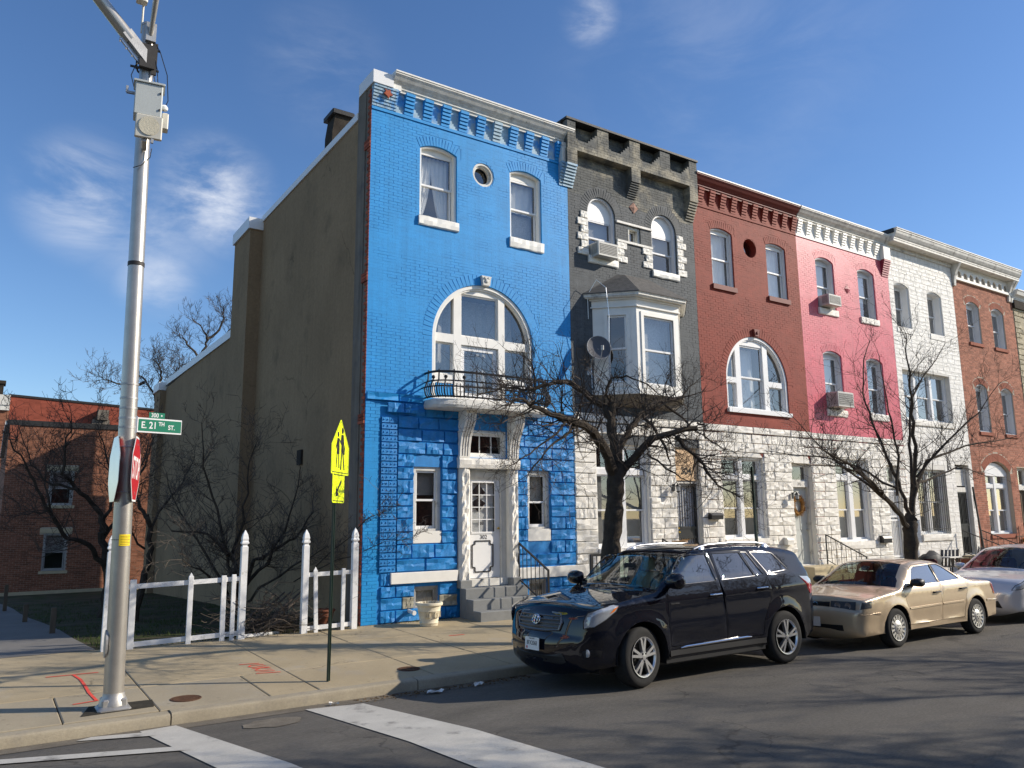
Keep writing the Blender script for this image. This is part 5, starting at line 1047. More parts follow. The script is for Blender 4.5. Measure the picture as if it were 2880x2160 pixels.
sdir = (LAT*.95+DEP*.31).normalized(); sn = Vector((sdir.y, -sdir.x, 0)); sn = sn if sn.y < 0 else -sn
c0 = Vector(pp(ax(3.25)+.085, 3.25, -.03)); c = c0+sdir*.275; ns = thing('street_name_sign', 'green street name sign with white letters reading E. 21TH ST. on the pole', 'street sign', c); M = frame_m(c, sn)
plate(rrect(.535, .178, .004, 2), .006, M, 'plate', 'sign_white', ns, -.006); plate(rrect(.505, .142, .004, 2), .001, M @ Matrix.Translation((.008, 0, 0)), 'green_face', 'sign_green', ns, .0006)
for s_, sz, x, y in (('E.', .112, -.18, -.002), ('21', .115, -.075, -.002), ('TH', .065, .025, .022), ('ST.', .078, .145, -.014)): text(s_, sz, 'lettering', 'sign_white', ns, M @ Matrix.Translation((x, y, .0022)), ext=.0004, sx=.82, bold=.0018)
plate(rrect(.185, .072, .003, 2), .004, M @ Matrix.Translation((-.035, .124, 0)), 'block_plate', 'sign_green', ns, -.004); text('300', .07, 'lettering', 'sign_white', ns, M @ Matrix.Translation((-.06, .124, .0012)), ext=.0004, sx=.85, bold=.001); plate([(.012, .138), (.036, .126), (.012, .114)], .0006, M, 'arrow', 'sign_white', ns, .0008)
plate(rrect(.05, .2, .004, 2), .03, M @ Matrix.Translation((-.285, 0, 0)), 'bracket', 'alu', ns, -.015)
tg = thing('yellow_notice', 'small yellow notice wrapped round the steel pole below the stop signs', 'notice', pp(-.02, 1.9, -.11)); mb = MB(); rows = []
for z in (1.835, 1.965): rows.append([pp(ax(1.9)+.108*sin(t), z, -.108*cos(t)) for t in np.linspace(-.25, .95, 9)])
mb.loft(rows); mb.build('sheet', 'tag_yellow', tg)
for k in range(6): mb = MB(); z = 1.945-.018*k; w_ = .7 if k % 2 else .9; mb.loft([[pp(ax(1.9)+.1088*sin(t), zz, -.1088*cos(t)) for t in np.linspace(-.1, w_, 6)] for zz in (z-.004, z)]); mb.build('print_line', 'sign_black', tg)
mb = MB(); mb.tube([pp(ax(1.9)+.11*sin(t), 1.905, -.11*cos(t)) for t in np.linspace(-1.5, -.25, 8)], .005, 4); mb.build('tie', 'black_iron', tg)
# dirt square round the pole foot
mb = MB(); q = [(1.08, 10.02), (1.82, 10.06), (1.86, 10.42), (1.2, 10.46)]; mb.add([(x, y, walk_z(y)+.006) for x, y in q], [(0, 1, 2, 3)]); mb.build('dirt_patch', 'joint_dirt', sidewalk, fix=True)
# school crossing sign
sg = thing('school_crossing_sign', 'fluorescent yellow school crossing sign above an arrow plate on a green post', 'crossing sign', (3.94, 10.23, .05))
mb = MB(); L2 = Vector((.36, .933, 0)); T2 = Vector((.933, -.36, 0)); pc = Vector((3.94, 10.23, 0)); sr = Vector((.64, .768, 0)); snn = Vector((.768, -.64, 0))
prf = [(-.035, .012), (-.022, .012), (-.016, -.012), (.016, -.012), (.022, .012), (.035, .012), (.035, .006), (.026, .006), (.019, -.02), (-.019, -.02), (-.026, .006), (-.035, .006)]
mb.prism([tuple((pc+sr*a+snn*b).xy) for a, b in prf], .0, 3.25, 'z'); mb.v = [(x+.004*z, y, z) for x, y, z in mb.v]; mb.build('post', 'post_green', sg, fix=True)
M = frame_m(tuple(pc+sr*.135+snn*.02+Vector((.012, 0, 3.095))), snn); pent = [(-.36, .0), (-.34, -.36), (-.32, -.375), (.32, -.375), (.34, -.36), (.36, 0), (.02, .385), (-.02, .385)]
pent = [(-.37, .02), (-.37, -.36), (-.355, -.375), (.355, -.375), (.37, -.36), (.37, .02), (.015, .38), (-.015, .38)]; plate(pent, .003, M, 'sign_plate', 'sign_yellow', sg)
def scl(p, k): return [(x*k, y*k) for x, y in p]
bo, bi = scl(pent, .945), scl(pent, .915); mb = MB(); k = len(bo); mb.add([tuple(M @ Vector((*p, .0042))) for p in bo]+[tuple(M @ Vector((*p, .0042))) for p in bi], [(i, (i+1) % k, k+(i+1) % k, k+i) for i in range(k)]); mb.build('border', 'sign_black', sg)
def blobp(parts, name): 
    mb = MB()
    for i, p in enumerate(parts): mb.add([tuple(M @ Vector((x, y, .0042+.0002*i))) for x, y in p], [tuple(range(len(p)))])
    mb.build(name, 'sign_black', sg)
cir = lambda x, y, r: [(x+r*cos(2*pi*i/12), y+r*sin(2*pi*i/12)) for i in range(12)]
blobp([cir(.07, .235, .045), [(.02, .18), (.12, .18), (.15, .06), (.125, .05), (.12, .02), (.125, -.06), (.02, -.06), (.03, .05), (-.01, .07)], [(.03, -.05), (.075, -.05), (.04, -.31), (-.0, -.31)], [(.07, -.05), (.12, -.05), (.19, -.31), (.145, -.31)], [(.13, .08), (.19, -.0), (.17, -.1), (.13, -.09)]], 'walking_figure')
blobp([cir(-.11, .17, .038), [(-.15, .12), (-.07, .12), (-.05, .0), (-.045, -.1), (-.17, -.1), (-.15, .02)], [(-.16, -.09), (-.125, -.09), (-.16, -.29), (-.19, -.29)], [(-.10, -.09), (-.065, -.09), (-.04, -.29), (-.075, -.29)], [(-.15, .1), (-.20, .0), (-.185, -.04), (-.14, .03)], [(-.07, .1), (.02, .03), (.02, .06), (-.06, .12)]], 'walking_figure')
M = frame_m(tuple(pc+sr*.10+snn*.018+Vector((.010, 0, 2.535))), snn); plate(rrect(.50, .40, .03), .003, M, 'arrow_plate', 'sign_yellow', sg)
for yy in (.175, -.175): mb = MB(); mb.add([tuple(M @ Vector((x, y, .0042))) for x, y in ((-.22, yy-.006), (.22, yy-.006), (.22, yy+.006), (-.22, yy+.006))], [(0, 1, 2, 3)]); mb.build('border', 'sign_black', sg)
blobp([[(.10, .12), (.13, .09), (-.04, -.055), (-.07, -.03)], [(-.12, -.12), (.02, -.10), (-.02, -.06), (-.07, -.01), (-.10, .03)]], 'arrow')
# covers in the pavement
def disc_cover(x, y, r, label, name='valve_cover'):
    z = walk_z(y); t = thing(name, label, 'cover', (x, y, z)); mb = MB(); mb.lathe([(r*1.06, -.01), (r*1.06, .004), (r, .006), (r*.97, .002), (.0, .003)], 24, (x, y, z+.003), cap=False); mb.build('lid', 'rust', t)
    mb = MB()
    for i in range(-3, 4): w = sqrt(max(0, 1-(i/4)**2))*r*.9; mb.box(x-w, x+w, y+i*r*.24-.008, y+i*r*.24+.008, z+.004, z+.009)
    mb.build('ribs', 'rust', t)
disc_cover(2.20, 10.27, .165, 'round rusty iron cover in the pavement right of the steel pole'); disc_cover(5.16, 10.36, .15, 'round rusty cover in the pavement in front of the dark car')
# spray marks on the pavement
def mark(pts, w, name='spray_mark'):
    mb = MB(); P = [Vector((x, y, 0)) for x, y in pts]; rows = []
    for i, p in enumerate(P):
        d = (P[min(i+1, len(P)-1)]-P[max(i-1, 0)]).normalized(); q = Vector((-d.y, d.x, 0))*w/2; rows.append([(v.x, v.y, walk_z(v.y)+.0075) for v in (p-q, p+q)])
    mb.loft(rows); mb.build(name, 'red_mark', sidewalk, fix=True)
for pts in ([(3.26, 11.94), (3.53, 11.89)], [(3.56, 11.78), (3.38, 11.80), (3.33, 11.71), (3.38, 11.63), (3.56, 11.67)], [(3.33, 11.55), (3.57, 11.55)], [(3.57, 11.46), (3.45, 11.54), (3.34, 11.43)], [(3.33, 11.38), (3.57, 11.36), (3.33, 11.28), (3.56, 11.26)], [(3.29, 11.2), (3.60, 11.13)]): mark(pts, .032)
for pts in ([(.90, 12.50), (1.52, 12.47)], [(1.22, 12.46), (1.27, 12.1), (1.28, 11.69), (1.28, 11.2), (1.31, 10.72)], [(1.06, 10.66), (1.33, 10.72)], [(7.0, 12.5), (7.3, 12.48)]): mark(pts, .035)
# ---------------------------------------------------------------- picket fence
FY = 14.22
def fence_post(x, z1, root, w=.105, name='post', z0=None):
    z0 = yard_z(FY)-.15 if z0 is None else z0; mb = MB(); h = w/2; zt = z1-.19; prof = [(h, z0), (h, zt-.10), (h*.72, zt-.085), (h*.72, zt-.06), (h*1.12, zt-.045), (h*1.12, zt-.02), (h*.9, zt), (h*1.0, zt+.04), (h*.75, zt+.11), (.004, z1)]
    rows = [[(x-a, FY-a, z), (x+a, FY-a, z), (x+a, FY+a, z), (x-a, FY+a, z)] for a, z in prof]; mb.loft(rows, close=True); return mb.build(name, 'fence_white', root, fix=True)
def picket(x, z1, root, cap=True, w=.075, z0=.06, lean=0):
    mb = MB(); mb.bbox(x-w/2, x+w/2, FY-.055, FY-.02, z0, z1-.03, .004)
    if cap: mb.add([(x-w*.42, FY-.05, z1-.03), (x+w*.42, FY-.05, z1-.03), (x+w*.42, FY-.022, z1-.03), (x-w*.42, FY-.022, z1-.03), (x, FY-.037, z1+.035)], [(0, 1, 4), (1, 2, 4), (2, 3, 4), (3, 0, 4)])
    mb.v = [(a+lean*(c-z0), b, c) for a, b, c in mb.v]; mb.build('picket', 'fence_white', root)
def rail_(x0, z0, x1, z1, root, h=.075, name='rail'): mb = MB(); mb.bar((x0, FY, z0), (x1, FY, z1), .035, h); mb.build(name, 'fence_white', root)
f1 = thing('picket_fence', 'left run of white picket fence with most pickets missing, behind the steel pole', 'fence', (2.8, FY, .1), group='white picket fence runs')
fence_post(1.79, 1.92, f1); fence_post(3.88, 1.95, f1); rail_(1.79, 1.07, 3.85, 1.125, f1); rail_(1.79, .17, 3.85, .215, f1)
for x, z, c, w in ((2.15, 1.22, 0, .095), (3.02, 1.23, 1, .08), (3.56, 1.22, 0, .08), (3.72, 1.23, 0, .07)): picket(x, z, f1, c, w, lean=-.02+.018*sin(x*9))
f2 = thing('picket_fence', 'right run of white picket fence against the blue house wall', 'fence', (5.4, FY, .1), group='white picket fence runs')
fence_post(4.98, 1.94, f2); fence_post(5.93, 1.96, f2); rail_(4.98, 1.13, 5.93, 1.15, f2); rail_(4.98, .19, 5.93, .21, f2)
for x, z, c in ((5.20, 1.24, 1), (5.70, 1.25, 0)): picket(x, z, f2, c, .07, lean=-.015+.02*sin(x*7))
fr_ = thing('fallen_rail', 'white fence rail lying in the gap between the two tall fence posts', 'fence rail', (4.4, FY, .1)); mb = MB(); mb.bar((3.9, FY, .16), (4.62, FY+.25, .13), .035, .05); mb.build('rail', 'fence_white', fr_)
for x, y, h, l in ((1.36, 18.3, .5, 'short grey wooden stake nearest the camera beside the shaded path'), (1.07, 22.2, .42, 'short wooden stake further up the path edge'), (.80, 27.5, .75, 'tall wooden stake near the apartment house at left')):
    t = thing('wooden_stake', l, 'stake', (x, y, yard_z(y)), group='stakes along the path'); mb = MB(); z = yard_z(y); mb.bbox(x-.05, x+.05, y-.04, y+.04, z-.1, z+h, .008); mb.build('stake', 'wood_old', t)
# ---------------------------------------------------------------- planter, pots, small things on the facades
def pot(x, y, z, r, h, m, label, name='planter', relief=True, soil=True):
    t = thing(name, label, 'planter', (x, y, z)); mb = MB(); mb.lathe([(r*.66, 0), (r*.70, h*.12), (r*.72, h*.14), (r*.68, h*.17), (r*.82, h*.62), (r*.86, h*.64), (r*.84, h*.67), (r*.90, h*.86), (r*1.02, h*.88), (r*1.04, h*.95), (r*1.0, h), (r*.88, h), (r*.84, h*.85)], 28, (x, y, z), cap=False); b = mb.build('pot', m, t, smooth=True, ang=50)
    mb = MB(); mb.lathe([(0, h*.84), (r*.86, h*.84)], 20, (x, y, z), cap=False); mb.build('soil', 'soil', t, fix=True)
    if relief:
        for a in (-2.2, -1.3, -.4):
            mb = MB(); c, s_ = cos(a), sin(a); q = lambda l, zz, d: (x+c*d-s_*l, y+s_*d+c*l, z+h*zz); d = r*.78
            for l0, l1, z0, z1 in ((-.05, .05, .36, .40), (-.05, .05, .54, .58), (-.05, -.03, .36, .58), (.03, .05, .36, .58), (-.01, .01, .40, .54)): mb.add([q(l0, z0, d-.02), q(l1, z0, d-.02), q(l1, z1, d-.0), q(l0, z1, d-.0), q(l0, z0, d+.012), q(l1, z0, d+.012), q(l1, z1, d+.025), q(l0, z1, d+.025)], [(4, 5, 6, 7), (0, 1, 5, 4), (1, 2, 6, 5), (2, 3, 7, 6), (3, 0, 4, 7)])
            mb.build('relief', m, t)
    return t
pl_ = pot(7.29, 13.80, walk_z(13.8), .255, .43, 'planter_cream', 'cream white round planter pot standing on the pavement before the blue house')
R = random.Random(4); mb = MB()
for i in range(16): a = R.random()*6.3; l = R.uniform(.1, .34); mb.tube([(7.29+.08*cos(a), 13.8+.08*sin(a), .46), (7.29+(.08+l*.4)*cos(a), 13.8+(.08+l*.4)*sin(a), .46+l*.8)], [.004, .002], 3)
mb.build('dead_stems', 'straw', pl_)
pot(25.9, 13.0, walk_z(13), .36, .62, 'clay', 'big terracotta pot behind the tan sedan trunk', relief=False); pot(5.62, 14.9, yard_z(14.9), .2, .34, 'clay', 'terracotta pot in shade behind the right fence run', relief=False)
def ac_unit(x0, x1, z0, z1, label, d0=.30):
    t = thing('air_conditioner', label, 'air conditioner', ((x0+x1)/2, YF, z0), group='window air conditioners'); y0, y1 = YF-d0, YF+.2; mb = MB(); mb.bbox(x0, x1, y0, y1, z0, z1, .015); mb.build('case', 'ac_white', t); mb = MB(); mb.box(x0+.05, x1-.05, y0-.004, y0-.001, z0+.05, z1-.05); g = mb.build('grille', 'ac_grille', t)
    for i in range(7): mb = MB(); zz = z0+.06+(z1-z0-.12)*i/6; mb.box(x0+.05, x1-.05, y0-.01, y0-.004, zz-.004, zz+.004); mb.build('slat', 'ac_white', g)
    mb = MB(); mb.box(x0-.004, x0-.001, y0+.05, y0+.24, z0+.06, z1-.05); g = mb.build('side_vent', 'ac_grille', t); mb = MB(); [mb.box(x0-.01, x0-.004, y0+.06+.03*i, y0+.07+.03*i, z0+.06, z1-.05) for i in range(6)]; mb.build('vent_fin', 'ac_white', g)
ac_unit(12.10, 12.76, 8.50, 8.86, 'white air conditioner in the top left window of the grey house'); ac_unit(21.40, 22.05, 8.60, 8.94, 'white air conditioner in the top floor window of the pink house', .33); ac_unit(21.38, 22.2, 5.38, 5.84, 'larger white air conditioner in the middle floor window of the pink house', .38)
ds = thing('satellite_dish', 'grey satellite dish on the wall left of the grey house oriel', 'satellite dish', (11.95, YF-.35, 6.1)); mb = MB(); n = Vector((-.42, -.80, .30)).normalized(); M = frame_m((11.93, YF-.42, 6.12), n); rows = []
for i in range(6): r = .32*i/5; rows.append([tuple(M @ Vector((r*cos(2*pi*j/24)*.9, r*sin(2*pi*j/24), .09*(r/.36)**2-.09))) for j in range(24)])
mb.loft(rows, close=True); rows = [[tuple(Vector(p)-n*.006) for p in r] for r in rows]; mb.loft(rows, close=True); mb.build('dish', 'dish_grey', ds, smooth=True); mb = MB(); mb.tube([tuple(M @ Vector((.288*cos(2*pi*j/24), .32*sin(2*pi*j/24), -.019))) for j in range(25)], .009, 5); mb.build('rim', 'galv_dull', ds, smooth=True)
mb = MB(); mb.tube([tuple(M @ Vector((0, -.36, 0))), tuple(M @ Vector((0, -.2, .3)))], .012, 6); mb.tube([tuple(M @ Vector((0, -.24, .27))), tuple(M @ Vector((0, -.14, .31)))], .035, 8); mb.build('feed_arm', 'galv_dull', ds, smooth=True); mb = MB(); mb.tube([tuple(M @ Vector((0, 0, -.09))), (11.95, YF-.12, 5.85), (11.95, YF, 5.6)], .022, 8); mb.bbox(11.87, 12.03, YF-.02, YF, 5.5, 5.7, .004); mb.build('mount', 'galv_dull', ds, smooth=True, ang=50)
wc = thing('wall_cable', 'pale cable looping from the oriel roof down the grey wall', 'cable', (12, YF, 6)); mb = MB(); mb.tube([(11.95, YF-.02, 6.9), (11.93, YF-.04, 7.5), (12.05, YF-.25, 7.85), (12.13, YF-.5, 7.6), (12.2, YF-.5, 6.9), (12.24, YF-.42, 6.2)], .007, 5); mb.tube([(12.0, YF-.02, 5.9), (12.02, YF-.02, 4.7), (12.01, YF-.02, 4.62)], .008, 5); mb.build('cable', 'alu', wc, smooth=True)
def lantern(x, z, label, y=YF):
    t = thing('wall_lantern', label, 'lantern', (x, y, z), group='black wall lanterns'); mb = MB(); mb.bbox(x-.05, x+.05, y-.045, y-.02, z-.1, z+.08, .01); mb.tube([(x, y-.03, z+.03), (x, y-.12, z+.12), (x, y-.18, z+.06)], .011, 6); mb.build('bracket', 'black_iron', t, smooth=True, ang=40); c = (x, y-.18, z-.12); mb = MB(); mb.lathe([(.02, 0), (.045, .02), (.06, .13)], 6, c); mb.build('lamp_glass', 'lamp_clear', t); mb = MB(); mb.lathe([(.08, .13), (.05, .17), (.02, .19), (.012, .21)], 6, c); mb.lathe([(.02, -.03), (.05, 0), (.05, .02)], 6, c); mb.build('cap', 'black_iron', t)
lantern(14.57, 2.85, 'black wall lantern left of the iron door numbered 304', YF-.03); lantern(19.30, 2.68, 'black wall lantern left of the door with the straw wreath', YF-.03)
wr = thing('wreath', 'straw coloured dried wreath hanging on the grey front door', 'wreath', (19.80, YF+.15, 2.4)); R = random.Random(9); mb = MB()
for i in range(520):
    a = R.random()*2*pi; r = R.uniform(.16, .27); c = Vector((19.79+r*cos(a), YF+.13, 2.40+r*1.15*sin(a))); d = Vector((cos(a)*R.uniform(-.3, 1)+R.uniform(-.6, .6)-sin(a)*.6, R.uniform(-1, .1), sin(a)*R.uniform(-.3, 1)+cos(a)*.6+R.uniform(-.6, .6))).normalized()*R.uniform(.06, .12); w = Vector((R.uniform(-1, 1), R.uniform(-1, 1), R.uniform(-1, 1)))*.012; mb.add([c-w, c+w, c+d], [(0, 1, 2)])
mb.tube([(19.79+.21*cos(t), YF+.15, 2.40+.24*sin(t)) for t in np.linspace(0, 2*pi, 25)], .05, 6); mb.build('straw', 'straw', wr)
def mailbox(x0, x1, z0, z1, m, label, y=YF-.03):
    t = thing('mailbox', label, 'mailbox', ((x0+x1)/2, y, z0)); mb = MB(); mb.prism([(y, z0), (y-.13, z0), (y-.14, z0+(z1-z0)*.65), (y-.10, z1-.02), (y, z1)], x0, x1, 'x'); mb.build('box', m, t, fix=True); mb = MB(); mb.prism([(y-.005, z1+.006), (y-.105, z1-.012), (y-.155, z0+(z1-z0)*.6), (y-.15, z0+(z1-z0)*.58), (y-.10, z1-.022), (y-.005, z1-.004)], x0-.008, x1+.008, 'x'); mb.build('lid', m, t, fix=True)
mailbox(15.80, 16.24, 2.03, 2.20, 'black_iron', 'black mailbox on white stone between the iron door and red house window'); mailbox(18.82, 19.08, 1.30, 1.50, 'white_paint', 'white mailbox on white stone below the lantern by the wreath door'); mailbox(23.5, 23.95, 1.24, 1.46, 'black_iron', 'dark mailbox on white stone right of the pink house ground floor window')
cb = thing('cardboard_box', 'small brown cardboard box on the step of the iron door', 'box', (14.28, 14.0, 1.3)); mb = MB(); mb.bbox(14.12, 14.42, 13.86, 14.1, 1.30, 1.53, .006); mb.add([(14.12, 13.86, 1.53), (14.42, 13.86, 1.53), (14.40, 13.75, 1.57), (14.14, 13.75, 1.57)], [(0, 1, 2, 3)]); mb.build('carton', 'plywood', cb)
pm = thing('porch_lamp', 'brass coloured porch lamp on the brown brick wall at right', 'lamp', (32.95, YF, 1.1)); mb = MB(); mb.lathe([(.05, -.02), (.11, .02), (.12, .12), (.05, .2)], 10, (32.95, YF-.12, 1.02)); mb.bar((32.95, YF, 1.12), (32.95, YF-.12, 1.12), .05); mb.build('lamp', 'brass', pm, smooth=True)
# stoops with rails beside the other doors
def stoop(H, x0, x1, zt, y0, n, m, rails=(), plain=True):
    for i in range(n):
        mb = MB(); mb.bbox(x0, x1, y0-.30*(i), YF-.08 if i == 0 else y0-.30*(i-1)-.003, .03, zt-(zt-.1)*i/n, .012); mb.build('step', m, H.root)
    for hx in rails:
        ye = y0-.30*(n-1)-.05; z1, z0 = zt+.86, .1+.86; mb = MB(); mb.bar((hx, YF-.12, zt), (hx, YF-.12, z1), .03); mb.bar((hx, ye, .1), (hx, ye, z0), .03); mb.bar((hx, YF-.12, z1-.01), (hx, ye, z0-.01), .035, .028); mb.bar((hx, YF-.12, zt+.12), (hx, ye, .24), .02)
        r = mb.build('handrail', 'black_iron', H.root)
        for q in range(1, 8): t = q/8; y = YF-.12+(ye-YF+.12)*t; mb = MB(); mb.bar((hx, y, zt+.12+(.24-zt-.12)*t), (hx, y, z1+(z0-z1)*t), .012); mb.build('baluster', 'black_iron', r)
stoop(G_, 14.1, 15.75, .72, 13.7, 3, 'step_grey', (14.05,)); stoop(RD, 19.15, 20.68, .70, 13.75, 3, 'step_tan', (20.62,)); stoop(PK, 24.0, 25.1, .72, 13.75, 3, 'step_tan', ()); stoop(WH, 28.3, 29.65, .70, 13.5, 3, 'step_tan', (28.35, 29.6)); stoop(BR, 32.9, 34.3, .9, 13.6, 4, 'step_tan', (32.95, 34.2))
rg_ = thing('iron_railing', 'rust brown iron railing before the brown brick house', 'railing', (30.5, 13.4, .1)); mb = MB(); mb.bar((29.9, 13.3, 1.32), (32.6, 13.3, 1.32), .035); mb.bar((29.9, 13.3, .25), (32.6, 13.3, .25), .03); mb.build('rails', 'rust', rg_)
for i in range(15): mb = MB(); x = 29.9+2.7*i/14; mb.bar((x, 13.3, .1), (x, 13.3, 1.32), .02); mb.build('baluster', 'rust', rg_)
sr2 = thing('iron_railing', 'low black area railing on the left before the grey house', 'railing', (11.2, 13.3, .1)); mb = MB(); mb.bar((10.95, 13.35, .1), (10.95, 13.35, 1.33), .06); mb.bar((10.95, 13.35, 1.31), (12.8, 13.35, 1.31), .05); mb.build('rails', 'black_iron', sr2)
for i in range(12): mb = MB(); x = 11.1+1.7*i/11; mb.bar((x, 13.35, .1), (x, 13.35, 1.3), .016); mb.build('baluster', 'black_iron', sr2)
# two leaning sign posts seen edge-on
def thin_post(x, y, z1, dx, label, m):
    t = thing('sign_post', label, 'sign post', (x, y, walk_z(y)), group='dark posts along the pavement'); mb = MB(); mb.bar((x, y, .02), (x+dx, y, z1), .05, .04); mb.build('post', m, t); v = Vector((x, y, 0)).normalized(); p = Vector((x+dx*.82, y, z1-.5)); mb = MB()
    for s_ in (-1, 1): pass
    q = Vector((-v.y, v.x, 0)); a = p-v*.16+q*.04; b = p+v*.16+q*.04; mb.add([tuple(c+Vector((0, 0, z))+q*o) for z in (-.22, .5) for c in (a, b) for o in (0, .012)], [(0, 1, 5, 4), (2, 0, 4, 6), (3, 2, 6, 7), (1, 3, 7, 5), (4, 5, 7, 6), (0, 2, 3, 1)]); mb.build('sign_plate', m, t, fix=True)
thin_post(12.86, 10.5, 3.08, -.02, 'dark post with a sign seen edge-on before the red house window', 'post_green'); thin_post(27.9, 13.4, 3.0, -.42, 'dark brown leaning post in front of the white house door', 'steel_dark')
# junk before the white house: covered grill, chairs
gr = thing('covered_grill', 'barbecue grill under a dark wrinkled cover behind the tan sedan', 'grill', (24.0, 13.2, .1)); mb = MB(); rows = []; R = random.Random(6)
for j, (w, z) in enumerate(((.42, .12), (.42, .5), (.45, .7), (.38, .86), (.2, .95), (.02, .97))): rows.append([(24.0+w*1.1*cos(2*pi*i/14)+R.uniform(-.03, .03), 13.2+w*.7*sin(2*pi*i/14), z+.05*cos(2*pi*i/14+1)+R.uniform(-.02, .02)) for i in range(14)])
mb.loft(rows, close=True); mb.build('cover', 'black_tar', gr, smooth=True)
def lawn_chair(x, y, a, label, m='steel_dark'):
    t = thing('lawn_chair', label, 'chair', (x, y, .1), a); z = 0
    mb = MB()
    for sx_ in (-.26, .26): mb.tube([(sx_, -.28, 0), (sx_, -.25, .42), (sx_, .22, .40), (sx_, .36, .95)], .014, 6); mb.tube([(sx_, .3, 0), (sx_, .24, .38), (sx_, .25, .62), (sx_, -.25, .64), (sx_, -.27, .42)], .014, 6)
    mb.build('frame', m, t, smooth=True, local=True); mb = MB(); mb.box(-.25, .25, -.25, .23, .40, .425); mb.build('seat', 'dish_grey', t, local=True)
    for i in range(5): mb = MB(); xx = -.22+.11*i; mb.bar((xx, .235, .43), (xx, .35, .93), .07, .012, up=(0, 1, 0)); mb.build('slat', 'dish_grey', t, local=True)
lawn_chair(25.0, 13.25, 2.5, 'dark metal lawn chair next to the covered grill'); lawn_chair(26.9, 13.35, -2.2, 'dark metal lawn chair right of the terracotta pot')
jt = thing('patio_table', 'small white topped table between grill and chair', 'table', (24.6, 12.95, .1)); mb = MB(); mb.bbox(24.35, 25.05, 12.75, 13.1, .80, .83, .008); mb.build('top', 'white_old', jt)
for a, b in ((24.4, 12.8), (25.0, 12.8), (24.4, 13.05), (25.0, 13.05)): mb = MB(); mb.bar((a, b, .08), (a, b, .80), .03); mb.build('leg', 'steel_dark', jt)
# litter in the gutter
def litter(x, y, s_, label, m='paper'):
    z = road_z(y)+.006; R = random.Random(int(x*100)); t = thing('litter', label, 'litter', (x, y, z)); mb = MB(); n = 5; mb.loft([[(x+s_*(i-2)/4+R.uniform(-.02, .02), y+s_*.5*(j-2)/4+R.uniform(-.02, .02), z+R.uniform(0, .05)) for i in range(n)] for j in range(n)]); mb.build('crumpled_sheet', m, t)
litter(5.0, 9.3, .22, 'crumpled grey plastic wrapper in the shaded gutter'); litter(5.7, 9.38, .13, 'small white scrap in the shaded gutter by the car'); litter(3.72, 9.46, .11, 'small white paper scrap in the sunny gutter')
mb = MB(); R = random.Random(12)
for i in range(420):
    x = 4.0+R.random()**.8*2.6; y = 9.60-abs(R.gauss(0, .13)); z = road_z(y)+.007; a = R.random()*6.3; w = R.uniform(.008, .025); mb.add([(x-w*cos(a), y-w*sin(a), z), (x+w*sin(a)*.6, y-w*cos(a)*.6, z+R.uniform(0, .015)), (x+w*cos(a), y+w*sin(a), z), (x-w*sin(a)*.6, y+w*cos(a)*.6, z+R.uniform(0, .01))], [(0, 1, 2, 3)])
props(mb.build('leaf_litter', 'dry_leaf'), 'brown dry leaf bits lying along the gutter', 'leaves', None, 'stuff')
# ================================================================ bare trees
class Bare:
    def __init__(s, seed): s.R = random.Random(seed); s.tw = MB(); s.br = []; s.kf = 1.25
    def wob(s, a): return Vector((s.R.uniform(-a, a), s.R.uniform(-a, a), s.R.uniform(-a, a)))
    def limb(s, pts, r0, r1, kids=14, L=.8, up=.25, lv=3, n=7, sub=3, wig=.03, twr=.0028, droop=0):
        P = [Vector(p) for p in pts]; Q = []
        for a, b in zip(P, P[1:]): Q += [a.lerp(b, i/sub)+(s.wob(wig) if i else Vector()) for i in range(sub)]
        Q.append(P[-1]); rs = [r0+(r1-r0)*i/(len(Q)-1) for i in range(len(Q))]; mb = MB(); mb.tube(Q, [r*s.R.uniform(.82, 1.02) for r in rs], n); s.br.append(mb)
        for k in range(int(kids*s.kf)):
            t = s.R.uniform(.12, 1)**.8*(len(Q)-1); i = min(int(t), len(Q)-2); p = Q[i].lerp(Q[i+1], t-i); d = (Q[i+1]-Q[i]).normalized()
            s.twig(p, d, L*s.R.uniform(.4, 1.15), min(rs[i]*.4, .014), lv, up, twr, droop)
        s.twig(Q[-1], (Q[-1]-Q[-2]).normalized(), L*.7, min(r1*.8, .014), lv, up, twr, droop, tip=True); return Q
    def twig(s, p, d, L, r, lv, up, twr, droop=0, tip=False):
        if L < .04: return
        R = s.R; side = s.wob(1); side = (side-d*side.dot(d)).normalized(); d = (d*(1 if tip else .55)+side*.8+Vector((0, 0, up-droop))).normalized(); n = 4 if lv > 1 else 3; Q = [p]; st = L/n
        for i in range(n): d = (d+s.wob(.32)+Vector((0, 0, up*.25-droop*.3))).normalized(); Q.append(Q[-1]+d*st)
        s.tw.tube(Q, [max(twr*.6, r*(1-.75*i/n)) for i in range(n+1)], 3, cap=False)
        if lv > 1:
            for k in range(R.choice((3, 4, 5)) if lv > 2 else R.choice((2, 3, 4))): i = R.randrange(1, n+1); s.twig(Q[i], d, L*R.uniform(.35, .62), max(twr, r*.5), lv-1, up, twr, droop)
    def build(s, name, label, base, group=None, tm='twig', bm='bark', cat='bare tree'):
        t = thing(name, label, cat, base, group=group)
        for i, mb in enumerate(s.br): mb.build('trunk' if i == 0 else 'branch', bm, t, smooth=True)
        s.tw.build('twigs', tm, t, kind='stuff'); return t
T1 = Bare(101); T1.kf = 1.45
T1.limb([(8.93, 10.45, .0), (8.97, 10.45, .5), (8.98, 10.45, 1.30), (9.07, 10.45, 1.88), (9.12, 10.45, 2.37), (9.16, 10.45, 2.71), (9.18, 10.45, 3.08)], .185, .15, 3, .7, n=14, wig=.014, sub=4)
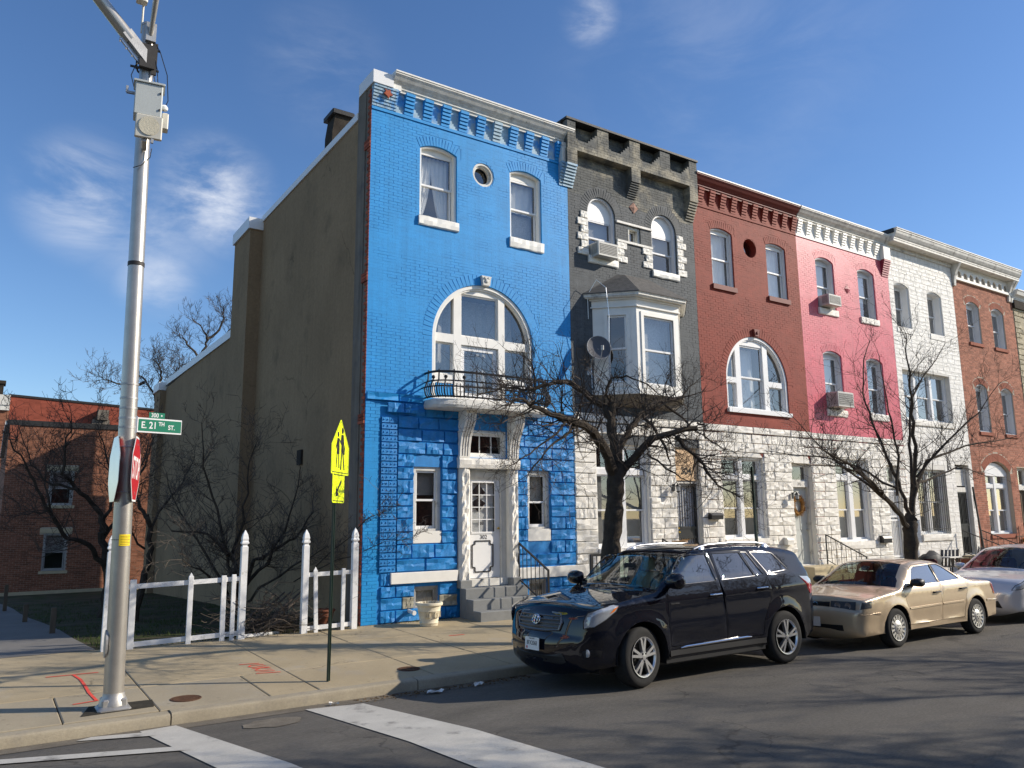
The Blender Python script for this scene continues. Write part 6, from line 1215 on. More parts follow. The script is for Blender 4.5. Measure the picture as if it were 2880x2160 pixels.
T1.limb([(9.19, 10.45, 2.95), (9.21, 10.50, 3.43), (9.21, 10.55, 3.85), (9.25, 10.60, 4.13)], .115, .075, 10, .7, n=10)
T1.limb([(9.25, 10.60, 4.10), (9.07, 10.50, 4.38), (9.10, 10.40, 4.55), (9.28, 10.20, 4.57), (9.55, 10.00, 4.42), (9.9, 9.9, 4.2)], .03, .008, 10, .5)
T1.limb([(9.13, 10.45, 2.85), (8.83, 10.30, 3.22), (8.39, 10.10, 3.54), (7.91, 9.90, 3.62), (7.34, 9.70, 3.68)], .11, .06, 26, .95, droop=.1)
T1.limb([(7.36, 9.70, 3.68), (6.84, 9.50, 3.74), (6.48, 9.40, 3.84), (6.08, 9.30, 3.70)], .05, .012, 16, .8)
T1.limb([(7.9, 9.9, 3.6), (7.5, 9.75, 3.35), (7.1, 9.7, 3.1), (6.75, 9.65, 2.75)], .03, .009, 14, .8, droop=.25)
T1.limb([(7.55, 9.75, 3.6), (7.15, 9.65, 3.3), (6.75, 9.6, 3.05), (6.3, 9.5, 2.85)], .022, .008, 12, .7, droop=.2)
T1.limb([(9.20, 10.55, 3.80), (9.17, 10.70, 4.08), (8.91, 10.80, 4.23), (8.66, 11.00, 4.50), (8.37, 11.10, 4.51)], .07, .05, 14, .8)
T1.limb([(8.36, 11.10, 4.51), (8.04, 11.20, 4.39), (7.72, 11.20, 4.32), (7.39, 11.30, 4.37), (6.9, 11.3, 4.2)], .045, .010, 20, .85)
T1.limb([(8.0, 11.2, 4.4), (7.9, 11.1, 4.7), (7.7, 11.0, 4.85)], .02, .008, 10, .55, up=.5)
T1.limb([(9.22, 10.48, 3.05), (9.35, 10.50, 3.36), (9.68, 10.60, 3.72), (10.10, 10.70, 4.05), (10.57, 10.80, 4.27), (11.52, 11.00, 4.48)], .085, .035, 26, .8)
T1.limb([(9.22, 10.45, 2.80), (9.35, 10.35, 3.0), (9.52, 10.10, 3.30), (9.79, 9.90, 3.50), (10.45, 9.70, 3.65)], .09, .05, 20, .85, droop=.1)
T1.limb([(10.57, 9.80, 3.77), (10.64, 9.70, 3.74), (10.53, 9.60, 3.50), (10.63, 9.60, 3.46), (10.77, 9.50, 3.34), (11.1, 9.4, 3.2)], .02, .008, 10, .5)
T1.limb([(10.10, 10.70, 4.03), (9.99, 10.30, 3.70), (9.96, 10.00, 3.32), (9.96, 9.90, 3.05)], .04, .014, 12, .65, droop=.2)
T1.limb([(10.03, 9.80, 3.50), (10.17, 9.60, 3.21), (10.37, 9.50, 2.99), (10.44, 9.40, 2.75), (10.63, 9.40, 2.61), (11.01, 9.30, 2.43)], .045, .010, 26, .75, droop=.15)
T1.limb([(9.61, 10.10, 3.20), (9.74, 9.90, 3.01), (9.96, 9.80, 2.85), (10.3, 9.70, 2.6)], .022, .008, 12, .7, droop=.15)
T1.limb([(10.7, 10.8, 4.3), (11.0, 10.6, 4.0), (11.3, 10.5, 3.7), (11.7, 10.4, 3.5)], .03, .008, 16, .7)
T1.limb([(11.3, 10.95, 4.4), (11.7, 11.0, 4.7), (12.1, 11.0, 4.95)], .02, .006, 10, .6)
T1.build('street_tree', 'dark bare street tree with stubby crooked limbs before the grey house, behind the SUV', (8.93, 10.45, .05), 'bare street trees at the kerb')
T2 = Bare(202)
T2.limb([(18.55, 10.6, 0), (18.50, 10.60, .6), (18.50, 10.60, 1.01), (18.54, 10.60, 1.66), (18.62, 10.60, 1.87), (18.67, 10.60, 2.04)], .20, .16, 0, n=12, wig=.02)
for pts, r0, r1, k in (([(18.58, 10.60, 1.75), (17.88, 10.50, 2.20), (17.08, 10.30, 2.52), (15.94, 10.00, 2.90), (14.84, 9.80, 3.23), (13.80, 9.60, 3.43)], .10, .014, 30), ([(18.67, 10.60, 2.04), (18.28, 10.60, 2.70), (18.22, 10.70, 3.12), (18.09, 10.80, 3.68), (18.02, 11.00, 4.35), (18.06, 11.20, 5.10), (18.40, 11.30, 6.04), (18.90, 11.40, 6.57)], .065, .010, 26), ([(18.70, 10.60, 1.98), (18.97, 10.60, 2.71), (18.90, 10.50, 3.49), (18.82, 10.40, 4.33), (18.65, 10.30, 4.93), (18.42, 10.20, 5.84), (18.32, 10.10, 6.42)], .095, .010, 26), ([(18.69, 10.60, 2.1), (19.18, 10.80, 2.80), (19.58, 11.00, 3.84), (20.15, 11.20, 4.80), (20.51, 11.30, 5.21), (21.92, 11.50, 6.18), (23.09, 11.60, 7.04)], .07, .010, 24), ([(18.97, 10.60, 2.65), (19.60, 10.60, 3.43), (20.50, 10.50, 3.66), (21.76, 10.40, 3.95), (23.62, 10.20, 4.21)], .06, .010, 26), ([(17.12, 10.30, 2.52), (16.59, 10.10, 2.66), (15.63, 9.90, 3.06), (14.36, 9.70, 3.09), (13.10, 9.50, 3.04)], .045, .008, 24), ([(18.15, 10.60, 2.55), (18.19, 10.50, 3.47), (17.88, 10.40, 4.11), (17.57, 10.30, 4.74), (17.24, 10.20, 5.77)], .045, .009, 20), ([(19.0, 10.60, 2.85), (20.35, 10.90, 3.03), (22.28, 11.20, 3.40), (24.31, 11.40, 3.17)], .05, .009, 26), ([(17.5, 10.4, 2.35), (17.0, 10.9, 3.0), (16.3, 11.3, 3.7), (15.6, 11.6, 4.5)], .045, .008, 18), ([(18.9, 10.5, 3.0), (19.6, 10.0, 3.9), (20.6, 9.7, 4.6), (21.4, 9.5, 5.4)], .045, .008, 18), ([(18.3, 10.6, 2.7), (17.4, 11.2, 3.3), (16.7, 11.6, 3.5), (15.2, 11.9, 3.6)], .04, .008, 18)):
    T2.limb(pts, r0*.82, r1, int(k*.62), 1.0, up=.3, wig=.04, twr=.0042)
T2.build('street_tree', 'slender bare street tree with fanned straight branches before the white house', (18.55, 10.6, .05), 'bare street trees at the kerb')
def yard_tree(seed, limbs, name, label, base, group=None, tm='twig', **k):
    T = Bare(seed)
    for a in limbs: T.limb(a[0], a[1]*.8, a[2]*.8, int(a[3]*.8), a[4], **k)
    return T.build(name, label, base, group, tm)
yard_tree(303, [([(2.66, 22, -.3), (2.70, 22.00, 0.28), (2.73, 22.00, 0.72), (2.64, 22.00, 1.28), (2.51, 22.00, 1.87)], .15, .11, 2, .8), ([(2.56, 22.00, 1.84), (2.47, 22.00, 2.30), (2.10, 21.80, 2.73), (1.75, 21.60, 3.05), (1.51, 21.40, 3.24), (1.52, 21.30, 3.88), (1.6, 21.2, 4.5)], .10, .02, 24, 1.1), ([(2.70, 22.00, .95), (2.33, 21.70, 1.46), (1.9, 21.5, 1.72), (1.62, 21.40, 1.88), (1.21, 21.20, 2.50), (0.95, 21.00, 3.05), (0.73, 20.80, 3.44), (0.41, 20.60, 3.89)], .09, .02, 26, 1.1), ([(1.3, 21.2, 2.4), (.9, 21, 2.3), (.5, 20.8, 2.2)], .03, .008, 14, .8), ([(2.5, 22, 1.9), (2.7, 22.2, 2.7), (2.6, 22.3, 3.5), (2.3, 22.4, 4.4)], .07, .015, 22, 1.1), ([(2.55, 22, 1.7), (3.0, 22.4, 2.4), (3.3, 22.7, 3.2), (3.6, 23, 4.2)], .07, .015, 22, 1.1), ([(1.9, 21.6, 2.9), (1.4, 22, 3.0), (.9, 22.3, 3.5), (.6, 22.5, 4.4)], .05, .012, 22, 1.0), ([(1.4, 21.2, 2.2), (1.2, 21.8, 3.0), (1.3, 22.3, 3.8)], .04, .01, 18, 1.0)], 'yard_tree', 'dark bare tree with spreading low limbs before the brown apartment house', (2.66, 22, -.2), 'bare trees in the yard', wig=.05, twr=.006)
yard_tree(304, [([(3.1, 20, -.2), (3.22, 20, .81), (3.30, 20.00, 1.35), (3.29, 20.00, 1.87), (3.18, 20.00, 2.27)], .11, .07, 2, .7), ([(3.18, 20.00, 2.2), (3.03, 20.20, 2.59), (2.97, 20.50, 3.02), (3.22, 20.80, 3.47), (3.4, 21, 4.2)], .06, .015, 22, 1.0), ([(3.28, 20, 1.8), (3.6, 20.2, 2.5), (4.0, 20.4, 3.0), (4.3, 20.6, 3.7)], .05, .012, 22, 1.0), ([(3.2, 20, 1.5), (2.8, 19.8, 2.0), (2.5, 19.6, 2.7)], .035, .01, 16, .8)], 'yard_tree', 'thinner bare tree between the steel pole and the stucco wall corner', (3.1, 20, -.15), 'bare trees in the yard', wig=.05, twr=.006)
yard_tree(305, [([(4.45, 17.2, -.1), (4.52, 17.20, 0.5), (4.50, 17.1, 1.0), (4.37, 17.00, 1.42), (4.12, 16.90, 1.61), (3.82, 16.80, 1.86), (3.10, 16.50, 1.93)], .09, .02, 26, .85), ([(4.5, 17.2, .4), (4.87, 17.10, 1.3), (5.26, 17.00, 1.50), (5.63, 16.80, 1.72), (5.95, 16.60, 2.3)], .07, .02, 28, .85), ([(4.46, 17.15, .9), (4.35, 17.10, 1.4), (4.05, 17.00, 2.35), (3.7, 16.9, 3.2), (3.60, 16.80, 4.1)], .06, .012, 28, .9), ([(4.7, 17.2, .7), (5.2, 17.2, 1.2), (5.65, 17.30, 2.2), (5.9, 17.40, 3.3)], .06, .012, 26, .9), ([(4.4, 17.1, 1.3), (4.6, 17, 2.1), (4.6, 16.9, 3.0), (4.75, 16.8, 3.8)], .05, .01, 24, .9), ([(4.55, 17.2, .3), (4.1, 16.6, .9), (3.6, 16.2, 1.2), (3.2, 15.9, 1.4)], .045, .01, 24, .8), ([(4.6, 17.2, .3), (5.1, 16.5, .9), (5.5, 15.9, 1.3), (5.8, 15.3, 1.6)], .045, .01, 26, .8), ([(4.4, 17.2, .6), (3.9, 17.3, 1.5), (3.4, 17.4, 2.3), (3.1, 17.4, 3.1)], .045, .01, 24, .9), ([(5.3, 15.8, .9), (5.9, 15, 1.35), (6.35, 14.3, 1.6), (7.05, 14.1, 1.75)], .02, .006, 12, .6), ([(5.6, 15.4, 1.2), (6.2, 14.4, 2.1), (6.6, 14.2, 2.3)], .018, .006, 12, .6)], 'large_shrub', 'tangled bare shrub filling the yard against the shaded stucco wall', (4.5, 17.2, 0), None, 'twig_grey', wig=.05, twr=.005)
# brush pile in the fence gap
mb = MB(); R = random.Random(44)
for i in range(420):
    p = Vector((R.gauss(4.5, .38), R.gauss(14.75, .28), .08+abs(R.gauss(0, .28)))); d = Vector((R.uniform(-1, 1), R.uniform(-.7, .7), R.uniform(-.25, .6))).normalized(); Q = [p]
    for k in range(4): d = (d+Vector((R.uniform(-.4, .4), R.uniform(-.4, .4), R.uniform(-.35, .25)))).normalized(); Q.append(Q[-1]+d*R.uniform(.07, .16))
    mb.tube(Q, [R.uniform(.003, .008)]*5, 3, cap=False)
for i in range(7): a = Vector((R.uniform(3.9, 4.6), R.uniform(14.5, 15), .2)); mb.tube([a, a+Vector((.35, .3, .25)), a+Vector((.8, .5, .55))], [.03, .025, .015], 6)
props(mb.build('brush_pile', 'twig_grey'), 'pile of dead cut branches heaped in the gap of the picket fence', 'brush pile', None, 'stuff')
bk = Bare(77)
bk.limb([(7.3, 44, -1), (7.35, 44, 4), (7.27, 44.00, 7.97)], .22, .14, 0, n=8)
for pts in ([(7.27, 44, 7.9), (7.02, 44.00, 8.64), (6.48, 44.00, 9.45), (6.0, 44.00, 9.75)], [(7.02, 44.00, 8.64), (7.30, 44.00, 9.57), (7.18, 44.00, 10.07), (6.78, 44.00, 10.6)], [(7.2, 44, 8.2), (7.9, 44, 9.2), (8.2, 44.2, 9.9), (8.1, 44, 10.6)], [(6.5, 44, 9.3), (5.9, 44.2, 9.0), (5.2, 44, 9.1), (4.4, 44, 9.4)], [(7.3, 44, 8.5), (7.7, 43.5, 9.0), (7.9, 43, 9.8)]): bk.limb(pts, .09, .02, 22, 1.15, up=.3, twr=.010, wig=.08)
bk.build('background_tree', 'bare tree with crooked twigs rising behind the low rear wing at left', (7.3, 44, -1), 'bare trees beyond the rear wing', 'twig_grey')
bk = Bare(78); bk.limb([(9.6, 46, -1), (9.5, 46, 6), (9.55, 46, 11)], .25, .15, 0, n=8)
for pts in ([(9.55, 46, 10.8), (9.87, 46.00, 11.95), (9.83, 46.00, 12.65), (9.48, 46.00, 13.16), (9.0, 46.00, 13.5)], [(9.84, 46.00, 12.4), (10.52, 46.00, 12.99), (10.77, 46.00, 13.69), (10.70, 46.00, 14.4)], [(9.8, 46, 11.2), (10.88, 46.00, 12.3), (10.99, 46.00, 12.9), (11.44, 46.00, 13.5), (11.2, 46.00, 14.0)], [(10.9, 46, 12.3), (11.8, 46, 13.0), (12.4, 46, 13.6), (12.5, 46, 14.2)], [(9.6, 46, 11), (9.0, 46, 11.8), (8.6, 46, 12.3), (8.3, 46, 12.4)]): bk.limb(pts, .09, .02, 18, 1.1, up=.35, twr=.009, wig=.09)
bk.build('background_tree', 'taller bare tree rising above the sloped white coping of the rear wing', (9.6, 46, -1), 'bare trees beyond the rear wing', 'twig_grey')
# a bare street tree on the near side of the street, outside the frame; its branches shade the road
for sx0, sd_ in ((13.2, 55), (21.5, 56)):
    nb = Bare(sd_); B0 = (sx0, -1.0); nb.limb([(sx0, -1.0, 0), (sx0-.1, -1.0, 1.6), (sx0, -1.0, 2.8)], .22, .16, 0)
    for k in range(13): a = k*2.4; l = nb.R.uniform(2.0, 3.0); nb.limb([(sx0, -1.0, 2.4+.05*k), (sx0+.45*l*cos(a), -1.0+.45*l*sin(a), 3.6+.1*k), (sx0+l*cos(a), -1.0+l*sin(a), 4.4+.25*k)], .09, .02, 24, 1.1, twr=.009)
    nb.build('street_tree', 'bare street tree on the near side of the street, %s beyond the right edge' % ('first' if sd_ == 55 else 'second'), (sx0, -1.0, 0), 'bare street trees at the kerb')
R = random.Random(21); x = -16
for k, (w, h, m) in enumerate(((7, 8.6, 'old_brick'), (6, 8.2, 'brown_brick'), (6.2, 8.8, 'yard_brick'), (6.5, 8.4, 'old_brick'), (6, 8.6, 'tan_stone'), (6.4, 8.2, 'brown_brick'), (6.2, 8.7, 'old_brick'), (6.6, 8.4, 'yard_brick'))):
    o = thing('row_house', 'brick row house across the street, number %s along, behind the camera' % ('one', 'two', 'three', 'four', 'five', 'six', 'seven', 'eight')[k], 'row house', (x+w/2, -12, 0), group='row houses across the street'); mb = MB(); mb.box(x+.01, x+w-.01, -24, -12, -.3, h); mb.build('wall', m, o); mb = MB(); mb.box(x, x+w, -12.001, -11.65, h-.5, h+.05); mb.build('cornice', 'white_old', o)
    for z0 in (1.2, 4.6):
        for i in (0, 1): mb = MB(); a = x+w*(.14+.44*i); mb.box(a, a+1.1, -12.0, -11.96, z0, z0+1.9); wn = mb.build('window', 'white_old', o); mb = MB(); mb.box(a+.08, a+1.02, -11.96, -11.95, z0+.08, z0+1.82); mb.build('pane', 'seat_dark', wn)
    x += w
# ================================================================ parked cars
def resamp(P, d):
    out = []
    for a, b in zip(P, P[1:]):
        n = max(1, int(math.dist(a, b)/d)); out += [(a[0]+(b[0]-a[0])*i/n, a[1]+(b[1]-a[1])*i/n) for i in range(n)]
    return out+[P[-1]]
def smooth(P, it=2):                                        # Chaikin corner cutting, ends kept
    for _ in range(it):
        Q = [P[0]]
        for a, b in zip(P, P[1:]): Q += [(a[0]*.75+b[0]*.25, a[1]*.75+b[1]*.25), (a[0]*.25+b[0]*.75, a[1]*.25+b[1]*.75)]
        P = Q+[P[-1]]
    return P
def segdist(p, a, b):
    ax_, az = a; dx, dz = b[0]-ax_, b[1]-az; l = dx*dx+dz*dz; t = 0 if l == 0 else max(0, min(1, ((p[0]-ax_)*dx+(p[1]-az)*dz)/l)); return math.hypot(p[0]-ax_-dx*t, p[1]-az-dz*t)
def lerp_(x, x0, x1): return max(0, min(1, (x-x0)/(x1-x0)))
class Car:
    def __init__(s, name, label, loc, rx, S):
        s.S = S; s.t = thing(name, label, 'car', loc, 0, 'cars parked along the kerb', rx); s.top = smooth(S['top'], 2); s.top = resamp(s.top, .05)
        s.tops = np.array(s.top)
    def tdist(s, x, z):
        P = s.tops; a, b = P[:-1], P[1:]; d = b-a; t = np.clip(((x-a[:, 0])*d[:, 0]+(z-a[:, 1])*d[:, 1])/np.maximum((d**2).sum(1), 1e-9), 0, 1); return float(np.sqrt(((a+d*t[:, None]-np.array([x, z]))**2).sum(1)).min())
    def f(s, x, z):                                         # half width of the body
        S = s.S; w = S['W']; Lc = S['L']; zb = S['belt'](x); rf, rr = S['rf'], S['rr']
        w -= S['tf']*(1-lerp_(x, 0, 1.15))**2+S['tr']*lerp_(x, Lc-1.1, Lc)**2
        if x < rf: w -= S['cf']*(1-sqrt(max(0, 1-(1-max(x, 0)/rf)**2)))
        if x > Lc-rr: q = min(1, (x-Lc+rr)/rr); w -= S['cr']*(1-sqrt(max(0, 1-q*q)))
        if z < .72*S['k']: w -= .055*((.72*S['k']-z)/.45)**2
        w += S.get('ca', .012)*math.exp(-((z-S['crease'](x))/.05)**2)
        if z > zb-.26: w -= S.get('sh', .035)*min(1, (z-zb+.26)/.26)**2
        w -= S.get('cc', .012)*math.exp(-((z-.5*S['k'])/.10)**2)
        for wx in S['axles']: w += .022*math.exp(-((math.hypot(x-wx, z-S['wr'])-S['ar']-.02)/.06)**2)
        if z > zb: w -= .012*lerp_(z, zb, zb+.05)+(z-zb)*S['tumble']
        r = .10 if z > zb+.12 else S.get('re', .07); d = s.tdist(x, z)
        if d < r: w -= (r-sqrt(max(0, r*r-(r-d)**2)))*(.75 if z > zb+.1 else .8)
        return w
    def arc(s, cx, r, a0, a1, n=14): return [(cx+r*cos(a0+(a1-a0)*i/n), s.S['wr']+r*sin(a0+(a1-a0)*i/n)) for i in range(n+1)]
    def outline(s):
        S = s.S; zs = S['sill']; b = []; r = S['ar']
        a0 = math.asin((zs-S['wr'])/r) if abs(zs-S['wr']) < r else 0
        x1, x2 = S['axles']
        b = [s.top[-1], (x2+r*cos(a0)+.0, zs)] if s.top[-1][0] > x2+r+.05 else [s.top[-1]]
        return list(s.top)+[(x2+r*cos(a0)+.12, zs+.02)]+s.arc(x2, r, a0, pi-a0)+[(x2-r*cos(a0)-.03, zs)]+[(x, zs) for x in np.arange(x2-r-.15, x1+r+.1, -.12)]+s.arc(x1, r, a0, pi-a0)+[(x1-r*cos(a0)-.06, zs+.0)]
    def shell(s, outer, holes, name, m, parent, off=0, step=.055, both=True, smooth_=True, local=True, thick=0):
        xs = [p[0] for p in outer]; zs = [p[1] for p in outer]; G = []
        for x in np.arange(min(xs), max(xs), step):
            for z in np.arange(min(zs), max(zs), step): G.append((x+.013*sin(z*90), z+.009*sin(x*70)))
        for d in (.012, .03, .055, .085):
            for a, b in zip(s.top[::1], s.top[1:]):
                l = math.dist(a, b)
                if l < 1e-6: continue
                G.append(((a[0]+b[0])/2+(b[1]-a[1])/l*d, (a[1]+b[1])/2-(b[0]-a[0])/l*d))
        G = [g for g in G if all(segdist(g, a, b) > .008 for P in [outer]+list(holes) for a, b in zip(P, P[1:]+P[:1]))]
        V, F = cdt(outer, holes, G); obs = []
        for sg_ in ((-1, 1) if both else (-1,)):
            mb = MB(); mb.add([(x, sg_*(s.f(x, z)+off), z) for x, z in V], [tuple(f) if sg_ < 0 else tuple(reversed(f)) for f in F])
            if thick:
                for P in [outer]:
                    n = len(P); mb.add([(x, sg_*(s.f(x, z)+off), z) for x, z in P]+[(x, sg_*(s.f(x, z)+off-thick), z) for x, z in P], [(i, (i+1) % n, n+(i+1) % n, n+i) for i in range(n)])
            if name is None: return mb
            obs.append(mb.build(name, m, parent, smooth=smooth_, ang=50, local=True))
        return obs
    def strip(s, i0, i1, trim=0, n=16, off=0):              # the surface across the car along its top outline
        rows = []; S = s.S
        for i in range(i0, i1+1):
            x, z = s.top[i]; a = s.top[max(0, i-1)]; b = s.top[min(len(s.top)-1, i+1)]; l = math.dist(a, b); nx, nz = -(b[1]-a[1])/l, (b[0]-a[0])/l
            Y = s.f(x, z); bl = S['bulge'](x, z); row = []
            for j in range(n+1):
                u = -cos(pi*j/n); y = u*(Y-trim) ; k = bl*(1-(y/Y)**2)+off; row.append((x+nx*k, y, z+nz*k))
            rows.append(row)
        return rows
    def idx(s, x, z): return min(range(len(s.top)), key=lambda i: math.dist(s.top[i], (x, z)))
    def wheel(s, x, side, m_rim, style, steer=0):
        S = s.S; R = S['wr']; w = S['tw']; y0 = side*(S['W']-.015); sx = -side
        rr = R*S['rim']
        prof = [(rr*.96, .0), (rr+.008, .004), (R*.80, -.006), (R*.93, .004), (R*.985, .022), (R, .045), (R, w-.045), (R*.985, w-.022), (R*.93, w-.004), (rr, w)]
        mb = MB(); mb.lathe([(a, b) for a, b in prof], 40, (0, 0, 0), 'y', cap=False); o = mb.build('wheel', 'tyre', s.t, smooth=True, ang=40, local=True)
        o.location = (x, y0, R); o.rotation_euler = (0, 0, steer+(0 if side < 0 else pi))
        k = MB(); k.lathe([(rr*.99, -.004), (rr*.97, .012), (rr*.9, .03), (rr*.86, .14), (.0, .15)], 36, (0, 0, 0), 'y', cap=False); bar = k.build('wheel_barrel', 'suv_plastic' if style != 'cap' else 'hubcap', o, smooth=True, local=True)
        k = MB(); k.lathe([(rr*.985, -.006), (rr*1.0, -.010), (rr*.95, -.008), (rr*.90, .012)], 40, (0, 0, 0), 'y', cap=False)
        if style == 'five':
            for q in range(5):
                a = 2*pi*q/5+.3
                for d in (-.16, .16):
                    r1 = Vector((cos(a+d*1.15), 0, sin(a+d*1.15)))*rr*.93; r0 = Vector((cos(a+d*.55), 0, sin(a+d*.55)))*rr*.20; k.bar(r0+Vector((0, .012, 0)), r1+Vector((0, .014, 0)), .034, .044, up=(0, 1, 0))
                    mid = r0.lerp(r1, .62)
            k.lathe([(rr*.30, .03), (rr*.28, -.004), (rr*.13, -.012), (.0, -.012)], 20, (0, 0, 0), 'y', cap=False)
        else:
            k.lathe([(rr*.60, .012), (rr*.50, -.008), (rr*.16, -.016), (0, -.018)], 28, (0, 0, 0), 'y', cap=False)
            n = 15
            for q in range(n): a = 2*pi*q/n; p0 = Vector((cos(a), 0, sin(a)))*rr*.55; p1 = Vector((cos(a), 0, sin(a)))*rr*.93; k.bar(p0+Vector((0, .004, 0)), p1+Vector((0, .004, 0)), .032 if n > 10 else .05, .016, up=(0, 1, 0))
        rim = k.build('rim', m_rim, o, smooth=True, ang=40, local=True, fix=True)
        k = MB()
        for q in range(5): a = 2*pi*q/5+.9; k.lathe([(.012, -.018), (.012, .0)], 8, (rr*.2*cos(a), 0, rr*.2*sin(a)), 'y')
        k.build('lug_nuts', 'suv_plastic', o, local=True)
        return o
    def seat(s, x, y, m, h=.62, zz=.5):
        mb = MB(); mb.bbox(x-.02, x+.5, y-.25, y+.25, zz-.15, zz+.05, .05); mb.v = mb.v; b = MB(); b.bbox(x+.40, x+.54, y-.24, y+.24, zz, zz+h, .05); b.v = [(a+.22*(c-zz), d, c) for a, d, c in b.v]; mb.v, mb.f, mb.m = mb.v+b.v, mb.f+[tuple(i+len(mb.v) for i in f) for f in b.f], mb.m+b.m
        h_ = MB(); h_.bbox(x+.56, x+.66, y-.13, y+.13, zz+h+.02, zz+h+.20, .04); mb.add(h_.v, h_.f); mb.build('seat', m, s.t, smooth=True, ang=50, local=True)
def build_car(C):
    S = C.S; t = C.t; P = S['paint']; out = C.outline(); C.out = out
    doors = S['doors']; wins = S['wins']; quarter = S.get('quarter', [])
    # body: both sides, then the skin across the car without the windscreens
    body = MB()
    for sg_ in (-1, 1):
        m = C.shell(out, [d for d in doors]+[q for q in quarter], None, None, None, both=False)
        body.add([(x, -sg_*y if sg_ > 0 else y, z) for x, y, z in m.v], [f if sg_ < 0 else tuple(reversed(f)) for f in m.f])
    w0, w1 = C.idx(*S['ws'][0]), C.idx(*S['ws'][1]); r0, r1 = C.idx(*S['rs'][0]), C.idx(*S['rs'][1]); N_ = len(C.top)-1
    for a, b in ((0, w0), (w1, r0), (r1, N_)): body.loft(C.strip(a, b))
    for a, b in ((w0, w1), (r0, r1)):                        # pillars beside the screens
        rows = C.strip(a, b); rin = C.strip(a, b, trim=.055); k = [[r[0], i[0]] for r, i in zip(rows, rin)]; body.loft(k); body.loft([[i[-1], r[-1]] for r, i in zip(rows, rin)])
    bo = body.build('body', [P], t, smooth=True, ang=78, local=True)
    import bmesh
    bm = bmesh.new(); bm.from_mesh(bo.data); bmesh.ops.remove_doubles(bm, verts=bm.verts, dist=.0015); bmesh.ops.recalc_face_normals(bm, faces=bm.faces); bm.to_mesh(bo.data); bm.free(); bo.data.set_sharp_from_angle(angle=radians(78))
    # which way is out?
    for a, b, nm, gm in ((w0, w1, 'windshield', S.get('wglass', 'car_glass')), (r0, r1, 'rear_window', 'car_glass_dark')):
        mb = MB(); mb.loft(C.strip(a, b, trim=.05, off=-.006)); mb.build(nm, gm, t, smooth=True, local=True)
    gaps = .006
    def inset(P, d):
        cx = sum(p[0] for p in P)/len(P); cz = sum(p[1] for p in P)/len(P); out_ = []
        n = len(P); area = sum(P[i][0]*P[(i+1) % n][1]-P[(i+1) % n][0]*P[i][1] for i in range(n)); sg_ = 1 if area > 0 else -1
        for i in range(n):
            a, b, c = P[i-1], P[i], P[(i+1) % n]; u = Vector((b[0]-a[0], b[1]-a[1])).normalized(); v = Vector((c[0]-b[0], c[1]-b[1])).normalized(); n1, n2 = Vector((-u.y, u.x))*sg_, Vector((-v.y, v.x))*sg_; m = (n1+n2); m = m/max(.3, (1+n1.dot(n2))); out_.append((b[0]+m.x*d, b[1]+m.y*d))
        return out_
    C.inset = inset
    for i, d in enumerate(doors):
        hs = [w for w, k in wins if k == i]
        for o in C.shell(inset(d, gaps), hs, 'door', P, t, thick=.03):
            sg_ = -1 if sum(v.co.y for v in o.data.vertices) < 0 else 1
            hx, hz = S['handles'][i]; mb = MB(); y = C.f(hx, hz); mb.tube([(hx-.10, sg_*(y), hz), (hx-.085, sg_*(y+.032), hz+.003), (hx+.085, sg_*(y+.034), hz+.005), (hx+.10, sg_*y, hz+.003)], [.016, .013, .013, .016], 8); mb.build('handle', S.get('hm', P), o, smooth=True, local=True)
            for w in hs:
                mm = C.shell(inset(w, -.012), [], None, None, None, off=-.008, both=False); mm.v = [(a, b if sg_ < 0 else -b, c) for a, b, c in mm.v]; mm.build('side_window', S['sglass'][i], o, smooth=True, local=True)
                if S.get('wtrim'):
                    q = resamp(w+[w[0]], .06); mb = MB(); mb.tube([(a, sg_*(C.f(a, c)+.001), c) for a, c in q], .0042, 5, cap=False); mb.build('window_trim', S['wtrim'], o, smooth=True, local=True)
    for w in quarter:
        for sg_ in (-1, 1):
            mm = C.shell(inset(w, -.012), [], None, None, None, off=-.006, both=False); mm.v = [(a, b*-sg_, c) for a, b, c in mm.v]; mm.build('quarter_window', 'car_glass_dark', t, smooth=True, local=True)
            if S.get('wtrim'): q = resamp(w+[w[0]], .06); mb = MB(); mb.tube([(a, sg_*(C.f(a, c)+.001), c) for a, c in q], .0042, 5, cap=False); mb.build('window_trim', S['wtrim'], t, smooth=True, local=True)
    # wheel wells, floor, seats
    for wx in S['axles']:
        mb = MB(); A = C.arc(wx, S['ar']+.004, -.15, pi+.15); mb.loft([[(x, y, z) for y in (-S['W']+.01, -S['W']+.42)] for x, z in A]); mb.loft([[(x, y, z) for y in (S['W']-.42, S['W']-.01)] for x, z in A]); mb.build('wheel_well', 'suv_plastic', t, smooth=True, local=True)
    Lc = S['L']; mb = MB(); mb.box(.35, Lc-.35, -S['W']+.2, S['W']-.2, .2, .34); mb.box(S['axles'][0]+S['ar'], S['axles'][1]-S['ar'], -S['W']+.06, S['W']-.06, .24, .42); mb.box(.5, S['ws'][0][0], -.6, .6, .34, S['ws'][0][1]-.18); mb.build('floor', 'suv_plastic', t, local=True)
    wx, wz = S['ws'][0]; mb = MB(); mb.bbox(wx+.08, wx+.5, -S['W']+.14, S['W']-.14, wz-.32, wz-.03, .06); mb.tube([(wx+.52+.06*sin(a), -.36+.18*cos(a), wz+.0+.16*sin(a)) for a in np.linspace(0, 2*pi, 20)], .014, 6); mb.build('dashboard', 'seat_dark', t, smooth=True, ang=50, local=True)
    for x, y in S['seats']: C.seat(x, y, S['seatm'], zz=S['seatz'])
    for i, wx in enumerate(S['axles']):
        for sd_ in (-1, 1): C.wheel(wx, sd_, S['rimm'], S['style'], S.get('steer', 0) if i == 0 else 0)
